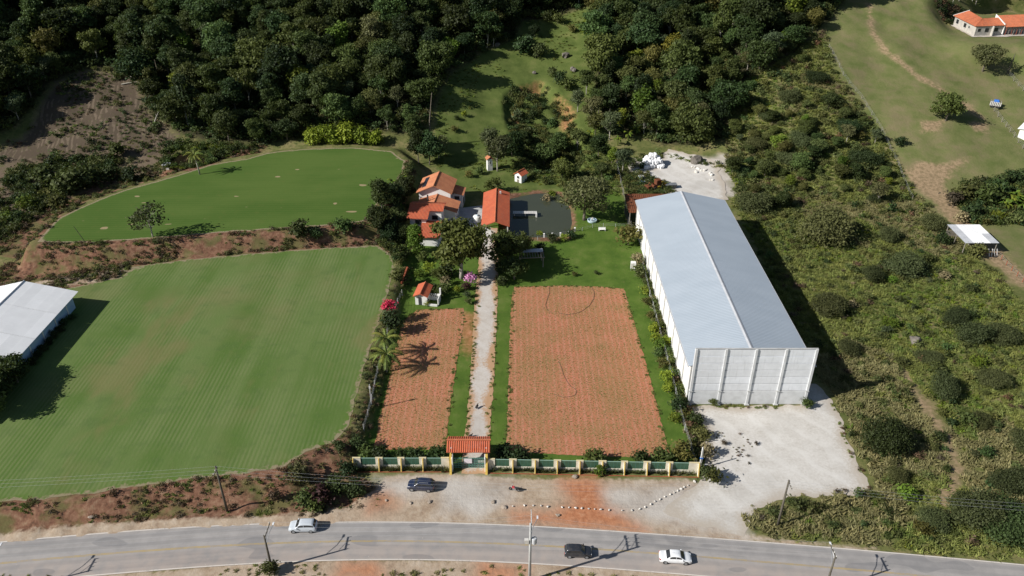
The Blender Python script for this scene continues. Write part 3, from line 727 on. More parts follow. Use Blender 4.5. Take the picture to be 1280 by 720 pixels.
V[:, 2] += rough * (0.55 * fbm(V[:, 0] / 1.9, V[:, 1] / 1.9, 3) + 0.15)
V[:, 2] -= 0.0
ii = (np.arange(nyv - 1)[:, None] * nxv + np.arange(nxv - 1)[None, :]).ravel()
Fq = np.stack([ii, ii + 1, ii + nxv + 1, ii + nxv], 1)
gm = bpy.data.meshes.new('ground')
gm.vertices.add(len(V)); gm.vertices.foreach_set('co', V.astype(np.float32).ravel())
gm.loops.add(Fq.size); gm.loops.foreach_set('vertex_index', Fq.ravel().astype(np.int32))
gm.polygons.add(len(Fq)); gm.polygons.foreach_set('loop_start', np.arange(0, Fq.size, 4, dtype=np.int32))
gm.update(calc_edges=True)
gm.polygons.foreach_set('use_smooth', [True] * len(Fq))
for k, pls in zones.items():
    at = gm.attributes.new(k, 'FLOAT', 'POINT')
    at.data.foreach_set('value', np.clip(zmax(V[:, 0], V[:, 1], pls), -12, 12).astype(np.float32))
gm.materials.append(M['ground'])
gm.validate()
tag(link('ground', gm), kind='structure')

# ------------------------------------------------------------------ fields, yards, drive, water
sheet('lower_field', outline(LOWF, 0.7, 0.28, 2.0, 1), Z_LOW + 0.03, 'lawn_low', 4.0)
sheet('upper_field', outline(UPF, 0.7, 0.28, 2.0, 2), Z_UP + 0.03, 'lawn_up', 1.6)
BED_L = poly([(467, 562), (472, 520), (482, 478), (495, 425), (500, 404), (518, 390), (522, 387), (580, 385), (579, 410), (573, 440), (564, 500), (557, 552), (556, 562)])
BED_R = poly([(633, 564), (634, 520), (636, 460), (638, 400), (640, 368), (643, 358.5), (700, 357), (752, 358.5), (780, 361), (792, 400), (812, 470), (828, 535), (839, 572), (770, 571), (700, 568)])
BL = outline(BED_L, 0.4, 0.12, 0.7, 3); BR = outline(BED_R, 0.4, 0.12, 0.7, 4)
sheet('planted_bed', BL, 0.03, 'red_soil')
sheet('planted_bed', BR, 0.03, 'red_soil')
DRV = poly([(577, 592), (579, 560), (584, 520), (587, 480), (590, 440), (592, 400), (594, 370), (597, 345), (599, 320), (600, 285), (622, 285), (622, 300), (623, 330), (622, 370), (621, 400), (619, 440), (617, 480), (614, 520), (612, 560), (612, 592)])
sheet('driveway', outline(DRV, 0.4, 0.14, 0.8, 5), 0.035, 'drive', 1.1)
YARD = poly([(862, 508), (905, 507), (1000, 507), (1008, 480), (1020, 480), (1040, 500), (1050, 515), (1056, 540), (1068, 568), (1086, 598), (1090, 612), (1066, 618), (1030, 618), (990, 622), (968, 628), (945, 634), (935, 648), (930, 669), (900, 664), (860, 655), (830, 640), (850, 618), (872, 606), (882, 590), (880, 562), (876, 535)])
sheet('gravel_yard', outline(YARD, 0.5, 0.5, 2.4, 6), 0.02, 'gravel', 2.0)
sheet('back_yard', outline(BACKY, 0.6, 0.5, 2.0, 7), lambda x, y: h(x, y) + 0.12, 'gravel', 0.95)
COURT = poly([(574, 290), (574, 240), (604, 240), (604, 290)])
sheet('paved_court', COURT, 0.03, 'concrete')
PW = poly([(626, 244), (652, 243), (668, 240), (690, 239), (706, 243), (717, 262), (719, 282), (713, 299), (690, 301), (638, 301), (626, 275)], -0.6)
sheet('pond_water', outline(PW, 0.6, 0.5, 3.0, 8), -0.45, 'water')
PW2 = poly([(200, 202), (210, 197), (225, 191), (262, 190), (270, 204), (242, 212), (206, 210)], 4.6)
sheet('pond_water', outline(PW2, 0.6, 0.9, 3.0, 9), 4.7, 'water_brown')

# road: upper and lower edge read from the photo, carried on past the frame
ue = [P(a, b) for a, b in [(-500, 728), (-200, 695), (0, 677), (100, 667.5), (200, 659.5), (320, 653.5), (400, 651.5), (480, 651), (560, 652), (640, 655), (760, 662.5), (900, 673), (1000, 680.5), (1100, 689), (1200, 698), (1280, 705), (1500, 728), (1800, 762)]]
le = [P(a, b) for a, b in [(-500, 790), (-200, 751), (0, 731), (100, 721.5), (200, 713), (320, 704), (400, 700.5), (480, 699), (560, 700), (640, 703), (760, 711), (900, 723), (1000, 731), (1100, 740), (1200, 750), (1280, 758), (1500, 782), (1800, 820)]]
xs_r = np.arange(-120, 140.1, 2.0)
def curve(e):
    e = np.array(e); o = np.argsort(e[:, 0]); e = e[o]
    y = np.interp(xs_r, e[:, 0], e[:, 1])
    for _ in range(6): y = np.convolve(np.pad(y, 3, 'edge'), np.ones(7) / 7, 'valid')
    return y
yu, yl = curve(ue), curve(le)
def band(name, fa, fb, z, mat, jit=0.0, attr=False):
    """strip between two fractions of the road's width (0 = lower edge, 1 = upper edge)"""
    v = []; f = []; ac = []
    k = 9 if attr else 2
    for i, x in enumerate(xs_r):
        w = yu[i] - yl[i]
        for j in range(k):
            fr = fa + (fb - fa) * j / (k - 1)
            v.append((x, yl[i] + w * fr, z)); ac.append((fr - 0.5) * w)
    for i in range(len(xs_r) - 1):
        for j in range(k - 1):
            f.append((i * k + j, (i + 1) * k + j, (i + 1) * k + j + 1, i * k + j + 1))
    me = mesh(name, v, f, mat)
    if attr:
        at = me.attributes.new('across', 'FLOAT', 'POINT'); at.data.foreach_set('value', np.array(ac, np.float32))
    return tag(link(name, me), kind='structure')
band('road', 0, 1, 0.05, 'asphalt', attr=True)
band('road_marking', 0.972, 0.992, 0.056, 'paint_white')
band('road_marking', 0.010, 0.030, 0.056, 'paint_white')
band('road_marking', 0.462, 0.476, 0.056, 'paint_yellow')
band('road_marking', 0.486, 0.500, 0.056, 'paint_yellow')
# ------------------------------------------------------------------ plants
def leaves_mesh(name, mat, blobs, n, size, seed, clump=14, flat=0.0, spread=0.55, up=0.25, aspect=1.7):
    """many small leaf faces in clumps over the shells of several lobes; 'tint' differs by clump"""
    g = np.random.default_rng(seed)
    B = np.array([(*c, *r) for c, r in blobs], float)          # cx cy cz rx ry rz
    w = (B[:, 3] * B[:, 4] + B[:, 3] * B[:, 5] + B[:, 4] * B[:, 5]); w /= w.sum()
    nc = max(4, n // clump)
    bi = g.choice(len(B), nc * 3, p=w)
    d = g.normal(size=(nc * 3, 3)); d[:, 2] = d[:, 2] + up * 1.5; d /= np.linalg.norm(d, axis=1)[:, None]
    rr = np.where(g.random(nc * 3) < 0.75, 0.82 + 0.25 * g.random(nc * 3), 0.45 + 0.4 * g.random(nc * 3))
    c = B[bi, :3] + d * B[bi, 3:] * rr[:, None]
    keep = np.ones(len(c), bool)
    for k in range(len(B)):
        q = ((c - B[k, :3]) / B[k, 3:]); keep &= ~(((q ** 2).sum(1) < 0.5) & (bi != k))
    c = c[keep][:nc]; d = d[keep][:nc]; nc = len(c)
    per = np.maximum(3, (clump * (0.5 + g.random(nc))).astype(int))
    ci = np.repeat(np.arange(nc), per); m = len(ci)
    csz = spread * size * 2.6
    p = c[ci] + g.normal(size=(m, 3)) * csz * np.array([1, 1, 0.6])
    nr = d[ci] * 0.9 + g.normal(size=(m, 3)) * 0.75; nr[:, 2] += up
    nr /= np.linalg.norm(nr, axis=1)[:, None]
    t = np.cross(nr, g.normal(size=(m, 3))); t /= np.linalg.norm(t, axis=1)[:, None] + 1e-9
    b = np.cross(nr, t)
    s = size * (0.6 + 0.8 * g.random(m))[:, None]
    L, Wd = s * aspect * 0.5, s * 0.5
    v = np.empty((m, 4, 3))
    v[:, 0] = p - t * L; v[:, 1] = p + b * Wd - t * L * 0.1; v[:, 2] = p + t * L - nr * s * 0.15; v[:, 3] = p - b * Wd - t * L * 0.1
    ct = g.random(nc); hh = (c[:, 2] - c[:, 2].min()) / (np.ptp(c[:, 2]) + 1e-6)
    tint = np.clip(ct[ci] * 0.7 + 0.3 * g.random(m), 0, 1)
    me = bpy.data.meshes.new(name)
    me.vertices.add(m * 4); me.vertices.foreach_set('co', v.astype(np.float32).ravel())
    me.loops.add(m * 4); me.loops.foreach_set('vertex_index', np.arange(m * 4, dtype=np.int32))
    me.polygons.add(m); me.polygons.foreach_set('loop_start', np.arange(0, m * 4, 4, dtype=np.int32))
    me.update(calc_edges=True)
    a = me.attributes.new('tint', 'FLOAT', 'FACE'); a.data.foreach_set('value', tint.astype(np.float32))
    me.materials.append(M[mat] if isinstance(mat, str) else mat)
    return me

def trunk_mesh(name, mat, hgt, r, blobs, seed, lean=0.3, limbs=7, split=0.35):
    g = np.random.default_rng(seed); m = MB()
    top = np.array([g.normal() * lean, g.normal() * lean, hgt])
    def bez(a, b, bend, k=5):
        a = np.array(a, float); b = np.array(b, float); q = (a + b) / 2 + np.array([bend[0], bend[1], bend[2]])
        return [tuple((1 - t) ** 2 * a + 2 * t * (1 - t) * q + t * t * b) for t in np.linspace(0, 1, k)]
    tp = bez((0, 0, -0.3), top, (g.normal() * lean, g.normal() * lean, 0), 6)
    m.tube(tp, [r * 1.35, r * 1.05, r * 0.9, r * 0.75, r * 0.6, r * 0.35], 7)
    for k in range(limbs):
        c, rr = blobs[k % len(blobs)]
        st = np.array(tp[2]) * (1 - g.random()) + np.array(tp[4]) * g.random() * 0.999 if False else np.array(tp[2 + int(g.random() * 3)])
        e = np.array(c) + np.array(rr) * g.normal(size=3) * 0.33
        if e[2] < st[2] + 0.2: e[2] = st[2] + 0.3 + g.random()
        L = np.linalg.norm(e - st)
        pts = bez(st, e, (g.normal() * 0.1 * L, g.normal() * 0.1 * L, 0.12 * L), 5)
        q = r * 0.42
        m.tube(pts, [q, q * 0.8, q * 0.6, q * 0.42, q * 0.2], 5)
    return m.mesh(name, mat, True)

def lobes(seed, rad, hgt, z0, n=7, flat=0.75, core=0.62):
    """a broad crown: one core lobe and several around it"""
    g = np.random.default_rng(seed); out = [((0, 0, z0 + hgt * 0.5), (rad * core, rad * core, hgt * 0.48))]
    for k in range(n):
        a = 2 * math.pi * (k + 0.6 * g.random()) / n; d = rad * (0.48 + 0.2 * g.random()); q = rad * (0.30 + 0.18 * g.random())
        out.append(((d * math.cos(a), d * math.sin(a), z0 + hgt * (0.22 + 0.62 * g.random())), (q, q, q * flat)))
    return out

def make_tree(name, seed, rad, hgt, trunk, leaf, n, size, bark='bark', lob=None, clump=14, tr=0.2, up=0.25, limbs=8, spread=0.55, nl=8, flat=0.75, lean=0.3):
    lb = lob or lobes(seed, rad, hgt - trunk, trunk, nl, flat)
    cr = leaves_mesh(name + '_crown', leaf, lb, n, size, seed + 1, clump, spread=spread, up=up)
    tk = trunk_mesh(name + '_trunk', bark, hgt * 0.72, tr, lb, seed + 2, lean=lean, limbs=limbs)
    return cr, tk

def tree(kind, name, label, cat, loc, scale=1.0, rot=0.0, group=None):
    """thing with its trunk and crown; kind is a (crown mesh, trunk mesh) pair"""
    t = thing(name, label, cat, loc, rot, group)
    t.scale = (scale,) * 3 if isinstance(scale, (int, float)) else scale
    link('crown', kind[0], t); link('trunk', kind[1], t)
    return t

# --- protos
FT = []          # forest trees ~10 m
for k, (leaf, rad, hg, tr_, sz) in enumerate([('leaf_dark', 4.3, 10.5, 2.8, 0.62), ('leaf_mid', 4.0, 10, 2.8, 0.6), ('leaf_dark', 3.4, 12.5, 4.2, 0.58), ('leaf_olive', 3.8, 9.5, 2.6, 0.56),
                                          ('leaf_mid', 4.8, 9.5, 2.4, 0.66), ('leaf_dark', 4.6, 11.5, 3.2, 0.62), ('leaf_grey', 3.5, 10, 3.4, 0.5), ('leaf_mid', 3.2, 12.0, 4.5, 0.55), ('leaf_dark', 3.8, 9.0, 2.0, 0.55)]):
    FT.append(make_tree('forest%d' % k, 100 + 7 * k, rad, hg, tr_, leaf, int([2300, 2000, 1900, 1600, 2400, 2500, 1000, 1600, 2100][k] * 2.6), sz * 0.64, 'bark_pale' if k in (6, 7) else 'bark', nl=[8, 9, 6, 8, 10, 9, 7, 7, 8][k], clump=[16, 14, 18, 12, 18, 16, 12, 16, 14][k], tr=0.2))
# a few odd crowns: lopsided, layered, open
for k, (leaf, lob_, hg, n, sz) in enumerate([
    ('leaf_mid', [((-1.6, 0, 6.2), (2.6, 2.2, 1.3)), ((1.9, 0.6, 8.2), (2.4, 2.2, 1.2)), ((0.2, -1.4, 9.8), (1.9, 1.8, 1.0)), ((-2.2, 1.6, 8.8), (1.5, 1.5, 0.9)), ((2.8, -1.6, 6.4), (1.5, 1.6, 0.9))], 10.5, 3000, 0.40),
    ('leaf_bright', [((0, 0, 5.0), (2.2, 2.2, 2.6)), ((1.2, 0.4, 7.0), (1.6, 1.6, 1.8)), ((-1.1, -0.5, 6.4), (1.6, 1.5, 1.7))], 8.5, 2400, 0.38),
    ('leaf_dark', [((0, 0, 8.8), (2.3, 2.3, 2.2)), ((0.4, 0.5, 11.6), (1.7, 1.7, 1.8)), ((-0.8, 0.2, 6.2), (1.9, 1.8, 1.4))], 13.2, 2800, 0.38),
    ('leaf_olive', [((-2.6, 0.5, 7.6), (2.3, 2.0, 1.1)), ((2.4, -0.8, 7.9), (2.5, 2.2, 1.1)), ((0, 2.2, 8.5), (2.2, 2.2, 1.1)), ((0.3, -2.4, 7.2), (2.0, 1.8, 1.0)), ((0, 0, 8.9), (2.2, 2.2, 1.0))], 9.6, 2600, 0.38)]):
    FT.append((leaves_mesh('odd%d_crown' % k, leaf, lob_, n, sz, 300 + k, 13), trunk_mesh('odd%d_trunk' % k, 'bark_pale' if k in (0, 3) else 'bark', hg * 0.72, 0.2, lob_, 310 + k, 0.5, 10)))
BAMBOO = []
for k in range(2):
    g = np.random.default_rng(70 + k); lb = []
    for q in range(16):
        a = g.random() * 6.3; d = 0.5 + 2.6 * g.random(); lb.append(((d * math.cos(a), d * math.sin(a), 3.5 + 5.5 * g.random() * (1.2 - d / 3.6)), (0.75, 0.75, 1.1)))
    BAMBOO.append((leaves_mesh('bamboo%d_crown' % k, 'leaf_bright' if k else 'leaf_olive', lb, 1500, 0.42, 71 + k, 12, up=0.1), trunk_mesh('bamboo%d_trunk' % k, 'bark', 6.5, 0.1, lb, 72 + k, 0.6, 14)))
YELLOW = (leaves_mesh('yellow_crown', 'leaf_yellow', lobes(31, 2.6, 4.2, 0.4, 8), 1300, 0.42, 32, 12), trunk_mesh('yellow_trunk', 'bark', 3, 0.09, lobes(31, 2.6, 4.2, 0.4, 8), 33, 0.2, 8))
SHRUB = []       # shrubs about 2 m across and high, scaled in place
for k, (leaf, n, sz) in enumerate([('leaf_scrub', 620, 0.20), ('leaf_mid', 520, 0.22), ('leaf_dark', 620, 0.2), ('leaf_olive', 480, 0.22), ('leaf_bright', 420, 0.2), ('leaf_dry', 380, 0.2), ('leaf_grey', 420, 0.19), ('leaf_red', 480, 0.22), ('leaf_yellow', 420, 0.19), ('leaf_brown', 360, 0.2)]):
    lb = lobes(200 + 9 * k, 1.0, 1.75, 0.1, 6, 0.8, 0.6)
    SHRUB.append((leaves_mesh('shrub%d_leaves' % k, leaf, lb, n, sz, 201 + 9 * k, 9, up=0.35), trunk_mesh('shrub%d_stem' % k, 'bark', 1.1, 0.035, lb, 202 + 9 * k, 0.1, 8)))
SH = dict(scrub=0, mid=1, dark=2, olive=3, bright=4, dry=5, grey=6, red=7, yellow=8, brown=9)
BIGBUSH = []     # wide scrub bushes ~ 8 m across, 4 m high, made of fine twigs
for k, leaf in enumerate(['leaf_bush', 'leaf_bush', 'leaf_dark']):
    lb = lobes(400 + 5 * k, 4.0, 4.2, 0.0, 13, 0.7, 0.55)
    BIGBUSH.append((leaves_mesh('bigbush%d_leaves' % k, leaf, lb, 8500, 0.21, 401 + 5 * k, 12, up=0.4, spread=1.1), trunk_mesh('bigbush%d_stem' % k, 'bark', 2.4, 0.11, lb, 402 + 5 * k, 0.3, 18)))

# --- small ground plants for the masses
PROTO = bpy.data.collections.new('ground_plant_shapes')
def proto(name, me):
    o = bpy.data.objects.new(name, me); PROTO.objects.link(o); return o
def tuft(name, mat, seed, n=26, hgt=0.55, sp=0.5, wid=0.10):
    g = np.random.default_rng(seed); v = []; f = []
    for k in range(n):
        a = g.random() * 6.28; d = sp * math.sqrt(g.random()); x, y = d * math.cos(a), d * math.sin(a)
        b = g.random() * 6.28; lx, ly = math.cos(b) * hgt * (0.3 + 1.1 * g.random()), math.sin(b) * hgt * (0.3 + 1.1 * g.random()); hh = hgt * (0.25 + 0.6 * g.random())
        px, py = -math.sin(b) * wid, math.cos(b) * wid; q = len(v)
        v += [(x - px, y - py, -0.05), (x + px, y + py, -0.05), (x + lx * 0.5 + px * 0.7, y + ly * 0.5 + py * 0.7, hh * 0.65), (x + lx, y + ly, hh), (x + lx * 0.5 - px * 0.7, y + ly * 0.5 - py * 0.7, hh * 0.65)]
        f.append((q, q + 1, q + 2, q + 3, q + 4))
    me = mesh(name, v, f, mat); a = me.attributes.new('tint', 'FLOAT', 'FACE'); a.data.foreach_set('value', g.random(n).astype(np.float32)); return me
GP = [proto('p00', tuft('tuft_dry', 'grass_tan', 1, 34, 0.6, 0.62)), proto('p01', tuft('tuft_green', 'grass_a', 2, 34, 0.55, 0.6)), proto('p02', tuft('tuft_mid', 'grass_b', 3, 34, 0.55, 0.6)), proto('p03', tuft('tuft_bright', 'leaf_bright', 4, 22, 0.5)),
      proto('p04', leaves_mesh('low_scrub', 'leaf_scrub', lobes(5, 0.8, 1.0, 0.0, 5), 150, 0.20, 6, 7, up=0.4)), proto('p05', leaves_mesh('low_dark', 'leaf_dark', lobes(7, 0.8, 1.1, 0.0, 5), 150, 0.20, 8, 7, up=0.4)),
      proto('p06', leaves_mesh('low_olive', 'leaf_olive', lobes(9, 0.8, 0.9, 0.0, 5), 130, 0.20, 10, 7, up=0.4)), proto('p07', leaves_mesh('low_brown', 'leaf_brown', lobes(12, 0.8, 0.9, 0.0, 5), 110, 0.18, 13, 7, up=0.4)),
      proto('p08', tuft('tuft_tall', 'leaf_grey', 14, 24, 0.9)), proto('p09', leaves_mesh('low_mid', 'leaf_mid', lobes(15, 0.8, 1.0, 0.0, 5), 140, 0.20, 16, 7, up=0.4)),
      proto('p10', tuft('seedling', 'grass_a', 17, 5, 0.07, 0.10, 0.05)),
      proto('p11', FT[0][0]), proto('p12', FT[1][0]), proto('p13', FT[5][0]), proto('p14', FT[3][0]),
      proto('p15', mesh('clod', [(0.3, 0, 0), (0, 0.28, 0), (-0.32, 0.03, 0), (0.02, -0.3, 0), (0.08, 0.05, 0.22), (-0.1, -0.05, 0.2)], [(0, 1, 4), (1, 2, 5, 4), (2, 3, 5), (3, 0, 4, 5)], 'soil_clod')),
      proto('p16', tuft('agave', 'leaf_grey', 19, 18, 0.5, 0.12, 0.06))]
_ng = None
def node_scatter():
    global _ng
    if _ng: return _ng
    ng = bpy.data.node_groups.new('scatter', 'GeometryNodeTree')
    ng.interface.new_socket('Geometry', in_out='INPUT', socket_type='NodeSocketGeometry')
    ng.interface.new_socket('Geometry', in_out='OUTPUT', socket_type='NodeSocketGeometry')
    N = ng.nodes; gi = N.new('NodeGroupInput'); go = N.new('NodeGroupOutput')
    ip = N.new('GeometryNodeInstanceOnPoints'); ci = N.new('GeometryNodeCollectionInfo')
    ci.inputs['Collection'].default_value = PROTO; ci.inputs['Separate Children'].default_value = True; ci.inputs['Reset Children'].default_value = True
    def at(n, ty):
        a = N.new('GeometryNodeInputNamedAttribute'); a.data_type = ty; a.inputs['Name'].default_value = n; return a.outputs['Attribute']
    L = ng.links.new
    L(gi.outputs[0], ip.inputs['Points']); L(ci.outputs[0], ip.inputs['Instance']); ip.inputs['Pick Instance'].default_value = True
    L(at('idx', 'INT'), ip.inputs['Instance Index']); L(at('rot', 'FLOAT_VECTOR'), ip.inputs['Rotation']); L(at('scl', 'FLOAT_VECTOR'), ip.inputs['Scale'])
    L(ip.outputs[0], go.inputs[0]); _ng = ng; return ng

def scatter(name, X, Y, idx, scl, label=None, Z=None, sz=None):
    n = len(X); Z = h(X, Y) if Z is None else Z
    me = bpy.data.meshes.new(name); me.vertices.add(n)
    me.vertices.foreach_set('co', np.stack([X, Y, Z], 1).astype(np.float32).ravel())
    a = me.attributes.new('idx', 'INT', 'POINT'); a.data.foreach_set('value', np.asarray(idx, np.int32))
    r = np.zeros((n, 3), np.float32); r[:, 2] = rng.random(n) * 6.283; r[:, 0] = rng.normal(size=n) * 0.08
    a = me.attributes.new('rot', 'FLOAT_VECTOR', 'POINT'); a.data.foreach_set('vector', r.ravel())
    s = np.repeat(np.asarray(scl, np.float32)[:, None], 3, 1); s[:, 2] *= (sz if sz is not None else (0.8 + 0.5 * rng.random(n))).astype(np.float32)
    a = me.attributes.new('scl', 'FLOAT_VECTOR', 'POINT'); a.data.foreach_set('vector', s.ravel())
    o = link(name, me); md = o.modifiers.new('scatter', 'NODES'); md.node_group = node_scatter()
    return tag(o, label, kind='stuff')

def rand_in(pl, sp, seed, keep=None, jit=0.48):
    """jittered grid inside a polygon"""
    g = np.random.default_rng(seed); x0, y0 = pl.min(0); x1, y1 = pl.max(0)
    X, Y = np.meshgrid(np.arange(x0, x1, sp), np.arange(y0, y1, sp)); X = X.ravel(); Y = Y.ravel()
    X = X + (g.random(len(X)) - 0.5) * 2 * jit * sp; Y = Y + (g.random(len(Y)) - 0.5) * 2 * jit * sp
    k = sdf(X, Y, pl) > 0
    return X[k], Y[k]
# ------------------------------------------------------------------ buildings
def simple_window(parent, x0, x1, z0, z1, y, frame='white_wall', axis='y', sgn=-1):
    """frame with a dark pane set into it; wall face at y, looking along sgn on the given axis"""
    m = MB(); b = 0.07
    f = lambda a0, a1, d0, d1, c0, c1: m.box(a0, a1, min(d0, d1), max(d0, d1), c0, c1) if axis == 'y' else m.box(min(d0, d1), max(d0, d1), a0, a1, c0, c1)
    d = y + sgn * 0.07
    f(x0, x1, y, d, z0, z0 + b); f(x0, x1, y, d, z1 - b, z1); f(x0, x0 + b, y, d, z0 + b, z1 - b); f(x1 - b, x1, y, d, z0 + b, z1 - b)
    w = m.part('window', frame, parent)
    m = MB(); d2 = y + sgn * 0.025
    f(x0 + b, x1 - b, y + sgn * 0.004, d2, z0 + b, z1 - b); m.part('pane', 'window_dark', w)
    return w

def ridge_roof(parent, mat, xl, xm, xr, y0, y1, zl, zm, zr, pitch=0.32, hgt=0.05, cap='tile_red', name='roof', th=0.1):
    a = MB().ribbed((xl, y0, zl), (xl, y1, zl), (xm, y1, zm), (xm, y0, zm), pitch, hgt, th).part(name, mat, parent)
    b = MB().ribbed((xr, y0, zr), (xr, y1, zr), (xm, y1, zm), (xm, y0, zm), pitch, hgt, th).part(name, mat, parent)
    c = MB().tube([(xm, y0 - 0.02, zm + 0.05), (xm, (y0 + y1) / 2, zm + 0.05), (xm, y1 + 0.02, zm + 0.05)], 0.13, 8).part('ridge_cap', cap, a)
    return a, b

def gable_walls(m, x0, x1, y0, y1, z0, zl, zm, zr, xm, t=0.2):
    """four walls with gables facing y"""
    prof = [(x0, z0), (x1, z0), (x1, zr), (xm, zm), (x0, zl)]
    m.prism(prof, y0, y0 + t, 'y'); m.prism(prof, y1 - t, y1, 'y')
    m.box(x0, x0 + t, y0 + t, y1 - t, z0, zl); m.box(x1 - t, x1, y0 + t, y1 - t, z0, zr)
    return m

# ---- warehouse
wh = thing('warehouse', 'long white warehouse with a pale blue-grey ridged metal roof', 'warehouse', (31.2, 109.2, 0), 0)
L, Wd, ev, rg = 68.0, 21.0, 7.9, 10.3
nb = 13; bw = L / nb
for i in range(nb):
    MB().bevbox(0.02, 0.2, i * bw + 0.2, (i + 1) * bw - 0.2, 0, ev - 0.25, 0.02).part('wall_panel', 'white_wall', wh)
    MB().bevbox(Wd - 0.2, Wd - 0.02, i * bw + 0.2, (i + 1) * bw - 0.2, 0, ev - 0.25, 0.02).part('wall_panel', 'white_wall', wh)
for i in range(nb + 1):
    y = min(max(i * bw, 0.2), L - 0.2)
    for x in (0.0, Wd):
        MB().box(x - 0.12 if x == 0 else x - 0.25, x + 0.25 if x == 0 else x + 0.12, y - 0.19, y + 0.19, 0, ev - 0.12).part('post', 'concrete', wh)
gp = [(0.26, 0), (Wd - 0.26, 0), (Wd - 0.26, ev - 0.25), (Wd / 2, rg - 0.25), (0.26, ev - 0.25)]
MB().prism(gp, L - 0.25, L - 0.05, 'y').part('gable_wall', 'white_wall', wh)
MB().prism(gp, 0.5, 0.7, 'y').part('gable_wall', 'white_wall', wh)
for xe in (-0.5, Wd + 0.5):
    s = MB().ribbed((xe, 0.15, ev), (xe, L + 0.4, ev), (Wd / 2, L + 0.4, rg), (Wd / 2, 0.15, rg), 0.5, 0.035, 0.05).part('roof', 'roof_zinc', wh)
MB().prism([(Wd / 2 - 0.34, rg - 0.0), (Wd / 2, rg + 0.13), (Wd / 2 + 0.34, rg - 0.0), (Wd / 2, rg + 0.06)], 0.15, L + 0.42, 'y').part('ridge_cap', 'sheet_grey', wh)
MB().box(-0.68, -0.52, 0.15, L + 0.4, ev - 0.2, ev - 0.02).part('gutter', 'sheet_grey', wh)
MB().box(Wd + 0.52, Wd + 0.68, 0.15, L + 0.4, ev - 0.2, ev - 0.02).part('gutter', 'sheet_grey', wh)

m_ = NT('facade_panel', 0.9, 0.15); o_ = m_.obj()
st_ = m_.noise(1.3, 4, m_.scale(o_, (2.4, 1, 0.22))); st2 = m_.noise(0.8, 3, o_)
c_ = m_.mix(m_.step(st2, 0.3, 0.7), (0.79, 0.81, 0.84), (0.71, 0.73, 0.755))
c_ = m_.mix(m_.math('MULTIPLY', m_.step(st_, 0.52, 0.78), 0.35), c_, (0.38, 0.375, 0.365))
c_ = m_.mix(m_.math('MULTIPLY', m_.rnd(), 0.22), c_, (0.46, 0.44, 0.41))
m_.color(c_); m_.bump(m_.noise(12, 3, o_), 0.12, 0.03); M['facade_panel'] = m_.m
M['facade_base'] = worn('facade_base', (0.66, 0.67, 0.675), (0.56, 0.565, 0.565), 0.8, 0.9, 0.15, 0.06)
fw = thing('screen_wall', 'tall grey concrete panel wall standing across the front of the warehouse', 'wall', (31.45, 108.6, 0), 0)
FX = 20.5; bay = FX / 4
rows = [0.0, 3.1] + [3.1 + 1.483 * k for k in range(1, 7)]
for b in range(4):
    for r in range(7):
        gpz = 0.055; off = 0.0 if r else 0.04
        m = MB().bevbox(b * bay + 0.2, (b + 1) * bay - 0.2, 0.06 - off + 0.012 * ((b * 7 + r * 3) % 3), 0.21, rows[r] + gpz, rows[r + 1] - gpz, 0.03)
        m.part('panel', 'facade_base' if r == 0 else 'facade_panel', fw)
for b in range(5):
    MB().bevbox(b * bay - 0.2, b * bay + 0.2, -0.10, 0.34, 0, 12.05, 0.04).part('post', 'facade_base', fw)
    MB().box(b * bay - 0.3, b * bay + 0.3, -0.2, 0.42, 2.98, 3.12).part('corbel', 'concrete', fw)
    MB().bevbox(b * bay - 0.42, b * bay + 0.42, -0.35, 0.5, -0.1, 0.22, 0.05).part('footing', 'concrete', fw)
MB().bevbox(-0.2, FX + 0.2, 0.0, 0.26, 12.05, 12.17, 0.02).part('coping', 'concrete', fw)

# rusty lean-to and yard clutter behind the warehouse
ln = thing('lean_to', 'low shed with a rusty brown roof behind the warehouse corner', 'shed', (29.6, 178.0, 0), 0)
MB().ribbed((-0.3, -0.2, 4.4), (12.6, -0.2, 4.4), (12.6, 9.8, 5.0), (-0.3, 9.8, 5.0), 0.5, 0.05, 0.05).part('roof', 'rust', ln)
for x in (0.1, 4.2, 8.3, 12.1):
    for y in (0.3, 9.2): MB().tube([(x, y, hz(29.6 + x, 178 + y) - 0.2), (x, y, 4.35)], 0.12, 6).part('post', 'wood_grey', ln)
MB().box(0.0, 0.12, 0.6, 9.0, 0, 2.2).part('side_boards', 'dark_metal', ln)

# ---- left white shed
z0 = Z_LOW
sh = thing('white_shed', 'long shed with white sheeted roof at the edge of the striped field', 'shed', (-110.0, 104.0, z0), 0)
SL = 34.2
for side, xe in ((0, -0.6), (1, 20.4)):
    nsh = 5
    for k in range(nsh):
        ta, tb = k / nsh, (k + 1) / nsh
        xa = xe + (10 - xe) * ta; xb = xe + (10 - xe) * tb; za = 3.5 + 2.5 * ta; zb = 3.5 + 2.5 * tb + 0.03
        for j in range(4):
            MB().ribbed((xa, SL / 4 * j, za), (xa, SL / 4 * (j + 1) - 0.07, za), (xb, SL / 4 * (j + 1) - 0.07, zb), (xb, SL / 4 * j, zb), 0.5, 0.010, 0.03).part('roof_sheet', 'sheet_white', sh)
MB().tube([(10, -0.05, 6.05), (10, SL / 2, 6.05), (10, SL + 0.05, 6.05)], 0.14, 6).part('ridge_cap', 'sheet_grey', sh)
gable_walls(MB(), 0.0, 19.3, 0.6, SL - 0.9, -0.2, 3.3, 5.8, 3.3, 9.8).part('wall', 'blue_wall', sh)
for k in range(7):
    MB().box(19.3, 19.42, 2 + 4.7 * k, 2.3 + 4.7 * k, -0.2, 3.2).part('pilaster', 'white_wall', sh)
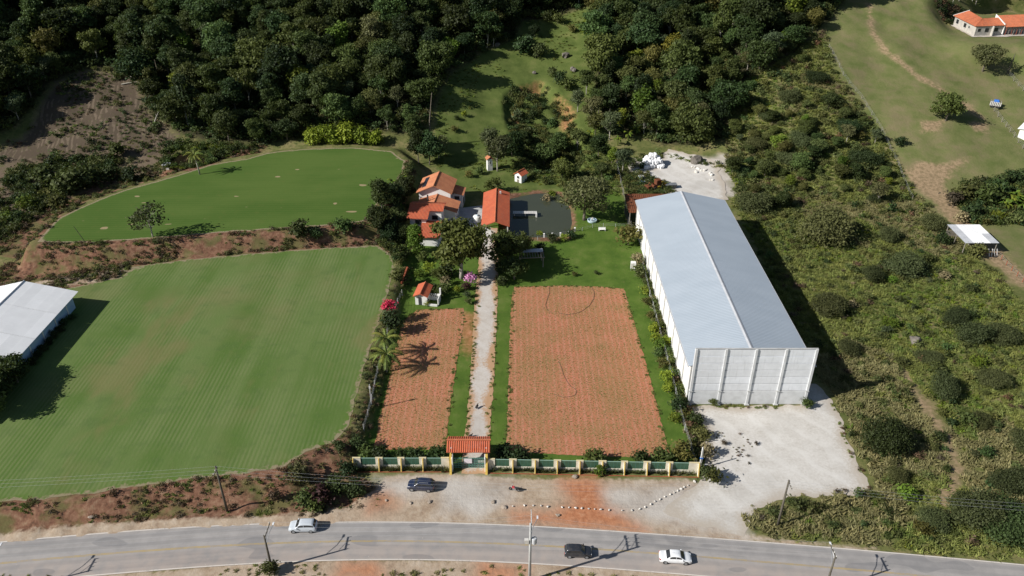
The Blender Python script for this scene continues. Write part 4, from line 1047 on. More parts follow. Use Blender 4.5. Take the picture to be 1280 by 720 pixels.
MB().slab([(14.0, -4.2, 2.5), (20.6, -4.2, 2.5), (20.6, -0.3, 3.0), (14.0, -0.3, 3.0)], 0.06).part('canopy', 'sheet_grey', sh)
for x in (14.2, 20.3): MB().tube([(x, -4.0, -0.1), (x, -4.0, 2.45)], 0.06, 6).part('canopy_post', 'steel', sh)
ds = thing('satellite_dish', 'grey mesh dish beside the end of the white shed', 'dish', (-93.2, 112.0, Z_LOW), R(200))
MB().lathe([(0.05, 1.2), (0.5, 1.25), (0.95, 1.45), (1.2, 1.7), (1.15, 1.72), (0.9, 1.5), (0.45, 1.31), (0.05, 1.26)], 16).part('bowl', 'sheet_grey', ds)
MB().tube([(0, 0, 0), (0, 0, 1.2)], 0.06, 6).part('mast', 'steel', ds)
MB().tube([(0.9, 0, 1.5), (0.1, 0, 2.3)], 0.03, 5).part('feed_arm', 'steel', ds)

# ---- house
ho = thing('house', 'white two storey house with orange tiled gable roofs and added front blocks', 'house', (-25.0, 187.4, 0), R(-5))
gable_walls(MB(), 0.6, 8.9, 0.7, 9.0, 0, 5.5, 7.35, 5.5, 4.7).part('wall', 'white_wall', ho)
ra, rb = ridge_roof(ho, 'tile_orange', 0.0, 4.7, 9.4, 0.0, 9.7, 5.45, 7.6, 5.45, cap='tile_orange')
sp = MB()
for k in range(6): pass
for k in range(6):
    y = 2.0 + 1.05 * k
    MB().slab([(1.15, y, 6.10), (1.15, y + 0.98, 6.10), (2.2, y + 0.98, 6.58), (2.2, y, 6.58)], 0.05).part('solar_panel', 'solar', ra)
simple_window(ho, 1.4, 2.5, 0.9, 2.0, 0.7); simple_window(ho, 6.0, 7.2, 3.4, 4.5, 0.7)
simple_window(ho, 2.0, 3.2, 3.3, 4.5, 8.9, axis='x', sgn=1); simple_window(ho, 5.4, 6.6, 0.9, 2.1, 8.9, axis='x', sgn=1)
# porch on the east side
MB().ribbed((12.0, 3.2, 3.75), (12.0, 8.2, 3.75), (8.4, 8.2, 4.75), (8.4, 3.2, 4.75), 0.32, 0.05, 0.1).part('porch_roof', 'tile_orange', ho)
MB().box(8.95, 11.6, 3.6, 3.8, 0, 3.85).box(11.4, 11.6, 3.8, 7.8, 0, 3.75).part('wall', 'white_wall', ho)
simple_window(ho, 9.4, 10.9, 2.2, 3.4, 3.6); simple_window(ho, 4.4, 6.8, 0.2, 2.4, 11.6, axis='x', sgn=1)
ho2 = ho
W0 = Matrix.Rotation(R(5), 3, 'Z')
def HL(x, y, z=0):      # world -> house frame
    v = W0 @ Vector((x + 25.0, y - 187.4, 0)); return (v.x, v.y, z)
# middle block: ridge along y
x_l, x_m, x_r = 0.8, 5.6, 11.6
gable_walls(MB(), 1.2, 11.1, -5.6, 0.68, 0, 3.55, 4.85, 3.15, x_m).part('wall', 'white_wall', ho)
ridge_roof(ho, 'tile_orange', x_l, x_m, x_r, -6.2, 0.55, 3.6, 5.1, 3.2, cap='tile_orange')
# front block: ridge along x, L-shaped eave
fb = MB()
fb.box(0.9, 4.9, -13.0, -12.8, 0, 4.75); fb.box(0.9, 1.1, -12.8, -5.7, 0, 4.9); fb.box(4.7, 4.9, -12.8, -10.2, 0, 4.75)
fb.box(4.9, 8.3, -10.2, -10.0, 0, 5.2); fb.box(8.1, 8.3, -10.0, -5.7, 0, 5.3); fb.box(1.1, 8.1, -5.95, -5.75, 0, 5.1)
fb.part('wall', 'white_wall', ho)
MB().ribbed((0.2, -13.7, 4.78), (5.5, -13.7, 4.78), (5.5, -8.3, 6.35), (0.2, -8.3, 6.35), 0.32, 0.05, 0.1).part('roof', 'tile_red', ho)
MB().ribbed((5.505, -10.75, 5.64), (8.9, -10.75, 5.64), (8.9, -8.3, 6.35), (5.505, -8.3, 6.35), 0.32, 0.05, 0.1).part('roof', 'tile_red', ho)
MB().ribbed((0.2, -5.4, 5.5), (8.9, -5.4, 5.5), (8.9, -8.3, 6.35), (0.2, -8.3, 6.35), 0.32, 0.05, 0.1).part('roof', 'tile_red', ho)
MB().tube([(0.18, -8.3, 6.4), (4.5, -8.3, 6.4), (8.92, -8.3, 6.4)], 0.13, 8).part('ridge_cap', 'tile_old', ho)
simple_window(ho, 2.2, 3.8, 2.9, 4.2, -13.0, 'wood_grey'); simple_window(ho, 5.9, 7.4, 3.0, 4.2, -10.2, 'wood_grey')
simple_window(ho, 2.0, 3.4, 0.6, 1.9, -13.0, 'wood_grey')
# low front roof
MB().ribbed((3.9, -19.2, 2.55), (9.2, -19.2, 2.55), (9.2, -12.0, 3.6), (3.9, -12.0, 3.6), 0.32, 0.05, 0.1).part('porch_roof', 'tile_red', ho)
MB().box(4.3, 8.9, -18.6, -18.4, 0, 2.45).box(4.3, 4.5, -18.4, -13.05, 0, 2.7).box(8.7, 8.9, -18.4, -12.2, 0, 2.7).part('wall', 'white_wall', ho)
MB().tube([(3.6, -2.8, 3.9), (3.6, -2.8, 6.3)], 0.2, 8).part('chimney_pipe', 'dark_metal', ho)
MB().bevbox(0.0, 12.2, -6.6, 0.4, -0.2, 0.1).part('plinth', 'concrete', ho)

# ---- garage
ga = thing('garage', 'open sided garage with a long bright red tiled roof beside the pond', 'garage', (-7.6, 172.9, 0), 0)
ridge_roof(ga, 'tile_red', 0.0, 3.45, 7.0, 0.0, 20.2, 2.95, 4.25, 2.95, cap='tile_old')
for x in (0.5, 6.5):
    for k in range(5): MB().bevbox(x - 0.14, x + 0.14, 0.5 + 4.7 * k, 0.78 + 4.7 * k, 0, 2.95).part('post', 'white_wall', ga)
MB().box(0.5, 2.4, 0.3, 0.48, 0, 2.6).part('wall', 'white_wall', ga); MB().box(6.3, 6.5, 6.2, 19.2, 0, 2.85).part('wall', 'white_wall', ga); MB().box(0.7, 6.2, 19.4, 19.6, 0, 2.9).part('wall', 'white_wall', ga)
MB().bevbox(4.3, 4.75, 17.4, 17.85, 3.6, 4.5).part('chimney', 'ceramic', ga)
wp = thing('water_tank', 'white plastic water tank standing against the garage wall', 'tank', (-9.0, 181.5, 0.03), 0)
MB().lathe([(0.9, 0), (1.0, 0.15), (1.0, 1.5), (0.85, 1.7), (0.3, 1.78), (0.3, 1.86)], 16).part('tank_body', 'white_wall', wp, True)
MB().lathe([(0.34, 1.86), (0.34, 1.92), (0.1, 1.97)], 12).part('lid', 'pale_blue', wp)

# ---- small tool house beside the striped field
x, y = P(509, 368)
th_ = thing('tool_house', 'tiny white outhouse with orange tiled roof and a walled yard', 'outhouse', (-20.9, 141.5, 0), R(-8))
gable_walls(MB(), 0.2, 2.8, 0.3, 3.6, 0, 2.3, 2.85, 2.2, 1.5).part('wall', 'white_wall', th_)
ridge_roof(th_, 'tile_red', -0.15, 1.5, 3.1, -0.15, 4.9, 2.3, 3.05, 2.25, cap='tile_old')
MB().box(0.9, 1.6, 0.26, 0.30, 0, 1.9).part('door', 'dark_metal', th_)
MB().box(2.82, 5.2, 2.6, 2.8, 0, 1.6).box(5.0, 5.2, 0.5, 2.6, 0, 1.6).box(2.82, 5.0, 0.1, 0.3, 0, 0.5).part('yard_wall', 'white_wall', th_)
MB().box(5.05, 5.35, 2.45, 2.85, 1.6, 3.1).part('chimney', 'white_wall', th_)
x, y = P(510, 343)
bw_ = thing('brick_wall', 'low red brick wall by the corner of the striped field', 'wall', (-24.2, 148.2, 0), R(86))
for r in range(5):
    for k in range(9): MB().bevbox(k * 0.8 + 0.4 * (r % 2), k * 0.8 + 0.77 + 0.4 * (r % 2), 0, 0.35, r * 0.32, r * 0.32 + 0.3, 0.02).part('block', 'brick_red', bw_)

# ---- shrine-like little houses behind the garage
X, Y, Z = PT(651, 226)
sv = thing('white_hut', 'small white hut with red tiled roof beside the water behind the garage', 'hut', (X, Y, Z - 0.1), R(-38))
gable_walls(MB(), -1.2, 1.2, -1.3, 1.3, 0, 2.4, 3.2, 2.4, 0.0, 0.15).part('wall', 'white_wall', sv)
ridge_roof(sv, 'tile_red', -1.5, 0, 1.5, -1.6, 1.6, 2.35, 3.35, 2.35, cap='tile_old')
simple_window(sv, -0.4, 0.5, 1.2, 2.1, -1.3)
MB().box(-0.35, 0.35, -1.36, -1.30, 0, 1.0).part('door', 'wood_grey', sv)
X, Y, Z = PT(612, 212)
tw = thing('white_tower', 'narrow white tower with a little orange roof under the grey-green tree', 'tower', (X, Y, Z - 0.1), R(15))
MB().bevbox(-0.75, 0.75, -0.75, 0.75, 0, 3.6, 0.02).part('shaft', 'white_wall', tw)
ridge_roof(tw, 'tile_orange', -1.1, 0, 1.1, -1.1, 1.1, 3.55, 4.4, 3.55, cap='tile_orange')
simple_window(tw, -0.3, 0.3, 2.0, 2.9, -0.75)

# ---- house on the hill, upper right
def hill_house():
    X, Y, Z = PT(1217, 45.5)
    t = thing('farmhouse', 'unfinished block farmhouse with mottled red roof on the hill pasture', 'house', (X, Y, Z), R(0))
    Z -= 0
    # wing A runs back to the left from the corner, wing B to the right
    q = lambda px, py, z: Vector((lambda p: (p[0] - X, p[1] - Y, z))(P(px, py, Z + z)))
    A0 = q(1191, 32, 0); A0.z = 0
    B0 = q(1251, 44, 0); B0.z = 0
    C0 = Vector((0, 0, 0))
    hh = 3.3
    dA = (A0 - C0); lA = dA.length; ua = dA.normalized(); na = Vector((-ua.y, ua.x, 0))
    if na.x < 0: na = -na
    ub = (B0 - C0).normalized(); lB = (B0 - C0).length; nb_ = Vector((-ub.y, ub.x, 0))
    if nb_.y < 0: nb_ = -nb_
    def wall(a, b, z0, z1, th=0.2, nrm=None):
        d = (b - a).normalized(); n = Vector((-d.y, d.x, 0)) * th
        if nrm is not None and n.dot(nrm) < 0: n = -n
        return MB().add([a + Vector((0, 0, z0)), b + Vector((0, 0, z0)), b + n + Vector((0, 0, z0)), a + n + Vector((0, 0, z0)), a + Vector((0, 0, z1)), b + Vector((0, 0, z1)), b + n + Vector((0, 0, z1)), a + n + Vector((0, 0, z1))],
                        [(3, 2, 1, 0), (4, 5, 6, 7), (0, 1, 5, 4), (1, 2, 6, 5), (2, 3, 7, 6), (3, 0, 4, 7)])
    wA, wB = 6.0, 5.5
    wall(C0, A0, -1.2, hh, nrm=na).part('wall', 'raw_block', t)
    wall(A0, A0 + na * wA, -1.2, hh, nrm=-ua).part('wall', 'raw_block', t)
    wall(A0 + na * wA, C0 + na * wA, -1.2, hh, nrm=-na).part('wall', 'raw_block', t)
    wall(C0 + ub * 0.02, B0, -1.2, hh, nrm=nb_).part('wall', 'raw_block', t)
    wall(B0, B0 + nb_ * wB, -1.2, hh, nrm=-ub).part('wall', 'raw_block', t)
    e = 0.5; up = Vector((0, 0, 1))
    mid = (na + nb_).normalized()
    ca = C0 - na * e - nb_ * e * 0.5 + up * (hh + 0.02)
    rdg = C0 + mid * 5.2 + up * (hh + 1.7)
    r1 = MB().ribbed(A0 + ua * e - na * e + up * (hh + 0.02), ca, rdg, A0 + ua * e + na * 4.4 + up * (hh + 1.7), 0.4, 0.06, 0.12).part('roof', 'tile_old', t)
    MB().ribbed(ca, B0 + ub * e - nb_ * e + up * (hh + 0.02), B0 + ub * e + nb_ * 3.6 + up * (hh + 1.7), rdg, 0.4, 0.06, 0.12).part('roof', 'tile_old', t)
    MB().slab([A0 + ua * (e + 0.3) - na * e + up * (hh + 0.1), A0 + ua * e - na * e + up * (hh + 0.1), A0 + ua * e + na * 4.6 + up * (hh + 1.85), A0 + ua * (e + 0.3) + na * 4.6 + up * (hh + 1.85)], 0.3).part('verge', 'white_wall', t)
    # windows
    def win(a, d, n, s0, s1, z0, z1):
        o = a - n * 0.03
        m = MB(); p = [o + d * s0 + up * z0, o + d * s1 + up * z0, o + d * s1 + up * z1, o + d * s0 + up * z1]
        m.add(p + [v + n * 0.02 for v in p], [(0, 1, 2, 3), (7, 6, 5, 4), (0, 4, 5, 1), (1, 5, 6, 2), (2, 6, 7, 3), (3, 7, 4, 0)])
        w = m.part('window', 'concrete', t)
        i = 0.08; m = MB(); o2 = o - n * 0.012
        p = [o2 + d * (s0 + i) + up * (z0 + i), o2 + d * (s1 - i) + up * (z0 + i), o2 + d * (s1 - i) + up * (z1 - i), o2 + d * (s0 + i) + up * (z1 - i)]
        m.add(p + [v + n * 0.01 for v in p], [(0, 1, 2, 3), (7, 6, 5, 4), (0, 4, 5, 1), (1, 5, 6, 2), (2, 6, 7, 3), (3, 7, 4, 0)]); m.part('pane', 'window_dark', w)
    win(C0, ua, na, lA * 0.78, lA * 0.90, 1.2, 2.7); win(C0, ua, na, lA * 0.42, lA * 0.54, 1.2, 2.7); win(C0, ua, na, lA * 0.26, lA * 0.32, 1.6, 2.4)
    win(C0, ub, nb_, lB * 0.08, lB * 0.20, 1.4, 2.6); win(C0, ub, nb_, lB * 0.34, lB * 0.50, 1.2, 2.6); win(C0, ub, nb_, lB * 0.62, lB * 0.84, 1.2, 2.6)
    # right wing with a porch of thin props
    D0 = B0 + ub * 0.3 + nb_ * 1.2; D1 = D0 + ub * 11
    MB().ribbed(D0 - nb_ * 2.4 + up * 2.9, D1 - nb_ * 2.4 + up * 2.9, D1 + nb_ * 3.6 + up * (hh + 2.1), D0 + nb_ * 3.6 + up * (hh + 2.1), 0.4, 0.06, 0.12).part('roof', 'tile_old', t)
    wall(D0 + nb_ * 0.8, D1 + nb_ * 0.8, -0.8, hh, nrm=nb_).part('wall', 'concrete', t)
    g1 = MB(); a = D0 - ub * 0.28
    P3_ = [a - nb_ * 1.6 + up * -0.6, a + nb_ * 3.8 + up * -0.6, a + nb_ * 3.8 + up * (hh + 2.5), a - nb_ * 1.6 + up * (hh + 0.4)]
    g1.add(P3_ + [v + ub * 0.22 for v in P3_], [(0, 1, 2, 3), (7, 6, 5, 4), (0, 4, 5, 1), (1, 5, 6, 2), (2, 6, 7, 3), (3, 7, 4, 0)]); g1.part('gable_wall', 'white_wall', t)
    for k in range(11):
        s = D0 + ub * (0.5 + 1.0 * k) - nb_ * 2.1
        MB().tube([s + up * -0.6 + ub * 0.25 * ((k % 3) - 1), s + up * 2.85], 0.07, 5).part('prop', 'wood_grey' if k % 2 else 'brick_red', t)
    pad = outline(np.array([(X + v.x, Y + v.y) for v in (A0 + ua * 0.6 - na * 0.8, C0 - mid * 1.6, B0 - nb_ * 2.6, D1 - nb_ * 3.2 + ub * 2, D1 + nb_ * 3, A0 + na * 4)]), 0.6, 0.3, 1.5, 9)
    sheet('house_yard', pad, lambda x, y: h(x, y) + 0.12, 'gravel', 0.9)
    return t
hill_house()

# ---- white roofed open shelter, right
X, Y = 107.2, 164.0
zg = hz(111, 168)
ct = thing('open_shelter', 'open shelter under a bright white sheet roof at the scrub edge', 'shelter', (X, Y, zg), 0)
for k in range(4):
    for j in range(2):
        MB().ribbed((2.0 * k, 4.6 * j, 3.0 + 0.12 * j), (2.0 * k + 1.98, 4.6 * j, 3.0 + 0.12 * j), (2.0 * k + 1.98, 4.6 * j + 4.7, 3.13 + 0.12 * j), (2.0 * k, 4.6 * j + 4.7, 3.13 + 0.12 * j), 0.33, 0.03, 0.03).part('roof_sheet', 'sheet_grey' if (k == 0 or (k == 3 and j == 0)) else 'sheet_white', ct)
for x in (0.2, 3.9, 7.7):
    for y in (0.3, 4.6, 8.9): MB().tube([(x, y, -0.6), (x, y, 2.98 + 0.03 * y)], 0.1, 6).part('post', 'wood_grey', ct)
MB().box(0.3, 7.6, 8.7, 8.82, -0.4, 1.9).part('back_boards', 'wood_grey', ct)
hp = thing('machine', 'rusty red farm implement parked under the edge of the white roof', 'implement', (111.3, 163.6, hz(111.3, 163.6)), R(10))
MB().bevbox(-1.2, 1.0, -0.4, 0.5, 0.3, 0.8, 0.1).part('frame', 'rust', hp)
MB().lathe([(0.35, -0.62), (0.4, -0.5), (0.35, -0.42)], 12, (-0.8, 0.35), 'y').part('wheel', 'rubber', hp)
MB().lathe([(0.35, 0.52), (0.4, 0.6), (0.35, 0.7)], 12, (-0.8, 0.35), 'y').part('wheel', 'rubber', hp)
MB().tube([(1.0, 0, 0.5), (2.1, 0.1, 0.4)], 0.07, 6).part('drawbar', 'rust', hp)
for k, (dx, a) in enumerate([(0, 0.3), (0.7, -0.2), (1.3, 0.4), (1.9, 0.1)]):
    x = 113.0 + dx
    b = thing('timber_plank', 'pale planks leaning by the shelter corner', 'plank', (x, 163.4, hz(x, 163.4)), a, 'pale planks leaning by the shelter')
    MB().slab([(0, -0.5, 0.0), (0.22, -0.5, 0.0), (0.22, 0.3, 1.7), (0, 0.3, 1.7)], 0.05).part('board', 'ceramic', b)

# ---- orange sided cabin at the right edge
X, Y, Z = PT(1277, 173)
cb = thing('cabin', 'orange and white cabin with a pale roof, cut off by the frame edge', 'cabin', (X - 1.0, Y + 0.5, Z), R(-42))
MB().box(0, 0.2, 0, 6.0, -0.5, 2.7).box(0.2, 5, 0, 0.2, -0.5, 2.7).box(0.2, 5, 5.8, 6.0, -0.5, 2.7).box(4.8, 5.0, 0.2, 5.8, -0.5, 2.7).part('wall', 'white_wall', cb)
MB().box(-0.06, -0.004, 3.4, 6.0, -0.3, 2.68).part('cladding', 'wood_orange', cb)
simple_window(cb, 2.2, 3.2, 0.9, 2.2, -0.0, axis='x', sgn=-1)
MB().ribbed((-0.6, -0.5, 2.75), (-0.6, 6.5, 2.75), (5.5, 6.5, 3.5), (5.5, -0.5, 3.5), 0.4, 0.04, 0.05).part('roof', 'sheet_white', cb)

# small feeding hut by the brown pond, left
X, Y, Z = PT(209, 211)
fh = thing('pump_hut', 'tiny shelter with a grey sheet roof beside the brown pond', 'shelter', (X, Y, Z), R(-6))
MB().ribbed((-1.1, -0.7, 1.3), (1.1, -0.7, 1.3), (1.1, 0.8, 1.6), (-1.1, 0.8, 1.6), 0.3, 0.03, 0.03).part('roof', 'sheet_grey', fh)
for x in (-0.9, 0.9):
    for y_ in (-0.5, 0.6): MB().tube([(x, y_, -0.4), (x, y_, 1.35)], 0.05, 5).part('post', 'wood_grey', fh)
MB().bevbox(-0.1, 0.7, -0.4, 0.4, -0.2, 0.8, 0.05).part('pump_box', 'ceramic', fh)

# ------------------------------------------------------------------ front wall, gate
M['coping_paint'] = worn('coping_paint', (0.66, 0.55, 0.30), (0.58, 0.50, 0.32), 1.5, 0.7, 0.2, 0.06)
def front_wall(p0, p1, segs, label, fins):
    """segs: list of (start, end) of green panels along the wall; the rest is solid pier"""
    d = np.array(p1) - np.array(p0); Lw = float(np.hypot(*d)); t = thing('boundary_wall', label, 'wall', (p0[0], p0[1], 0), math.atan2(d[1], d[0]))
    H = 2.25; x = 0.0
    edges = [0.0]
    for a, b in segs:
        pr = MB().bevbox(x, a, -0.11, 0.11, -0.1, H, 0.02).part('pier', 'cream_wall', t)
        MB().box(x - 0.02 if x else x, a + 0.02, -0.13, 0.13, H, H + 0.05).part('coping', 'coping_paint', pr)
        MB().bevbox(a, b, -0.1, 0.1, -0.1, 0.75, 0.02).part('base_course', 'cream_wall', t)
        MB().box(a + 0.03, b - 0.03, -0.02, 0.02, 0.76, H - 0.12).part('panel', 'green_panel', t)
        m = MB().box(a, b, -0.04, 0.04, H - 0.115, H - 0.045)
        m.part('top_rail', 'green_rail', t)
        m = MB()
        for k in range(1, 4): m.box(a + (b - a) * k / 4 - 0.02, a + (b - a) * k / 4 + 0.02, -0.035, -0.022, 0.76, H - 0.12)
        m.part('mullion', 'green_paint', t)
        x = b
    pr = MB().bevbox(x, Lw, -0.11, 0.11, -0.1, H, 0.02).part('pier', 'cream_wall', t)
    MB().box(x - 0.02, Lw, -0.13, 0.13, H, H + 0.05).part('coping', 'coping_paint', pr)
    for f in fins:
        m = MB().prism([(-0.95, -0.1), (-0.115, -0.1), (-0.115, 2.2), (-0.35, 2.2)], f - 0.1, f + 0.1, 'x')
        m.part('buttress', 'cream_wall', t)
        MB().prism([(-1.0, -0.1), (-0.952, -0.1), (-0.352, 2.205), (-0.115, 2.205), (-0.115, 2.26), (-0.4, 2.26)], f - 0.075, f + 0.075, 'x').part('trim', 'yellow_paint', t)
    MB().box(0, Lw, -0.98, -0.86, -0.1, 0.09).part('bed_edging', 'brick_red', t)
    return t
def wx(px, base): return P(px, base)[0]
YW = 92.75
px_l = [(452, 470.5), (479.5, 498), (506.5, 524.7), (533.5, 552)]
x0 = wx(442, 585.5)
front_wall((x0, YW), (-10.05, YW), [(wx(a, 585.5) - x0, wx(b, 585.5) - x0) for a, b in px_l], 'cream and green front wall left of the tiled gateway', [0.12] + [wx(a, 585.5) - x0 for a in (475, 502.5, 529.5)])
pr0, pr1 = (-3.75, 92.5), (29.7, 91.6)
segs_r = [(618.7, 636.5), (645.7, 664.5), (673.3, 692), (701, 720), (729, 748), (757.5, 776), (784.5, 804), (813, 832), (841, 861)]
x1 = pr0[0]
sr = [(wx(a, 589 + 8 * (a - 610) / 263) - x1, wx(b, 589 + 8 * (a - 610) / 263) - x1) for a, b in segs_r]
front_wall(pr0, pr1, sr, 'long cream and green front wall right of the tiled gateway', [(a[1] + b[0]) / 2 for a, b in zip(sr[:-1], sr[1:])] + [33.3])

gt = thing('gateway', 'yellow gateway with a small red tiled roof and green barred gate', 'gateway', (0, 0, 0), 0)
for x in (-9.75, -4.05):
    pl = MB().prism([(91.2, -0.1), (93.3, -0.1), (93.3, 2.85), (92.35, 2.85)], x - 0.17, x + 0.17, 'x').part('pillar', 'yellow_paint', gt)
    MB().bevbox(x + (0.175 if x < -6 else -0.33), x + (0.33 if x < -6 else -0.175), 91.9, 93.2, -0.1, 2.8).part('pillar_face', 'white_wall', pl)
    MB().bevbox(x - 0.14, x + 0.14, 93.32, 93.62, -0.1, 3.75).part('column', 'ceramic', gt)
    MB().bevbox(x - 0.14, x + 0.14, 95.3, 95.6, -0.1, 3.75).part('column', 'ceramic', gt)
x0r, x1r = -10.4, -3.45
for k in range(20):      # tile courses, each a column of the slope
    a = x0r + (x1r - x0r) * k / 20; b = x0r + (x1r - x0r) * (k + 1) / 20; c = (a + b) / 2; q = b - a
    for (ya, za, yb, zb) in ((92.75, 3.35, 94.6, 4.22), (96.45, 3.35, 94.6, 4.22)):
        m = MB(); prof = [(a + 0.01, 0), (a + q * 0.25, 0.1), (c, 0.13), (b - q * 0.25, 0.1), (b - 0.01, 0)]
        v = [(px, ya, za + pz) for px, pz in prof] + [(px, yb, zb + pz) for px, pz in prof] + [(px, ya, za - 0.05) for px in (a + 0.01, b - 0.01)] + [(px, yb, zb - 0.05) for px in (a + 0.01, b - 0.01)]
        m.add(v, [(i, i + 1, i + 6, i + 5) for i in range(4)] + [(0, 10, 11, 4, 3, 2, 1), (5, 6, 7, 8, 9, 13, 12), (10, 12, 13, 11), (0, 5, 12, 10), (4, 11, 13, 9)])
        m.part('tile_course', 'tile_red', gt)
MB().tube([(x0r - 0.05, 94.6, 4.36), (-7, 94.6, 4.36), (x1r + 0.05, 94.6, 4.36)], 0.17, 8).part('ridge_cap', 'tile_old', gt)
MB().box(x0r + 0.3, x1r - 0.3, 93.4, 93.55, 3.3, 3.48).box(x0r + 0.3, x1r - 0.3, 95.4, 95.55, 3.3, 3.48).part('beam', 'wood_grey', gt)
for k, (a, b) in enumerate(((-9.5, -6.93), (-6.87, -4.3))):
    lf = MB().box(a, a + 0.09, 92.78, 92.86, 0.08, 2.15).box(b - 0.09, b, 92.78, 92.86, 0.08, 2.15).box(a + 0.09, b - 0.09, 92.78, 92.86, 0.08, 0.2).box(a + 0.09, b - 0.09, 92.78, 92.86, 2.03, 2.15).part('gate_leaf', 'green_paint', gt)
    for j in range(1, 5): MB().box(a + 0.09, b - 0.09, 92.80, 92.84, 0.2 + 0.37 * j - 0.1, 0.2 + 0.37 * j + 0.04).part('rail', 'green_paint', lf)
    for j in range(1, 6): MB().box(a + 0.09 + (b - a) * j / 6 - 0.04, a + 0.09 + (b - a) * j / 6 + 0.02, 92.785, 92.795, 0.2, 2.03).part('bar', 'green_paint', lf)
bn = MB().box(-7.65, -6.4, 92.70, 92.73, 1.1, 2.05).part('banner', 'banner'); tag(bn, 'small pale pinkish white banner tied to the green gate', 'banner')

# ------------------------------------------------------------------ poles, lamps, wires
def pole(base, hgt, mat, label, arms=(), lamp=None, trafo=None, r=0.16, pins=4, rot=0.0):
    x, y, z = base
    t = thing('utility_pole', label, 'pole', (x, y, z), rot)
    MB().tube([(0, 0, -0.5), (0, 0, hgt * 0.5), (0, 0, hgt)], [r * 1.15, r * 0.95, r * 0.7], 9).part('shaft', mat, t, True)
    for (za, y0, y1) in arms:
        a = MB().box(0.09, 0.2, y0, y1, za - 0.07, za + 0.07).part('crossarm', mat, t)
        MB().tube([(0.14, (y0 + y1) * 0.5 + 0.2, za - 0.05), (0.14, 0.02, za - 0.75)], 0.03, 5).part('brace', 'steel', t)
        for k in range(pins):
            yy = y0 + 0.12 + (y1 - y0 - 0.24) * k / max(1, pins - 1)
            MB().lathe([(0.03, za + 0.07), (0.035, za + 0.16), (0.07, za + 0.17), (0.075, za + 0.22), (0.045, za + 0.26), (0.06, za + 0.31), (0.03, za + 0.36)], 8, (0.14, yy)).part('insulator', 'ceramic', a)
    if lamp:
        za, ln, dx = lamp
        arm = MB().tube([(0, 0.1, za), (dx * 0.35, ln * 0.5, za + 0.75), (dx, ln, za + 1.0)], 0.045, 6).part('lamp_arm', 'steel', t)
        MB().prism([(ln - 0.05, za + 0.95), (ln + 0.5, za + 0.99), (ln + 0.47, za + 1.08), (ln + 0.2, za + 1.11), (ln - 0.05, za + 1.05)], dx - 0.11, dx + 0.11, 'x').part('lamp_head', 'lamp_glass', arm)
    if trafo:
        b = MB().lathe([(0.3, trafo - 0.55), (0.36, trafo - 0.5), (0.36, trafo + 0.35), (0.3, trafo + 0.45)], 12, (0.52, 0.1)).part('transformer', 'sheet_grey', t)
        for k in range(3): MB().lathe([(0.03, trafo + 0.45), (0.06, trafo + 0.5), (0.03, trafo + 0.68)], 6, (0.4 + 0.12 * k, 0.1)).part('bushing', 'ceramic', b)
        MB().bevbox(-0.75, -0.2, -0.22, 0.22, trafo - 0.35, trafo + 0.3, 0.04).part('switch_box', 'ceramic', t)
    return t
x, y = P(283, 635, 0.8); B1 = (x, y, hz(x, y)); B1 = (x, y, 0.7)
pole(B1, 8.6, 'pole_wood', 'leaning dark wooden pole on the bank below the striped field', [(8.2, -1.5, 0.15)], None, None, 0.17, 3)
x, y = P(340, 712); B2 = (x, y, 0)
pole(B2, 6.9, 'pole_wood', 'dark wooden pole with lamp arm on the near verge, left part of the road', [(6.7, -0.1, 2.3)], (5.0, 2.6, 0.4), None, 0.16, 4)
x, y = P(662, 725.5); B3 = (x, y, 0)
pole(B3, 11.2, 'pole_concrete', 'tall pale concrete pole with transformer and lamp on the near verge', [(10.9, -0.1, 2.4), (9.9, -0.1, 2.2)], (8.2, 2.6, 1.0), 7.9, 0.19, 4)
x, y = P(972, 657); B4 = (x, y, hz(x, y))
pole(B4, 9.2, 'pole_wood', 'dark wooden pole in the scrub beside the pale gravel yard', [(8.7, -1.2, 0.1)], None, None, 0.17, 3)
x, y = P(1030, 741); B5 = (x, y, 0)
pole(B5, 7.2, 'pole_wood', 'dark pole with lamp on the near verge, right part of the road', [(7.0, -0.1, 2.2)], (5.4, 2.6, 0.5), None, 0.15, 4)
x, y = P(2, 742); B6 = (x, y, 0)
pole(B6, 7.2, 'pole_concrete', 'near verge pole of which only the top edge enters the bottom left', [(7.0, -0.1, 2.2)], (5.4, 2.6, 0.5), None, 0.15, 4)
x, y = P(875, 586); B7 = (x, y, 0)
t = thing('service_post', 'slim white double post with a blue band at the right end of the front wall', 'post', B7, 0)
MB().tube([(-0.14, 0, -0.3), (-0.12, 0, 4.6)], 0.09, 7).part('shaft', 'white_wall', t); MB().tube([(0.14, 0, -0.3), (0.02, 0, 4.4)], 0.06, 6).part('conduit', 'ceramic', t)
MB().box(-0.26, 0.2, -0.12, 0.12, 2.2, 2.4).part('band', 'tarp_blue', t)
MB().bevbox(0.5, 1.1, -0.5, -0.1, 0, 1.2).part('meter_box', 'ceramic', t)
x, y = P(465, 511); t = thing('wooden_post', 'thin grey post between the palms and the striped field', 'post', (x, y, 0), 0)
MB().tube([(0, 0, -0.2), (0.05, 0, 5.4)], [0.12, 0.08], 7).part('shaft', 'pole_concrete', t); MB().bevbox(-0.1, 0.22, -0.14, 0.14, 4.6, 5.0).part('box', 'ceramic', t)
x, y = P(106, 302, Z_UP); t = thing('wooden_post', 'thin bare stake at the left end of the upper field', 'post', (x, y, Z_UP), (R(5), R(-16), 0))
MB().tube([(0, 0, -0.2), (0, 0, 4.4)], [0.08, 0.05], 6).part('shaft', 'pole_wood', t)

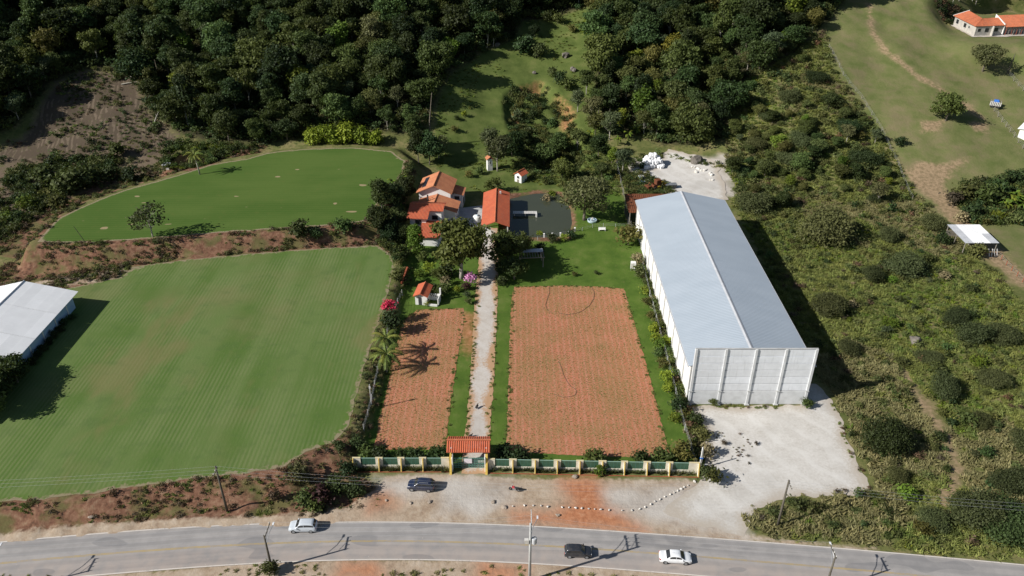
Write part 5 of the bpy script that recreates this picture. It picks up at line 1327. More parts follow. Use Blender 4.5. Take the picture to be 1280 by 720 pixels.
def wire(a, b, sag, label, r=0.009, group='overhead wires beside the road'):
    a = np.array(a, float); b = np.array(b, float); pts = []
    for k in range(15):
        s = k / 14; p = a + (b - a) * s; p[2] -= 4 * sag * s * (1 - s); pts.append(tuple(p))
    o = MB().tube(pts, r, 4, False).part('power_cable', 'wire'); tag(o, label, 'wire', group)
M['wire'] = worn('wire', (0.30, 0.31, 0.32), (0.36, 0.37, 0.38), 2, 0.5, 0.4, 0.02)
top1 = lambda B, za, yy: (B[0] + 0.14, B[1] + yy, B[2] + za + 0.38)
E0 = (B1[0] - 62, B1[1] - 4.0, 0.4); E9 = (B4[0] + 60, B4[1] - 6, 0)
for k, yy in enumerate((-1.38, -0.68, 0.02)):
    wire(top1(E0, 8.2, yy), top1(B1, 8.2, yy), 0.7, 'thin wire strung over the striped field edge')
    wire(top1(B1, 8.2, yy), top1(B4, 8.7, yy * 0.85), 2.0, 'thin wire strung over the front yard between the dark poles')
    wire(top1(B4, 8.7, yy * 0.85), top1(E9, 8.7, yy), 1.2, 'thin wire strung over the roadside scrub at the right')
for k, yy in enumerate((0.02, 0.75, 1.45, 2.18)):
    wire(top1(B6, 7.0, yy), top1(B2, 6.7, yy), 0.5, 'thin wire strung above the left part of the road')
    wire(top1(B2, 6.7, yy), top1(B3, 9.9, yy), 0.8, 'thin wire strung above the middle of the road')
    wire(top1(B3, 9.9, yy), top1(B5, 7.0, yy), 0.8, 'thin wire strung above the right part of the road')
# ------------------------------------------------------------------ cars
def car(name, label, cat, paintm, loc, rot, L=4.1, W=1.74, H=1.5, kind='hatch'):
    """nose towards +x"""
    t = thing(name, label, cat, loc, rot)
    hl, hw = L / 2, W / 2
    gc = 0.2
    belt = 0.62 * H if kind != 'suv' else 0.64 * H
    if kind == 'sedan':
        prof = [(-1.0, 0.52, 0.66), (-0.97, 0.62, 0.82), (-0.80, belt / H, 0.95), (-0.62, belt / H + 0.01, 1), (-0.34, 0.965, 1), (-0.10, 1.0, 1), (0.12, 0.985, 1), (0.26, 0.93, 1), (0.56, belt / H - 0.01, 1), (0.80, 0.56, 0.95), (0.95, 0.48, 0.84), (1.0, 0.36, 0.70)]
        gl = (3, 4, 7, 8)
    else:
        prof = [(-1.0, 0.50, 0.78), (-0.985, belt / H, 0.90), (-0.95, belt / H + 0.02, 0.96), (-0.80, 0.955, 1), (-0.45, 1.0, 1), (-0.12, 1.0, 1), (0.10, 0.98, 1), (0.20, 0.94, 1), (0.50, belt / H - 0.005, 1), (0.78, 0.565, 0.95), (0.95, 0.50, 0.84), (1.0, 0.38, 0.72)]
        gl = (2, 3, 7, 8)
    st = []
    for k in range(len(prof) - 1):
        for q in (0, 0.5): st.append(tuple(prof[k][i] * (1 - q) + prof[k + 1][i] * q for i in range(3)))
    st.append(prof[-1])
    v = []; f = []
    for (sx, sz, sw) in st:
        x = sx * hl; zt = sz * H; w = hw * sw; zb = min(belt, zt)
        k = max(0.0, (zt - belt) / (H - belt))
        ring = [(w * 0.90, gc), (w * 0.99, gc + 0.16), (w, gc + 0.36), (w * 0.985, zb - 0.06 if zb > 0.6 else zb - 0.05)]
        ring += [(w * (0.94 - 0.05 * k), zb + (zt - zb) * 0.15), (w * (0.90 - 0.16 * k), zb + (zt - zb) * 0.9), (w * (0.80 - 0.2 * k), zt + 0.012), (w * 0.35, zt + 0.03)]
        full = ring + [(-a, b) for a, b in ring[::-1]]
        v += [(x, a, b) for a, b in full]
    n = 16
    for i in range(len(st) - 1):
        for j in range(n - 1): f.append((i * n + j, (i + 1) * n + j, (i + 1) * n + j + 1, i * n + j + 1))
        f.append((i * n + n - 1, (i + 1) * n + n - 1, (i + 1) * n, i * n))
    f.append(tuple(range(n))); f.append(tuple(range((len(st) - 1) * n, len(st) * n))[::-1])
    me = mesh('car_body', v, f, paintm, True)
    bm = bmesh.new(); bm.from_mesh(me); bmesh.ops.recalc_face_normals(bm, faces=bm.faces); bm.to_mesh(me); bm.free()
    link('body', me, t)
    def at(a, b):
        i0 = min(int(a), len(st) - 2); j0 = min(int(b), n - 2); fa, fb = a - i0, b - j0
        q = lambda i_, j_: Vector(v[i_ * n + j_])
        return q(i0, j0).lerp(q(i0 + 1, j0), fa).lerp(q(i0, j0 + 1).lerp(q(i0 + 1, j0 + 1), fa), fb)
    def glass(nm, a0, a1, b0, b1, na_=5, nb_=7, tp=0.0):
        """pane lying just proud of the body between stations a and ring positions b"""
        g_ = [[at(a0 + (a1 - a0) * p / (na_ - 1) + tp * q / (nb_ - 1), b0 + (b1 - b0) * q / (nb_ - 1)) for q in range(nb_)] for p in range(na_)]
        ctr = Vector((0, 0, H * 0.4)); vv = []; ff = []
        for p in range(na_):
            for q in range(nb_):
                d1 = g_[min(p + 1, na_ - 1)][q] - g_[max(p - 1, 0)][q]; d2 = g_[p][min(q + 1, nb_ - 1)] - g_[p][max(q - 1, 0)]
                nr = d1.cross(d2).normalized()
                if nr.dot(g_[p][q] - Vector((g_[p][q].x * 0.8, 0, H * 0.4))) < 0: nr = -nr
                vv.append(g_[p][q] + nr * 0.014)
        for p in range(na_ - 1):
            for q in range(nb_ - 1): ff.append((p * nb_ + q, p * nb_ + q + 1, (p + 1) * nb_ + q + 1, (p + 1) * nb_ + q))
        return link(nm, mesh(nm, vv, ff, 'window_dark', True), t)
    r0, r1, w0, w1 = [2 * k for k in gl]
    glass('rear_window', r0 + 0.3, r1 - 0.15, 5.25, 9.75); glass('windshield', w0 + 0.12, w1 - 0.2, 5.25, 9.75)
    mid = (r1 + w0) // 2
    for sgn in (1, -1):
        b0, b1 = (4.15, 4.88) if sgn > 0 else (10.12, 10.85)
        glass('side_window', r1 - 0.3, mid - 0.12, b0, b1, 4, 2); glass('side_window', mid + 0.12, w0 + 0.55, b0, b1, 4, 2)
        MB().bevbox(hl * 0.34, hl * 0.34 + 0.16, sgn * hw * 0.97 - (0 if sgn > 0 else 0.2), sgn * hw * 0.97 + (0.2 if sgn > 0 else 0), belt - 0.02, belt + 0.14, 0.03).part('mirror', paintm, t)
        MB().bevbox(hl * 0.86, hl * 0.965, min(sgn * hw * 0.45, sgn * hw * 0.82), max(sgn * hw * 0.45, sgn * hw * 0.82), 0.40 * H, 0.50 * H + 0.02, 0.04).part('headlight', 'clear_lens', t)
        MB().bevbox(-hl * 1.005, -hl * 0.93, min(sgn * hw * 0.58, sgn * hw * 0.88), max(sgn * hw * 0.58, sgn * hw * 0.88), 0.46 * H, 0.60 * H, 0.03).part('taillight', 'red_lens', t)
        for xw in (hl * 0.62, -hl * 0.62):
            yw = sgn * (hw - 0.10); wr = 0.315 if kind != 'suv' else 0.345
            a = MB().lathe([(wr + 0.07, yw - sgn * 0.12), (wr + 0.07, yw + sgn * 0.085), (0.1, yw + sgn * 0.09)], 18, (xw, wr + 0.01), 'y').part('wheel_arch', 'rubber', t)
            w = MB().lathe([(wr * 0.6, yw - 0.11), (wr * 0.94, yw - 0.11), (wr, yw - 0.07), (wr, yw + 0.07), (wr * 0.94, yw + 0.11), (wr * 0.6, yw + 0.11)], 18, (xw, wr + 0.01), 'y').part('wheel', 'rubber', t)
            MB().lathe([(0.03, yw + sgn * 0.118), (wr * 0.35, yw + sgn * 0.122), (wr * 0.66, yw + sgn * 0.116), (wr * 0.66, yw + sgn * 0.09)], 12, (xw, wr + 0.01), 'y').part('rim', 'steel', w)
    MB().bevbox(-0.18 + 0, 0.18, 0, 0.02, 0, 0.12, 0.005)
    MB().box(-hl * 1.012, -hl * 0.99, -0.22, 0.22, 0.34 * H, 0.34 * H + 0.12).part('number_plate', 'ceramic', t)
    MB().box(hl * 0.985, hl * 1.004, -0.34, 0.34, 0.25 * H, 0.32 * H).part('grille', 'dark_metal', t)
    MB().box(-hl * 0.6, hl * 0.6, -hw + 0.16, hw - 0.16, gc - 0.05, gc + 0.06).part('underbody', 'dark_metal', t)
    if kind == 'suv':
        for sgn in (1, -1): MB().tube([(-hl * 0.62, sgn * hw * 0.62, H + 0.06), (hl * 0.05, sgn * hw * 0.62, H + 0.08)], 0.03, 5).part('roof_rail', 'steel', t)
    return t
zr = 0.052
x, y = P(378, 667.0); car('parked_car', 'silver hatchback driving left on the far lane of the road', 'car', 'car_silver', (x, y + 0.85, zr), R(180 + 1), 4.05, 1.76, 1.56, 'hatch')
x, y = P(526, 614.5); car('parked_car', 'dark navy off-roader parked on the dirt outside the front wall', 'car', 'car_navy', (x, y + 0.75, 0.02), R(180 - 5), 4.2, 1.8, 1.66, 'suv')
x, y = P(723, 699.0); car('parked_car', 'black hatchback driving right behind the white sedan', 'car', 'car_black', (x, y + 0.85, zr), R(-2), 3.9, 1.68, 1.5, 'hatch')
x, y = P(845, 706.3); car('parked_car', 'white sedan driving right on the near lane', 'car', 'car_white', (x, y + 0.85, zr), R(-4), 4.5, 1.76, 1.46, 'sedan')
for o in list(bpy.data.objects):
    if o.name.startswith('parked_car') and 'driving' in o.get('label', ''): o.name = 'moving_car'

# motorbike by the gate
x, y = P(643, 613.5)
mb = thing('motorbike', 'small motorbike with a red tank standing on the dirt by the wall', 'motorbike', (x, y, 0.01), R(165))
for xw in (-0.62, 0.62):
    w = MB().lathe([(0.22, -0.05), (0.29, -0.05), (0.31, 0), (0.29, 0.05), (0.22, 0.05)], 14, (xw, 0.31), 'y').part('wheel', 'rubber', mb)
    MB().lathe([(0.03, -0.06), (0.21, -0.02), (0.21, 0.02), (0.03, 0.06)], 10, (xw, 0.31), 'y').part('rim', 'steel', w)
MB().tube([(0.62, 0, 0.31), (0.42, 0, 0.85), (0.36, 0, 1.0)], 0.045, 6).part('fork', 'steel', mb)
MB().tube([(0.36, -0.36, 1.02), (0.42, 0, 1.0), (0.36, 0.36, 1.02)], 0.03, 6).part('handlebar', 'ceramic', mb)
MB().prism([(0.36, 0.62), (0.42, 0.86), (0.1, 0.92), (-0.08, 0.8), (-0.05, 0.62)], -0.14, 0.14, 'y').part('tank', 'red_tank', mb)
MB().prism([(-0.08, 0.68), (-0.06, 0.80), (-0.7, 0.86), (-0.76, 0.76)], -0.13, 0.13, 'y').part('seat', 'rubber', mb)
MB().prism([(0.3, 0.26), (0.32, 0.6), (-0.2, 0.66), (-0.3, 0.3)], -0.12, 0.12, 'y').part('engine', 'steel', mb)
MB().tube([(-0.62, 0, 0.31), (-0.2, 0, 0.45), (0.3, 0, 0.6)], 0.05, 6).part('frame', 'dark_metal', mb)

# black birds on the drive
def bird(px, py, rot, label, s=1.0):
    x, y = P(px, py)
    t = thing('black_bird', label, 'bird', (x, y, 0.045), rot, None); t.scale = (s, s, s)
    pts = [(-0.34, 0.16, 0.03), (-0.22, 0.24, 0.075), (-0.06, 0.30, 0.135), (0.08, 0.37, 0.13), (0.16, 0.46, 0.075), (0.19, 0.54, 0.05), (0.22, 0.585, 0.055), (0.27, 0.58, 0.03), (0.33, 0.55, 0.012)]
    MB().tube([(a, 0, b) for a, b, _ in pts], [r for _, _, r in pts], 9).part('body', 'feather', t, True)
    for sg in (1, -1):
        MB().prism([(0.12, 0.42), (0.14, 0.33), (-0.1, 0.2), (-0.42, 0.12), (-0.2, 0.3)], sg * 0.115 - 0.02, sg * 0.115 + 0.02, 'y').part('wing', 'feather', t)
        MB().tube([(0.02, sg * 0.06, 0.26), (0.05, sg * 0.06, 0.12), (0.03, sg * 0.06, 0.0), (0.1, sg * 0.06, 0.0)], 0.016, 5).part('leg', 'skin_grey', t)
    return t
bird(596.5, 510, R(60), 'black bird standing upright in the middle of the pale drive', 1.35)
bird(589, 546, R(10), 'black bird crouching on the drive just behind the gateway roof', 1.1)

# ------------------------------------------------------------------ stones, sacks, clutter
def stone_mesh(name, seed, mat, rx=0.5, sq=0.7):
    g = np.random.default_rng(seed); bm = bmesh.new(); bmesh.ops.create_icosphere(bm, subdivisions=2, radius=1)
    off = g.normal(size=3) * 10
    for q in bm.verts:
        k = 1 + 0.35 * fbm(np.array([q.co.x * 1.1 + off[0]]), np.array([q.co.y * 1.1 + q.co.z * 0.9 + off[1]]), 3)[0] * 2
        q.co = Vector((q.co.x * k, q.co.y * k * 0.85, q.co.z * k * sq)) * rx
    me = bpy.data.meshes.new(name); bm.to_mesh(me); bm.free(); me.materials.append(M[mat]); return me
ST = [stone_mesh('stone%d' % k, 30 + k, 'stone_white', 0.21, 0.8) for k in range(4)]
RB = [stone_mesh('rubble%d' % k, 50 + k, 'rubble', 0.24, 0.7) for k in range(4)]
rocks = [(5, 372), (63, 367), (105, 369), (145, 369), (180, 374), (250, 376), (285, 379), (318, 380), (349, 382), (382, 384), (414, 387), (443, 388), (486, 391), (550, 393), (600, 393), (638, 386), (665, 376), (693, 362), (714, 348), (740, 337), (763, 324), (790, 313), (812, 303), (828, 294), (845, 285), (860, 277), (880, 267), (912, 248)]
for k, (a, b) in enumerate(rocks):
    x, y = P(640 + a / 4, 540 + b / 4 + 0.4)
    o = link('marker_stone', ST[k % 4], None, (x, y, 0.12), k * 1.7); s = 0.68 + 0.35 * ((k * 37) % 10) / 10; o.scale = (s, s, s)
    tag(o, 'white painted stone in the row marking the yard edge by the road', 'stone', 'white stones marking the yard edge')
for k, (px, py, s, lab) in enumerate([(719, 596, 2.3, 'pale block lying at the foot of the front wall'), (513, 629, 1.3, 'pale lump of rubble left of the navy car tracks'), (537, 628, 1.6, 'brown block of rubble below the navy car'), (697, 644.5, 1.5, 'flat pale rubble lump near the road edge'), (630, 634.5, 1.8, 'pale rubble lump on the dirt left of the tall concrete pole'),
                              (617, 628, 1.7, 'pinkish rubble lump on the dirt below the gateway'), (115, 649, 1.8, 'white rag-like lump on the roadside bank'), (483, 626, 1.1, 'pale stone on the sandy heap'), (468, 503, 1.2, 'white lump in the grass beside the left planted bed')]):
    x, y = P(px, py); o = link('rubble', RB[k % 4], None, (x, y, hz(x, y) + 0.1), k * 2.1); o.scale = (s, s * 0.9, s * 0.6); tag(o, lab, 'rubble')
BO = [stone_mesh('boulder%d' % k, 60 + k, 'boulder', 1.0, 0.8) for k in range(3)]
for k, (px, py, s, lab) in enumerate([(870, 203, 2.5, 'big brown boulder at the back of the gravel yard'), (707, 71, 1.9, 'dark boulder on the meadow edge below the shrubs'), (716, 88, 1.5, 'dark boulder alone on the upper meadow'), (668, 92, 1.0, 'small pale rock on the open meadow'), (622, 57, 1.2, 'pale rock at the meadow edge under the trees'), (1144, 428, 1.5, 'reddish brown mound in the scrub')]):
    x, y, z = PT(px, py); o = link('boulder', BO[k % 3], None, (x, y, z + 0.25 * s), k); o.scale = (s * 0.8, s * 0.7, s * 0.8); tag(o, lab, 'boulder')
for k, (a, b) in enumerate([(845, 235), (870, 240), (895, 250), (915, 260), (935, 268), (960, 272), (985, 262), (1020, 300), (1035, 315), (1020, 365), (1045, 368), (880, 285)]):
    x, y, z = PT(760 + a / 8, 180 + b / 8); o = link('white_block', ST[k % 4], None, (x, y, z + 0.2), k); s = 1.8 + (k % 3) * 0.5; o.scale = (s, s, s); tag(o, 'white block of rubble along the right rim of the back yard', 'rubble', 'white rubble blocks round the back yard')

# heap of white bulk bags
def bag_mesh(seed):
    g = np.random.default_rng(seed); v = []; n = 10
    rings = [(0.38, 0.0), (0.50, 0.08), (0.55, 0.4), (0.52, 0.75), (0.40, 0.92), (0.15, 1.0)]
    for r, z in rings:
        for k in range(n):
            a = 6.283 * k / n; q = r * (1 + 0.1 * g.normal()) * (1.12 if k % 2 else 1.0); v.append((q * math.cos(a), q * math.sin(a), z + 0.05 * g.normal()))
    f = [(i * n + k, i * n + (k + 1) % n, (i + 1) * n + (k + 1) % n, (i + 1) * n + k) for i in range(len(rings) - 1) for k in range(n)] + [tuple(range(n))[::-1], tuple(range((len(rings) - 1) * n, len(rings) * n))]
    return mesh('bag', v, f, 'sack')
BG = [bag_mesh(k) for k in range(4)]
cx, cy, _ = PT(816, 209)
g = np.random.default_rng(3)
spots = []
for lev, (nx_, ny_) in enumerate([(6, 4), (5, 3), (4, 2), (2, 2)]):
    for i in range(nx_):
        for j in range(ny_):
            spots.append((cx + (i - (nx_ - 1) / 2) * 1.05 + g.normal() * 0.16, cy + 0.8 + (j - (ny_ - 1) / 2) * 1.05 + g.normal() * 0.16 + lev * 0.15, lev * 0.85 + g.normal() * 0.06, lev))
z0b = min(hz(a, b) for a, b, _, _ in spots[:24])
for k, (a, b, c, lev) in enumerate(spots):
    o = link('bulk_bag', BG[k % 4], None, (a, b, (hz(a, b) if lev == 0 else z0b + 0.3) + c), (g.normal() * 0.15, g.normal() * 0.15, g.random() * 6)); s = 1.0 + 0.25 * g.random(); o.scale = (s, s, s)
    tag(o, 'white bulk bag in the heap at the end of the back yard', 'bag', 'heaped white bulk bags')

# old machine, barrels, tarps behind the warehouse
X, Y, Z = PT(822, 236)
om = thing('old_loader', 'rusty old loader with yellow panels among weeds behind the warehouse', 'loader', (X, Y, Z), R(25))
MB().bevbox(-1.8, 1.6, -0.8, 0.8, 0.6, 1.5, 0.12).part('chassis', 'rust', om)
MB().bevbox(-0.9, 0.6, -0.7, 0.7, 1.52, 2.9, 0.1).part('cab', 'rust', om)
MB().bevbox(1.62, 2.3, -0.75, 0.75, 0.5, 1.7, 0.1).part('counterweight', 'machine_yellow', om)
MB().bevbox(-0.7, 0.3, -1.1, -0.72, 0.5, 1.2, 0.06).part('side_panel', 'machine_yellow', om)
for xw in (-1.2, 1.1):
    for sg in (1, -1): MB().lathe([(0.35, sg * 0.82 - 0.16), (0.55, sg * 0.82 - 0.16), (0.6, sg * 0.82), (0.55, sg * 0.82 + 0.16), (0.35, sg * 0.82 + 0.16)], 14, (xw, 0.6), 'y').part('wheel', 'rubber', om)
for sg in (1, -1): MB().tube([(-0.9, sg * 0.6, 1.5), (-2.4, sg * 0.6, 2.2), (-3.1, sg * 0.6, 1.2)], 0.12, 6).part('lift_arm', 'rust', om)
MB().prism([(-3.0, 0.9), (-3.7, 0.9), (-3.9, 1.5), (-3.75, 1.6), (-3.0, 1.6)], -0.9, 0.9, 'y').part('bucket', 'rust', om)
X, Y, Z = PT(801, 224); t = thing('crate', 'pale blue crate among weeds left of the rusty loader', 'crate', (X, Y, Z), R(20))
MB().bevbox(-0.6, 0.6, -0.5, 0.5, 0, 1.0, 0.04).part('box', 'pale_blue', t); MB().box(-0.66, 0.66, -0.56, 0.56, 1.0, 1.08).part('lid', 'ceramic', t)
X, Y, Z = PT(798, 230.5)
for k in range(3):
    t = thing('drum', 'blue drum in the weeds left of the rusty loader', 'drum', (X + 0.75 * k, Y + 0.3 * (k % 2), Z), k, 'blue drums in the weeds behind the warehouse')
    MB().lathe([(0.28, 0), (0.3, 0.05), (0.29, 0.3), (0.31, 0.33), (0.29, 0.36), (0.29, 0.6), (0.31, 0.63), (0.3, 0.9), (0.26, 0.9), (0.26, 0.87)], 12).part('shell', 'tarp_blue', t)
    MB().lathe([(0.24, 0.875), (0.2, 0.9)], 10).part('lid', 'dark_metal', t)
X, Y, Z = PT(838, 235); t = thing('skip', 'dark skip in the shade right of the rusty loader', 'skip', (X, Y, Z), R(5))
MB().prism([(-1.2, 0.1), (1.2, 0.1), (1.6, 1.2), (-1.6, 1.2)], -0.8, 0.8, 'y').part('tub', 'dark_metal', t); MB().box(-1.65, 1.65, -0.86, 0.86, 1.2, 1.28).part('rim', 'steel', t)

# pond side: jetty, posts, bench, basin, pergola, white cabinet
x, y = P(646, 265.5, 0.3)
jt = thing('jetty', 'short pale plank jetty standing over the dark pond', 'jetty', (x - 1.0, y, -0.45), 0)
for k in range(14): MB().box(0.45 * k, 0.45 * k + 0.42, -0.75, 0.75, 0.72, 0.79).part('plank', 'ceramic', jt)
for k in (0.4, 3.2, 6.0):
    for s_ in (-0.6, 0.6): MB().tube([(k, s_, -1.0), (k, s_, 0.7)], 0.09, 6).part('post', 'ceramic', jt)
MB().bevbox(5.9, 6.3, -1.4, -0.8, -0.6, 1.1).part('mooring_block', 'white_wall', jt)
for k, (px, py) in enumerate([(680, 296.5), (690.5, 296), (700.5, 295.5), (711, 294), (718.5, 289)]):
    x, y = P(px, py); t = thing('pond_post', 'white post in the row along the near pond edge', 'post', (x, y, 0), 0, 'white posts along the pond edge')
    MB().bevbox(-0.16, 0.16, -0.16, 0.16, -0.3, 0.95, 0.03).part('shaft', 'white_wall', t); MB().bevbox(-0.2, 0.2, -0.2, 0.2, 0.95, 1.05, 0.03).part('cap', 'white_wall', t)
x, y = P(752.5, 288.5); t = thing('bench', 'white bench on the lawn right of the pond', 'bench', (x, y, 0), R(2))
MB().bevbox(-0.9, 0.9, -0.28, 0.28, 0.42, 0.5, 0.02).part('seat', 'white_wall', t)
for s_ in (-0.75, 0.75): MB().box(s_ - 0.06, s_ + 0.06, -0.2, 0.2, 0, 0.42).part('leg', 'white_wall', t)
MB().box(-0.9, 0.9, 0.24, 0.3, 0.52, 0.9).part('backrest', 'white_wall', t)
x, y = P(740, 277); t = thing('basin', 'round pale blue basin under the spreading pond tree', 'basin', (x, y, 0), 0)
MB().lathe([(0.9, 0), (1.15, 0.1), (1.25, 0.6), (1.12, 0.62), (1.0, 0.25), (0.2, 0.2)], 18).part('bowl', 'pale_blue', t)
MB().lathe([(0.2, 0.2), (0.15, 0.9), (0.35, 1.0), (0.3, 1.05), (0.05, 1.0)], 10).part('pedestal', 'ceramic', t)
x, y = P(791, 337); t = thing('cabinet', 'white metal cabinet among bushes beside the warehouse wall', 'cabinet', (x, y, 0), R(-8))
MB().bevbox(-0.6, 0.6, -0.5, 0.5, 0.5, 2.0, 0.05).part('case', 'white_wall', t); MB().box(-0.5, 0.0, -0.53, -0.505, 0.6, 1.85).part('door', 'ceramic', t)
for a in (-0.5, 0.5):
    for b in (-0.4, 0.4): MB().box(a - 0.06, a + 0.06, b - 0.06, b + 0.06, 0, 0.5).part('leg', 'steel', t)
x, y = P(664, 330); t = thing('pergola', 'dark pergola with a grey top in the shade of the drive trees', 'pergola', (x, y, 0), R(4))
for a in (-2.6, 2.6):
    for b in (-1.6, 1.6): MB().box(a - 0.1, a + 0.1, b - 0.1, b + 0.1, -0.1, 2.5).part('post', 'wood_grey', t)
MB().box(-3.0, 3.0, -1.75, -1.6, 2.5, 2.65).box(-3.0, 3.0, 1.6, 1.75, 2.5, 2.65).part('beam', 'wood_grey', t)
for k in range(10): MB().box(-2.9 + 0.62 * k, -2.78 + 0.62 * k, -2.0, 2.0, 2.66, 2.78).part('slat', 'wood_grey', t)
MB().ribbed((-2.8, 0.6, 2.82), (2.8, 0.6, 2.82), (2.8, 2.1, 2.9), (-2.8, 2.1, 2.9), 0.4, 0.03, 0.03).part('roof_sheet', 'sheet_grey', t)

# hoses on the right bed
def hose(pts, label, r=0.06):
    pp = [P(*p) for p in pts]
    q = []
    for i in range(len(pp) - 1):
        for s in np.linspace(0, 1, 5)[:-1]: q.append((pp[i][0] * (1 - s) + pp[i + 1][0] * s, pp[i][1] * (1 - s) + pp[i + 1][1] * s, 0.08))
    q.append((*pp[-1], 0.08)); o = MB().tube(q, r, 5).part('irrigation_hose', 'hose'); tag(o, label, 'hose')
hose([(687, 358), (687, 366), (684, 374), (682, 382), (684, 388), (690, 391)], 'short dark hose hooked over the top left of the right bed', 0.03)
hose([(740, 360), (743, 366), (742, 374), (737, 382), (728, 389), (720, 392), (708, 394), (698, 391)], 'dark hose curving across the top of the right bed', 0.035)
hose([(698, 452), (702, 460), (704, 468), (708, 476), (713, 483), (718, 486), (721, 489), (719, 494), (714, 496), (705, 497), (692, 493)], 'dark hose lying in a hook in the middle of the right bed', 0.03)

# cart with a blue drum on the hill pasture
X, Y, Z = PT(1243, 134); t = thing('cart', 'grey slatted cart topped with a bright blue tarp on the pasture', 'cart', (X, Y, Z), R(-30))
MB().bevbox(-1.5, 1.5, -0.9, 0.9, 0.6, 0.75, 0.03).part('bed', 'wood_grey', t)
for k in range(7): MB().box(-1.45 + 0.45 * k, -1.2 + 0.45 * k, -0.95, -0.9, 0.7, 1.9).part('slat', 'ceramic', t)
for k in range(7): MB().box(-1.45 + 0.45 * k, -1.2 + 0.45 * k, 0.9, 0.95, 0.7, 1.9).part('slat', 'wood_grey', t)
MB().bevbox(-0.6, 0.8, -0.5, 0.7, 1.6, 2.3, 0.15).part('tarp', 'tarp_blue', t)
MB().bevbox(-1.3, -0.5, -0.7, 0.6, 0.76, 1.6, 0.15).part('load', 'sheet_grey', t)
for a in (-0.9, 0.9):
    for b in (-0.8, 0.8): MB().lathe([(0.2, b - 0.08), (0.36, b - 0.08), (0.36, b + 0.08), (0.2, b + 0.08)], 12, (a, 0.36), 'y').part('wheel', 'rubber', t)

# ------------------------------------------------------------------ fences: posts and wires
def fence(pts, n, label, hgt=1.5, mat='wood_grey', r=0.07, wires=3, terrain=True, net=None):
    pp = [PT(*p) for p in pts] if terrain else [(*P(*p), 0.0) for p in pts]
    d = [0.0]
    for a, b in zip(pp[:-1], pp[1:]): d.append(d[-1] + math.hypot(b[0] - a[0], b[1] - a[1]))
    t = thing('wire_fence', label, 'fence', pp[0], 0); ox, oy, oz = pp[0]
    tops = []
    for k in range(n):
        s = d[-1] * k / (n - 1); X = np.interp(s, d, [p[0] for p in pp]); Y = np.interp(s, d, [p[1] for p in pp]); Z = hz(X, Y)
        ln = 0.05 * math.sin(k * 5.1)
        MB().tube([(X - ox, Y - oy, Z - oz - 0.3), (X - ox + ln, Y - oy + ln, Z - oz + hgt)], [r, r * 0.85], 6).part('post', mat, t)
        tops.append((X - ox, Y - oy, Z - oz))
    for w in range(wires):
        q = hgt * (0.35 + 0.6 * w / max(1, wires - 1)); MB().tube([(a, b, c + q) for a, b, c in tops], 0.012, 4, False).part('wire', 'wire', t)
    if net:
        m = MB()
        for a, b in zip(tops[:-1], tops[1:]): m.add([(a[0], a[1], a[2] + 0.1), (b[0], b[1], b[2] + 0.1), (b[0], b[1], b[2] + hgt * 0.5), (a[0], a[1], a[2] + hgt * 0.5)], [(0, 1, 2, 3)])
    return t
fence([(1238, 132), (1247, 146), (1258, 160), (1272, 178), (1290, 200)], 11, 'leaning pale post fence beside the hill track', 1.5, 'wood_grey', 0.09)
fence([(1261, 95), (1280, 115), (1300, 130)], 7, 'pale post fence at the upper right edge of the pasture', 1.5, 'wood_grey', 0.08)
fence([(1036, 60), (1052, 92), (1076, 122), (1100, 160), (1122, 205), (1140, 250)], 20, 'post fence between the pasture and the scrub', 1.3, 'wood_grey', 0.08)
fence([(802, 330), (812, 372), (826, 425), (838, 470), (850, 520), (862, 560), (870, 590)], 15, 'grey wire fence between the right bed and the warehouse', 1.7, 'concrete', 0.07, 4, False)
fence([(503, 372), (492, 400), (482, 435), (474, 468), (466, 505), (456, 545)], 12, 'wire fence along the left side of the left bed', 1.5, 'concrete', 0.07, 3, False)
fence([(1245, 318), (1262, 336), (1285, 360)], 7, 'reddish stake fence along the small green paddock', 1.2, 'brick_red', 0.08, 2)
fence([(768, 190), (772, 215), (778, 240), (784, 268), (792, 300)], 9, 'dark post fence between the pond garden and the back yard', 1.9, 'wood_grey', 0.1, 3)
fence([(672, 300), (722, 290), (748, 283), (785, 284)], 9, 'thin green-grey railing across the lawn by the pond', 1.0, 'sheet_grey', 0.05, 3, False)
# ------------------------------------------------------------------ forest
def in_frame(X, Y, Z, m=12):
    px, py = project(X, Y, Z); return (px > -m - 20) & (px < 1300 + m) & (py > -m) & (py < 730)
FG = 'trees of the hillside forest'
ODD = ['layered mid green tree in the hillside forest', 'small bright green tree in the hillside forest', 'narrow tall dark tree in the hillside forest', 'flat-topped olive tree in the hillside forest']
FLAB = ['dark green broad tree in the hillside forest', 'mid green broad tree in the hillside forest', 'tall dark tree in the hillside forest', 'olive green tree in the hillside forest', 'wide mid green tree in the hillside forest', 'wide dark tree in the hillside forest', 'thin grey-green tree in the hillside forest', 'slender mid green tree in the hillside forest', 'low dark tree in the hillside forest'] + ODD
cand = []
for side, (pl, sp_, sd_) in enumerate(((FOREST_L, 6.1, 1), (FOREST_R, 6.0, 2))):
    X, Y = rand_in(pl, sp_, sd_, jit=0.42); Z = h(X, Y)
    for x, y, z in zip(X, Y, Z): cand.append((x, y, z, side))
vis = [c for c in cand if in_frame(c[0], c[1], c[2] + 7, 6)]
hid = [c for c in cand if not in_frame(c[0], c[1], c[2] + 7, 6) and -230 < c[0] < 190 and c[1] < 352]
vis.sort(key=lambda c: c[1])
ind, rest = vis[:290], vis[290:]
g = np.random.default_rng(44)
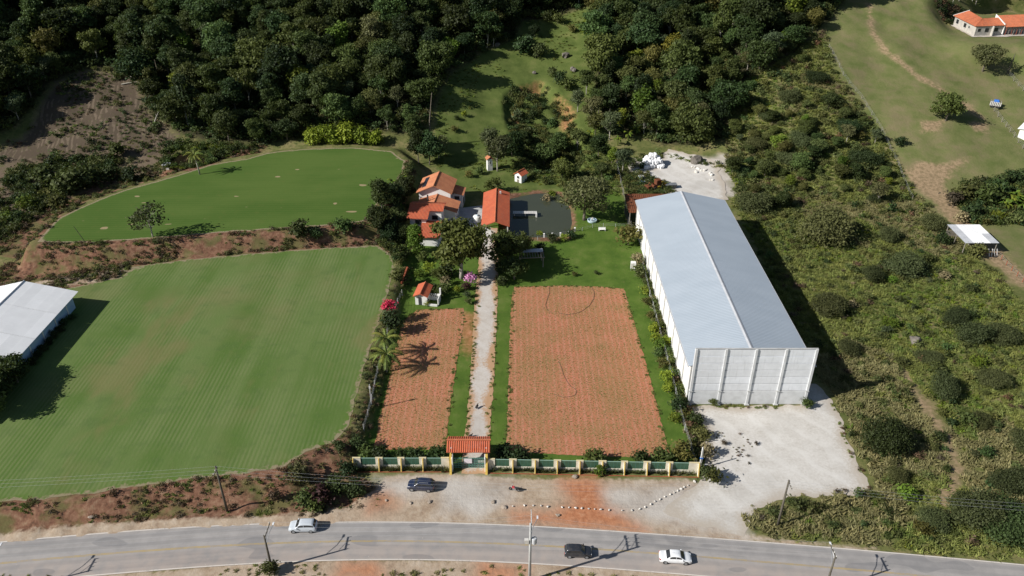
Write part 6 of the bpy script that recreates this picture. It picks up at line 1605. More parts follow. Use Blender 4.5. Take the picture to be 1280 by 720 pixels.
for k, (x, y, z, side) in enumerate(ind):
    v = int(g.choice(len(FT), p=[.12, .11, .10, .08, .10, .09, .06, .05, .07, .08, .03, .06, .05] if side == 0 else [.07, .14, .05, .14, .11, .04, .08, .06, .04, .09, .08, .03, .07])); s = 0.52 + 0.36 * g.random() + 0.55 * g.random() ** 3
    px, py = project(x, y, z)
    wh_ = ('over the ploughed slope' if px < 200 else 'over the brown pond' if px < 330 else 'over the upper field' if px < 470 else 'beside the meadow') if side == 0 else ('beside the meadow' if px < 830 else 'over the back yard' if px < 930 else 'near the pasture')
    rw_ = 'front edge of the forest' if py > 135 else 'lower forest slope' if py > 85 else 'middle forest slope' if py > 45 else 'upper forest slope'
    t = tree(FT[v], 'forest_tree', FLAB[v].replace(' in the hillside forest', '') + ' on the ' + rw_ + ' ' + ('left, ' if side == 0 else 'right, ') + wh_, 'tree', (x, y, z - 0.3), (s * (0.9 + 0.25 * g.random()), s * (0.9 + 0.25 * g.random()), s * (0.85 + 0.35 * g.random())), g.random() * 6.28, FG)
far_ = rest + hid
scatter('far_forest', np.array([c[0] for c in far_]), np.array([c[1] for c in far_]), g.integers(11, 15, len(far_)), 0.75 + 0.4 * g.random(len(far_)), 'continuous dark forest covering the top of the hill')
# forest floor cover
for nm, pl, sp_, sd_ in (('forest_undergrowth', FOREST_L, 2.2, 5), ('forest_undergrowth', FOREST_R, 2.2, 6)):
    X, Y = rand_in(pl, sp_, sd_); Z = h(X, Y); k = in_frame(X, Y, Z + 2, 30); X, Y = X[k], Y[k]
    scatter(nm, X, Y, g.choice([4, 5, 9, 5, 9, 8], len(X)), 1.0 + 1.3 * g.random(len(X)), 'low leafy undergrowth below the forest trees')

# ------------------------------------------------------------------ named trees and shrubs
def put(kind, name, label, cat, px, py, s, rot=None, group=None, z=None):
    X, Y, Z = PT(px, py)
    return tree(kind, name, label, cat, (X, Y, Z - 0.1), s, g.random() * 6.28 if rot is None else rot, group)
BIGT = make_tree('garden', 900, 6.0, 14.5, 4.2, 'leaf_shade', 5800, 0.50, 'bark_pale', tr=0.42, nl=13, clump=16, limbs=12)
put(BIGT, 'shade_tree', 'tall spreading olive green tree beside the drive in front of the house', 'tree', 577, 348, 1.0, 0.6)
RND = make_tree('roundtree', 910, 4.6, 8.6, 2.6, 'leaf_mid', 3600, 0.40, 'bark', tr=0.28, nl=11, clump=14, limbs=10)
put(RND, 'round_tree', 'rounded green tree right of the drive below the garage', 'tree', 635, 330, 0.9, 1.0)
put(RND, 'round_tree', 'shaded round tree behind the pergola by the pond', 'tree', 652, 320, 0.62, 3.0)
DK = make_tree('darktree', 913, 4.2, 7.6, 2.4, 'leaf_mid', 3000, 0.42, 'bark', tr=0.25, nl=9, clump=14, limbs=9)
put(DK, 'round_tree', 'dark shaded tree on the lawn edge right of the drive', 'tree', 643, 349, 0.65, 2.0)
POT = make_tree('pondtree', 920, 6.6, 11.0, 3.6, 'leaf_pond', 3600, 0.42, 'bark', tr=0.36, nl=14, clump=11, limbs=16)
put(POT, 'spreading_tree', 'wide pale green tree leaning over the right side of the pond', 'tree', 730, 275, 1.0, 0.4)
SPR = make_tree('sparse', 930, 3.9, 8.2, 2.8, 'leaf_grey', 900, 0.36, 'bark_pale', tr=0.15, nl=9, clump=9, limbs=14)
put(SPR, 'sparse_tree', 'thin open-crowned tree alone on the near edge of the upper field', 'tree', 191, 296.5, 1.0, 0.3)
put(RND, 'pasture_tree', 'round green tree alone on the bare pasture', 'tree', 1182, 151, 0.93, 0.2)
put(POT, 'pasture_tree', 'grey-green tree in front of the farmhouse on the hill', 'tree', 1228, 89, 0.72, 2.2)
X, Y, Z = PT(1259, 92); t = thing('dead_tree', 'bare dark trunk beside the grey-green hill tree', 'tree', (X, Y, Z), 0.3)
MB().tube([(0, 0, -0.3), (0.3, 0, 3), (0.9, 0.2, 6.2)], [0.3, 0.22, 0.08], 7).part('trunk', 'pole_wood', t)
MB().tube([(0.3, 0, 3.0), (1.4, 0.4, 4.6)], [0.12, 0.05], 5).part('branch', 'pole_wood', t); MB().tube([(0.4, 0, 3.6), (-0.8, 0.2, 5.0)], [0.1, 0.04], 5).part('branch', 'pole_wood', t)
CYP = (leaves_mesh('cypress_crown', 'leaf_bright', [((0, 0, 2.6), (1.75, 1.75, 2.4)), ((0, 0, 4.8), (1.7, 1.7, 2.6)), ((0, 0, 6.2), (1.3, 1.3, 1.7))], 3600, 0.26, 950, 9, spread=0.4), trunk_mesh('cypress_trunk', 'bark', 3.0, 0.2, [((0, 0, 3), (0.6, 0.6, 1))], 951, 0.1, 3))
put(CYP, 'clipped_cypress', 'clipped egg-shaped bright green cypress in front of the house', 'tree', 520.5, 317, 1.0, 0)
put(FT[2], 'yard_tree', 'tall dark tree left of the house, nearest the upper field', 'tree', 524, 205, 0.8)
put(FT[0], 'yard_tree', 'broad dark tree behind the house roof ridge', 'tree', 537, 206, 0.9)
put(FT[7], 'yard_tree', 'slender tree at the forest corner behind the house', 'tree', 520, 190, 0.95)
put(SPR, 'yard_tree', 'thin grey tree among the dark trees behind the house', 'tree', 548, 198, 0.85)
put(FT[6], 'yard_tree', 'pale grey-green tree on the meadow edge above the tower', 'tree', 622, 214, 1.05)
put(FT[6], 'yard_tree', 'pale grey-green tree behind the little tower', 'tree', 612, 196, 0.9)
put(DK, 'yard_tree', 'dark tree in the hollow behind the white hut', 'tree', 680, 206, 0.85)
put(DK, 'yard_tree', 'dark tree at the head of the pond', 'tree', 703, 224, 0.75)
put(FT[4], 'yard_tree', 'wide green tree left of the eroded hollow', 'tree', 640, 196, 0.75)
put(FT[6], 'yard_tree', 'thin tree on the right rim of the eroded hollow', 'tree', 738, 158, 0.95)
put(FT[6], 'yard_tree', 'thin pale tree above the back yard fence', 'tree', 762, 175, 0.9)
put(FT[6], 'yard_tree', 'open grey tree beside the back yard fence', 'tree', 778, 215, 0.7)
OLV = make_tree('olivetree', 960, 3.6, 9.4, 1.6, 'leaf_yellow', 2600, 0.46, 'bark', tr=0.22, nl=10, clump=14, limbs=8, lob=[((0, 0, 4.2), (3.4, 3.4, 3.6)), ((0.3, 0, 6.6), (2.7, 2.7, 3.0)), ((-0.6, 0.3, 5.5), (3.0, 2.8, 3.0))])
M['leaf_gold'] = leafm('leaf_gold', (0.07, 0.085, 0.012), (0.17, 0.165, 0.025)); OLV[0].materials[0] = M['leaf_gold']
put(OLV, 'golden_tree', 'rounded golden olive tree standing out in the right forest', 'tree', 842, 78, 1.0, 0)
BIGD = make_tree('bigdark', 970, 6.8, 10.5, 0.8, 'leaf_mid', 5600, 0.48, 'bark', tr=0.35, nl=15, clump=15, limbs=10)
put(BIGD, 'forest_edge_tree', 'large round dense tree at the right forest edge above the back yard', 'tree', 866, 176, 1.0, 0.5)
for k, (px, py, s, b, lab) in enumerate([(392, 180, 1.0, 1, 'bright yellow-green bush at the left end of the row behind the upper field'), (412, 179, 1.15, 1, 'bright yellow-green bush second in the row behind the upper field'), (433, 177, 1.2, 1, 'bright yellow-green bush tallest in the row behind the upper field'), (452, 178, 1.0, 1, 'bright yellow-green bush fourth in the row behind the upper field'), (470, 180, 0.85, 1, 'bright yellow-green bush at the right end of the row')]):
    put(YELLOW, 'bright_bush', lab, 'bush', px, py, s, None, 'bright bushes behind the upper field')
for k, (px, py, s, b, lab) in enumerate([(172, 76, 1.0, 0, 'olive bamboo clump at the forest edge above the ploughed slope'), (196, 82, 1.05, 0, 'arching bamboo clump beside the ploughed slope'), (190, 118, 0.9, 0, 'bamboo clump right beside the fallen pale trunks'), (736, 50, 0.9, 1, 'bright bamboo at the right edge of the meadow'), (745, 80, 0.85, 0, 'olive bamboo along the right meadow edge'), (700, 215, 0.55, 1, 'bright leafy clump at the head of the pond')]):
    put(BAMBOO[b], 'bamboo', lab, 'bamboo', px, py, s)

# shrubs: (px, py of the base, size, kind, label)
def shrub(px, py, s, k, label, group=None, sz=None):
    X, Y, Z = PT(px, py)
    return tree(SHRUB[SH[k]], 'shrub', label, 'shrub', (X, Y, Z - 0.05), (s, s, s * (sz or 1)), g.random() * 6.28, group)
for px, py, s, k, lab in [
    (375, 295, 2.1, 'dark', 'dark round shrub on the bank below the upper field'), (430, 291, 1.9, 'mid', 'green shrub on the bank left of the house'), (395, 297, 1.3, 'dark', 'small dark shrub beside the round one on the bank'),
    (617, 240, 2.0, 'mid', 'round shrub behind the garage roof'), (621, 252, 1.2, 'mid', 'small shrub at the back corner of the garage'),
    (785, 306, 2.6, 'olive', 'olive bush beside the rear of the warehouse wall'), (797, 330, 1.5, 'dry', 'dry bush behind the white cabinet'), (800, 345, 1.4, 'scrub', 'dull green bush below the white cabinet'),
    (402, 628, 1.6, 'red', 'dark red-leaved shrub on the roadside mound'), (383, 634, 1.5, 'olive', 'olive shrub left of the red-leaved one'), (420, 615, 1.5, 'dark', 'large dark shrub at the left end of the front wall'), (374, 602, 1.6, 'grey', 'blue-grey shrub at the field corner above the road'),
    (433, 594, 1.3, 'dark', 'dark upright shrub touching the front wall end'), (444, 618, 1.3, 'dark', 'dark shrub in the shade beside the sandy heap'), (395, 638, 1.2, 'mid', 'green shrub lowest on the roadside mound'), (344, 625, 1.0, 'brown', 'brown shrub on the roadside bank'), (424, 562, 0.9, 'dark', 'narrow dark shrub at the lower right corner of the striped field'),
    (447, 560, 1.2, 'dark', 'dark bush behind the left wall end'), (458, 571, 1.1, 'mid', 'leafy bush just inside the left front wall'), (476, 575, 1.3, 'dark', 'dark plant behind the second wall panel'), (502, 576, 1.1, 'mid', 'green plant behind the third wall panel'), (520, 576, 1.2, 'dark', 'dark plant behind the wall left of the gateway'), (548, 574, 1.3, 'mid', 'green plant beside the gateway'),
    (630, 574, 1.4, 'dark', 'dark hedge plant right of the gateway'), (648, 577, 1.4, 'dark', 'second dark hedge plant right of the gateway'), (742, 578, 1.3, 'mid', 'climbing green plant in the middle of the right wall'), (750, 592, 1.0, 'bright', 'bright plant in front of the right wall'), (800, 578, 1.2, 'mid', 'green plant behind the right wall'), (828, 580, 1.5, 'mid', 'leafy plant behind the right wall end'), (850, 576, 1.7, 'olive', 'olive plant in the right wall corner'),
    (477, 572, 1.0, 'bright', 'tiny bright shrub in the left bed corner'),
    (882, 597, 1.2, 'scrub', 'dull bush at the right end of the front wall'), (891, 603, 1.3, 'olive', 'olive bush on the gravel by the wall end'), (884, 570, 1.3, 'dry', 'dry brown bush behind the service post'), (878, 548, 1.1, 'scrub', 'grey-green bush beside the gravel yard'), (905, 556, 0.5, 'brown', 'dead brown weed patch on the gravel yard'), (945, 556, 0.35, 'brown', 'small dead weed on the gravel yard'), (872, 530, 1.0, 'dark', 'dark bush at the warehouse front corner'),
    (1008, 509, 0.9, 'mid', 'small weed at the right foot of the concrete screen wall'), (891, 506, 0.7, 'olive', 'small weed at the left foot of the concrete screen wall'),
    (490, 412, 1.9, 'dark', 'dark base shrub below the red flowering tree'), (497, 350, 1.5, 'scrub', 'grey bush on the garden edge of the striped field'),
    (560, 345, 1.6, 'dark', 'dark round shrub at the foot of the tall garden tree'), (549, 349, 1.4, 'mid', 'green shrub left of the tall garden tree'), (537, 341, 1.3, 'yellow', 'lime green shrub in the middle of the house garden'), (524, 346, 1.0, 'bright', 'low bright shrub behind the tiny outhouse'), (529, 327, 1.2, 'mid', 'low shrub in front of the clipped cypress'), (541, 366, 1.2, 'dark', 'spiky dark shrub right of the tiny outhouse'), (548, 372, 1.3, 'mid', 'green shrub at the end of the garden hedge'), (556, 364, 1.0, 'olive', 'olive low shrub in the garden hedge'), (571, 365, 0.7, 'yellow', 'small yellow shrub above the left bed'), (583, 362, 0.9, 'red', 'reddish shrub under the pink blossom bush'), (584, 372, 0.8, 'grey', 'grey shrub beside the drive'), (586, 380, 0.7, 'olive', 'small tuft beside the drive'), (534, 381, 0.7, 'bright', 'small bright plant at the top of the left bed'), (557, 357, 1.2, 'dry', 'dry bush in the garden'),
    (626, 340, 1.3, 'dark', 'dark shrub along the drive in shade'), (622, 318, 1.1, 'olive', 'olive shrub at the drive edge'), (628, 356, 1.2, 'dark', 'dark shrub at the top of the lawn by the drive'), (675, 316, 1.3, 'dark', 'dark shrub beside the pergola'), (690, 303, 1.2, 'dark', 'dark shrub on the pond bank'), (675, 296, 0.8, 'yellow', 'yellow shrub by the pond posts'), (705, 301, 0.9, 'yellow', 'low yellow shrub by the pond posts'), (714, 297, 1.1, 'dark', 'dark clump at the right end of the pond posts'),
    (683, 253, 1.3, 'dry', 'straw-coloured reed clump at the far pond edge'), (690, 246, 1.0, 'bright', 'bright reed clump beyond the pond'), (718, 345, 0.55, 'olive', 'small plant on the lawn'), (745, 343, 0.5, 'olive', 'tiny plant on the lawn beside its long shadow'),
    (148, 196, 2.3, 'mid', 'green round bush at the foot of the ploughed slope'), (90, 240, 3.4, 'dark', 'large dark bush mass left of the upper field'), (112, 232, 3.0, 'dark', 'dark bush overhanging the upper field corner'), (60, 232, 3.0, 'scrub', 'dull bush left of the dark bush mass'), (35, 262, 2.0, 'bright', 'bright green sapling on the bare slope'), (12, 276, 1.4, 'bright', 'small bright sapling by the left frame edge'), (75, 262, 2.2, 'scrub', 'dull bush beside the field road'), (165, 226, 2.2, 'dark', 'dark shaded bush on the bank left of the pump hut'), (138, 226, 2.3, 'dark', 'dark shaded bush above the upper field'), (245, 192, 1.2, 'bright', 'bright water weeds by the brown pond'),
    (655, 66, 3.2, 'dark', 'large dark shrub on the upper meadow'), (672, 72, 2.6, 'scrub', 'dull shrub on the upper meadow'), (697, 30, 2.0, 'olive', 'olive shrub high on the meadow'), (684, 26, 1.8, 'dark', 'dark shrub high on the meadow'), (737, 42, 2.0, 'grey', 'grey shrub at the meadow edge'), (715, 40, 1.4, 'scrub', 'dull shrub above the dark boulder'), (700, 105, 2.2, 'dark', 'dark shrub above the eroded hollow'), (690, 95, 1.6, 'scrub', 'grey shrub above the eroded hollow'), (708, 112, 1.8, 'mid', 'green shrub at the rim of the eroded hollow'), (646, 150, 1.6, 'grey', 'grey shrub inside the eroded hollow'), (665, 148, 1.5, 'dark', 'dark shrub inside the eroded hollow'), (690, 160, 1.6, 'mid', 'green shrub at the foot of the eroded hollow'), (660, 172, 1.8, 'scrub', 'dull shrub below the eroded hollow'), (715, 172, 1.8, 'mid', 'leafy shrub right of the eroded hollow'), (580, 146, 0.9, 'yellow', 'small yellowish sapling on the meadow'), (571, 150, 0.8, 'mid', 'small sapling on the meadow'), (568, 165, 1.0, 'olive', 'sapling with a long shadow on the meadow'), (600, 218, 1.1, 'mid', 'small shrub behind the house on the meadow'), (586, 222, 1.0, 'olive', 'small shrub beside the house'),
    (1125, 182, 1.4, 'dark', 'dark shrub at the fence end of the pasture'),
]:
    shrub(px, py, s, k, lab)
# flowering things
RF = thing('flowering_tree', 'small tree covered in crimson blossom beside the striped field', 'tree', (*P(489, 404), 0), 0.4)
link('trunk', trunk_mesh('redtrunk', 'bark', 3.4, 0.11, [((0, 0, 4), (1, 1, 0.6))], 77, 0.2, 7), RF)
link('crown', leaves_mesh('redcrown', 'leaf_grey', [((0, 0, 2.2), (1.3, 1.3, 1.4)), ((0.3, 0.2, 3.0), (1.2, 1.2, 0.9))], 500, 0.3, 78, 9), RF)
link('blossom', leaves_mesh('redbloom', 'bloom_red', [((-0.8, 0.2, 4.0), (0.75, 0.7, 0.5)), ((0.45, 0.4, 4.4), (0.75, 0.7, 0.5)), ((0.35, -0.5, 3.8), (0.65, 0.6, 0.45)), ((-0.2, 0.5, 4.7), (0.5, 0.5, 0.45))], 520, 0.22, 79, 10), RF)
PB = thing('blossom_bush', 'round bush of pale purple blossom at the drive edge', 'bush', (*P(588, 357), 0), 0)
link('trunk', trunk_mesh('pinktrunk', 'bark', 1.6, 0.06, [((0, 0, 2), (0.8, 0.8, 0.7))], 82, 0.1, 5), PB)
link('blossom', leaves_mesh('pinkbloom', 'bloom_pink', [((0, 0, 1.9), (1.0, 1.0, 0.9))], 420, 0.24, 83, 8), PB)

# lime shrubs along the fence by the warehouse
for k, (px, py, s, kk) in enumerate([(806, 367, 1.0, 'bright'), (808, 381, 0.9, 'olive'), (812, 398, 0.8, 'olive'), (817, 417, 1.1, 'yellow'), (819, 429, 1.1, 'yellow'), (826, 436, 1.2, 'bright'), (822, 446, 0.9, 'mid'), (828, 460, 1.0, 'olive'), (832, 478, 1.2, 'yellow'), (835, 491, 1.0, 'yellow'), (846, 512, 1.3, 'dark'), (843, 527, 1.0, 'bright'), (833, 432, 1.0, 'yellow')]):
    shrub(px, py, s, kk, 'lime green shrub in the row along the grey fence' if kk in ('yellow', 'bright') else 'dull green shrub in the row along the grey fence', 'shrubs along the warehouse fence')
# strip of weeds between fence and warehouse
WS = poly([(806, 345), (822, 380), (836, 430), (850, 480), (862, 512), (878, 530), (872, 585), (862, 560), (850, 520), (838, 470), (824, 425), (812, 375), (800, 340)])
X, Y = rand_in(WS, 0.85, 21); scatter('weeds', X, Y, g.choice([0, 2, 4, 6, 7, 9, 1], len(X)), 0.7 + 0.7 * g.random(len(X)), 'weeds between the grey fence and the warehouse', Z=np.zeros(len(X)))
# low plants along the front wall, one clump per bay
for a, b in [(wx(q0, 590), wx(q1, 590)) for q0, q1 in [(445, 470), (477, 500), (505, 527), (533, 560)]] + [(pr0[0] + q[0] - 0.4, pr0[0] + q[1] + 0.6) for q in sr]:
    n = 16; t = thing('hedge_plant', 'low spiky plant row along the front wall ' + ('left of the gateway' if a < -9 else 'just right of the gateway' if a < 12 else 'toward its far right end'), 'hedge', ((a + b) / 2, YW - 0.55 - (0 if a < -9 else (a + 3.75) * 0.027), 0.0), 0, 'spiky plant rows along the front wall')
    v = []; f = []; tn = []
    for k in range(n):
        cx_, cy_ = (k / (n - 1) - 0.5) * (b - a), 0.13 * g.normal()
        for q in range(12):
            an = q * 0.52 + g.random(); L_ = 0.36 + 0.25 * g.random(); hh = 0.35 + 0.5 * g.random(); s = len(v); c_, s_ = math.cos(an), math.sin(an)
            v += [(cx_ - s_ * 0.05, cy_ + c_ * 0.05, 0), (cx_ + s_ * 0.05, cy_ - c_ * 0.05, 0), (cx_ + c_ * L_, cy_ + s_ * L_, hh)]; f.append((s, s + 1, s + 2)); tn.append(g.random())
    me = mesh('hedge_leaves', v, f, 'leaf_pond' if g.random() < 0.5 else 'leaf_scrub'); at = me.attributes.new('tint', 'FLOAT', 'FACE'); at.data.foreach_set('value', np.array(tn, np.float32))
    link('leaves', me, t); t.scale = (1, 1.3, 1.45)

# ------------------------------------------------------------------ palms and bananas
def frond_mesh(L, droop, seed, n=15, mat='palm', wid=0.55):
    g_ = np.random.default_rng(seed); m = MB(); pts = []
    for k in range(n + 1):
        s = k / n; pts.append(Vector((L * (s - 0.22 * droop * s ** 2), 0, L * (0.55 * s - droop * 0.95 * s ** 2))))
    m.tube(pts[::3] + [pts[-1]], [0.045, 0.04, 0.03, 0.025, 0.018, 0.01][:len(pts[::3]) + 1] + [0.01] * max(0, len(pts[::3]) + 1 - 6), 4)
    for k in range(2, n + 1):
        for sg in (1, -1):
            w = wid * (1.0 - 0.55 * abs(k / n - 0.45)); d = (pts[k] - pts[k - 1]).normalized(); p = pts[k]
            e = p + d * w * 0.65 + Vector((0, sg * w, -w * (0.35 + 0.2 * g_.random()))); q = p - d * 0.10; r_ = p + d * 0.10
            m.add([q, r_, e], [(0, 1, 2)])
    me = m.mesh('frond', mat); a = me.attributes.new('tint', 'FLOAT', 'FACE'); a.data.foreach_set('value', g_.random(len(me.polygons)).astype(np.float32)); return me
FR = [frond_mesh(3.0, 0.75, 1), frond_mesh(2.7, 1.05, 2), frond_mesh(3.1, 0.5, 3)]
def palm(loc, H, label, s=1.0, lean=(0.3, 0.0), nf=18):
    t = thing('palm_tree', label, 'palm', loc, 0)
    MB().tube([(0, 0, -0.2), (lean[0] * 0.4, lean[1] * 0.4, H * 0.5), (lean[0], lean[1], H)], [0.24, 0.17, 0.14], 8).part('trunk', 'bark_pale', t, True)
    for k in range(nf):
        o = link('frond', FR[k % 3], t, (lean[0], lean[1], H - 0.05), (0, -0.35 + 0.75 * (k % 3) / 2 - 0.1 * g.random(), k * 2.4)); o.scale = (s, s, s)
    return t
palm((*P(483, 465), 0), 4.2, 'palm nearer the road at the left side of the left bed', 1.2)
palm((*P(486, 447), 0), 4.4, 'palm farther from the road at the left side of the left bed', 1.1, (-0.2, 0.2))
X, Y, Z = PT(250, 218); palm((X, Y, Z), 5.6, 'palm with yellowing fronds on the bank beside the brown pond', 1.05, (-0.5, 0), 15)
x, y = P(468, 489); palm((x, y, 0), 0.9, 'small young palm on the grass left of the left bed', 0.55, (0.0, 0), 10)
def leaf_mesh(L, seed):
    m = MB(); v = []; n = 7
    for k in range(n + 1):
        s = k / n; w = 0.34 * math.sin(math.pi * min(1, s * 0.92 + 0.05)) ** 0.6; x_, z_ = L * s * (1 - 0.25 * s), L * (0.75 * s - 0.8 * s * s)
        v += [(x_, -w, z_ - 0.06), (x_, 0, z_ + 0.04), (x_, w, z_ - 0.06)]
    f = [(3 * k + j, 3 * k + 3 + j, 3 * k + 4 + j, 3 * k + 1 + j) for k in range(n) for j in range(2)]
    me = mesh('banana_leaf', v, f, 'leaf_bright'); a = me.attributes.new('tint', 'FLOAT', 'FACE'); a.data.foreach_set('value', np.random.default_rng(seed).random(len(f)).astype(np.float32)); return me
BLF = [leaf_mesh(2.3, 1), leaf_mesh(2.0, 2)]
def banana(px, py, s, label, group):
    X, Y, Z = PT(px, py); t = thing('banana_plant', label, 'banana plant', (X, Y, Z - 0.1), g.random() * 6, group); t.scale = (s, s, s)
    MB().tube([(0, 0, 0), (0.05, 0, 1.2), (0.1, 0, 2.2)], [0.17, 0.14, 0.1], 7).part('stem', 'palm', t)
    for k in range(9): link('leaf', BLF[k % 2], t, (0.1, 0, 2.15), (0, -0.5 + 0.9 * (k % 4) / 3, k * 2.4 + 0.3 * g.random()))
for px, py, s in [(1262, 262, 1.25), (1270, 258, 1.2), (1254, 265, 1.1), (1276, 266, 1.15), (1266, 254, 1.2), (1284, 258, 1.2)]: banana(px, py, s, 'banana plant in the patch beside the right frame edge', 'banana plants at the right')
for px, py, s in [(82, 62, 1.0), (110, 58, 1.1), (132, 72, 1.1), (76, 66, 1.0), (50, 92, 1.1), (44, 112, 1.1), (40, 118, 1.0), (60, 78, 1.0), (8, 140, 1.0), (90, 50, 1.0)]: banana(px, py, s, 'banana plant at the shaded left forest edge', 'banana plants at the left forest edge')
for px, py, s in [(745, 166, 1.1), (760, 158, 1.1), (772, 182, 1.0), (785, 176, 1.1), (795, 170, 1.0), (738, 174, 1.0), (702, 178, 0.9)]: banana(px, py, s, 'banana plant at the lower end of the right forest', 'banana plants below the right forest')
for px, py, s in [(491, 236, 0.9), (512, 232, 0.9), (500, 268, 0.9), (468, 285, 0.8)]: banana(px, py, s, 'banana plant among the dark trees left of the house', 'banana plants left of the house')
for px, py, s, k, lab in [(478, 268, 0.75, 2, 'slender dark tree between the upper field and the house'), (492, 262, 0.7, 0, 'dark tree between the upper field and the house'), (497, 288, 0.72, 8, 'dark low tree left of the front house block'), (476, 292, 0.6, 5, 'wide dark tree at the end of the bank'), (488, 305, 0.6, 0, 'dark tree above the corner of the striped field'), (504, 305, 0.5, 1, 'green tree left of the clipped cypress'), (508, 250, 0.6, 0, 'dark tree right beside the house gable')]:
    put(FT[k], 'yard_tree', lab, 'tree', px, py, s)
X, Y, Z = PT(538, 183); t = thing('dead_tree', 'very tall bare grey trunk at the meadow edge behind the house', 'tree', (X, Y, Z), 0)
MB().tube([(0, 0, -0.3), (0.2, 0, 8), (1.3, 0, 16.5)], [0.28, 0.2, 0.1], 7).part('trunk', 'bark', t); MB().tube([(0.5, 0, 10), (-0.6, 0.2, 12)], [0.08, 0.03], 5).part('branch', 'bark', t)
for k, (px, py, L_, a, el, lab) in enumerate([(166, 100, 7, 2.3, 0.35, 'fallen pale trunk at the top of the ploughed slope'), (152, 106, 5, 0.2, 0.1, 'pale log lying on the ploughed slope'), (193, 155, 4, 1.2, 0.8, 'pale stump leaning by the forest edge'), (236, 160, 9, 2.0, 1.0, 'thin pale leaning trunk above the brown pond'), (208, 182, 5, 0.4, 0.1, 'log lying above the brown pond')]):
    X, Y, Z = PT(px, py); t = thing('log', lab, 'log', (X, Y, Z + 0.15), (0, -el, a)); MB().tube([(0, 0, 0), (L_ / 2, 0, 0.1), (L_, 0, 0)], [0.24, 0.2, 0.13], 7).part('trunk', 'bark_pale', t); MB().tube([(L_ * 0.6, 0, 0), (L_ * 0.75, 0.5, 0.4)], [0.1, 0.05], 5).part('branch', 'bark_pale', t)
# pale bare trunks behind the farmhouse
for k, (px, py) in enumerate([(1192, 24), (1200, 20), (1217, 19), (1222, 21), (1240, 15), (1246, 19), (1272, 18), (1180, 16), (1208, 14), (1258, 14)]):
    X, Y, Z = PT(px, py - 4); H_ = 13 + 3 * g.random()
    tk = tree(FT[7] if k % 2 else FT[2], 'eucalyptus', 'pale-trunked tall tree in the grove behind the farmhouse', 'tree', (X, Y + 3, hz(X, Y + 3) - 0.3), (0.6, 0.6, 1.25), g.random() * 6, 'tall grove behind the farmhouse')
    for c in tk.children:
        if c.name.startswith('trunk'):
            q = MB().tube([(0, 0, -0.3), (0.3 * g.normal(), 0, 5), (0.5 * g.normal(), 0, 11)], [0.34, 0.26, 0.12], 7).mesh('grove_trunk', 'bark_pale', True); c.data = q
EG = outline(polyT([(1168, -4), (1178, 8), (1190, 16), (1225, 14), (1280, 12), (1320, 10), (1320, -12)]), 3, 1, 8)
X, Y = rand_in(EG, 4.6, 61); X = np.concatenate([X, X + 9, X + 3]); Y = np.concatenate([Y + 6, Y + 14, Y + 26])
scatter('grove_backdrop_forest', X, Y, g.integers(11, 15, len(X)), 0.8 + 0.4 * g.random(len(X)), 'dense dark forest behind the farmhouse grove')

# ------------------------------------------------------------------ scrub at the right
SCRUB = polyT([(905, 212), (915, 112), (960, 84), (1000, 62), (1030, 38), (1045, 85), (1075, 130), (1110, 178), (1135, 228), (1165, 262), (1186, 290), (1215, 320), (1250, 345), (1330, 440), (1420, 560), (1420, 735), (1280, 700), (1100, 684), (960, 672), (922, 650), (940, 640), (970, 632), (1000, 624), (1070, 620), (1094, 612), (1086, 590), (1068, 560), (1054, 520), (1040, 492), (1020, 470), (1008, 430), (980, 385), (940, 300), (915, 255), (920, 235)])
X, Y = rand_in(SCRUB, 1.08, 31)
s1 = sdf(X, Y, PATH[-1]); k = s1 < -0.3; X, Y = X[k], Y[k]
wet = fbm(X / 11, Y / 11, 3); dry = fbm(X / 17 + 9, Y / 17 + 4, 3); r_ = g.random(len(X))
up_ = sst(Y, 150, 215) * 0.16
idx = np.where(r_ < 0.56 - up_, np.where(dry > 0.17, 0, np.where((wet > 0.16) & (g.random(len(X)) < 0.45), 3, 1)), np.where(r_ < 0.86 - up_, np.where(dry > 0.2, 0, np.where(wet > 0.0, 2, 1)), np.where(r_ < 0.90 - 0.5 * up_, np.where(wet > -0.02, 3, 1), np.where(r_ < 0.955, 4, np.where(r_ < 0.985, np.where(wet > 0, 9, 7), 5)))))
scl = np.where(idx > 3, 0.5 + 0.7 * g.random(len(X)) + 3 * up_ * g.random(len(X)), 0.7 + 0.75 * g.random(len(X)))
scatter('scrub_undergrowth', X, Y, idx, scl, 'rough grass and low scrub on the slope right of the warehouse')
SG = 'wide bushes in the scrub'
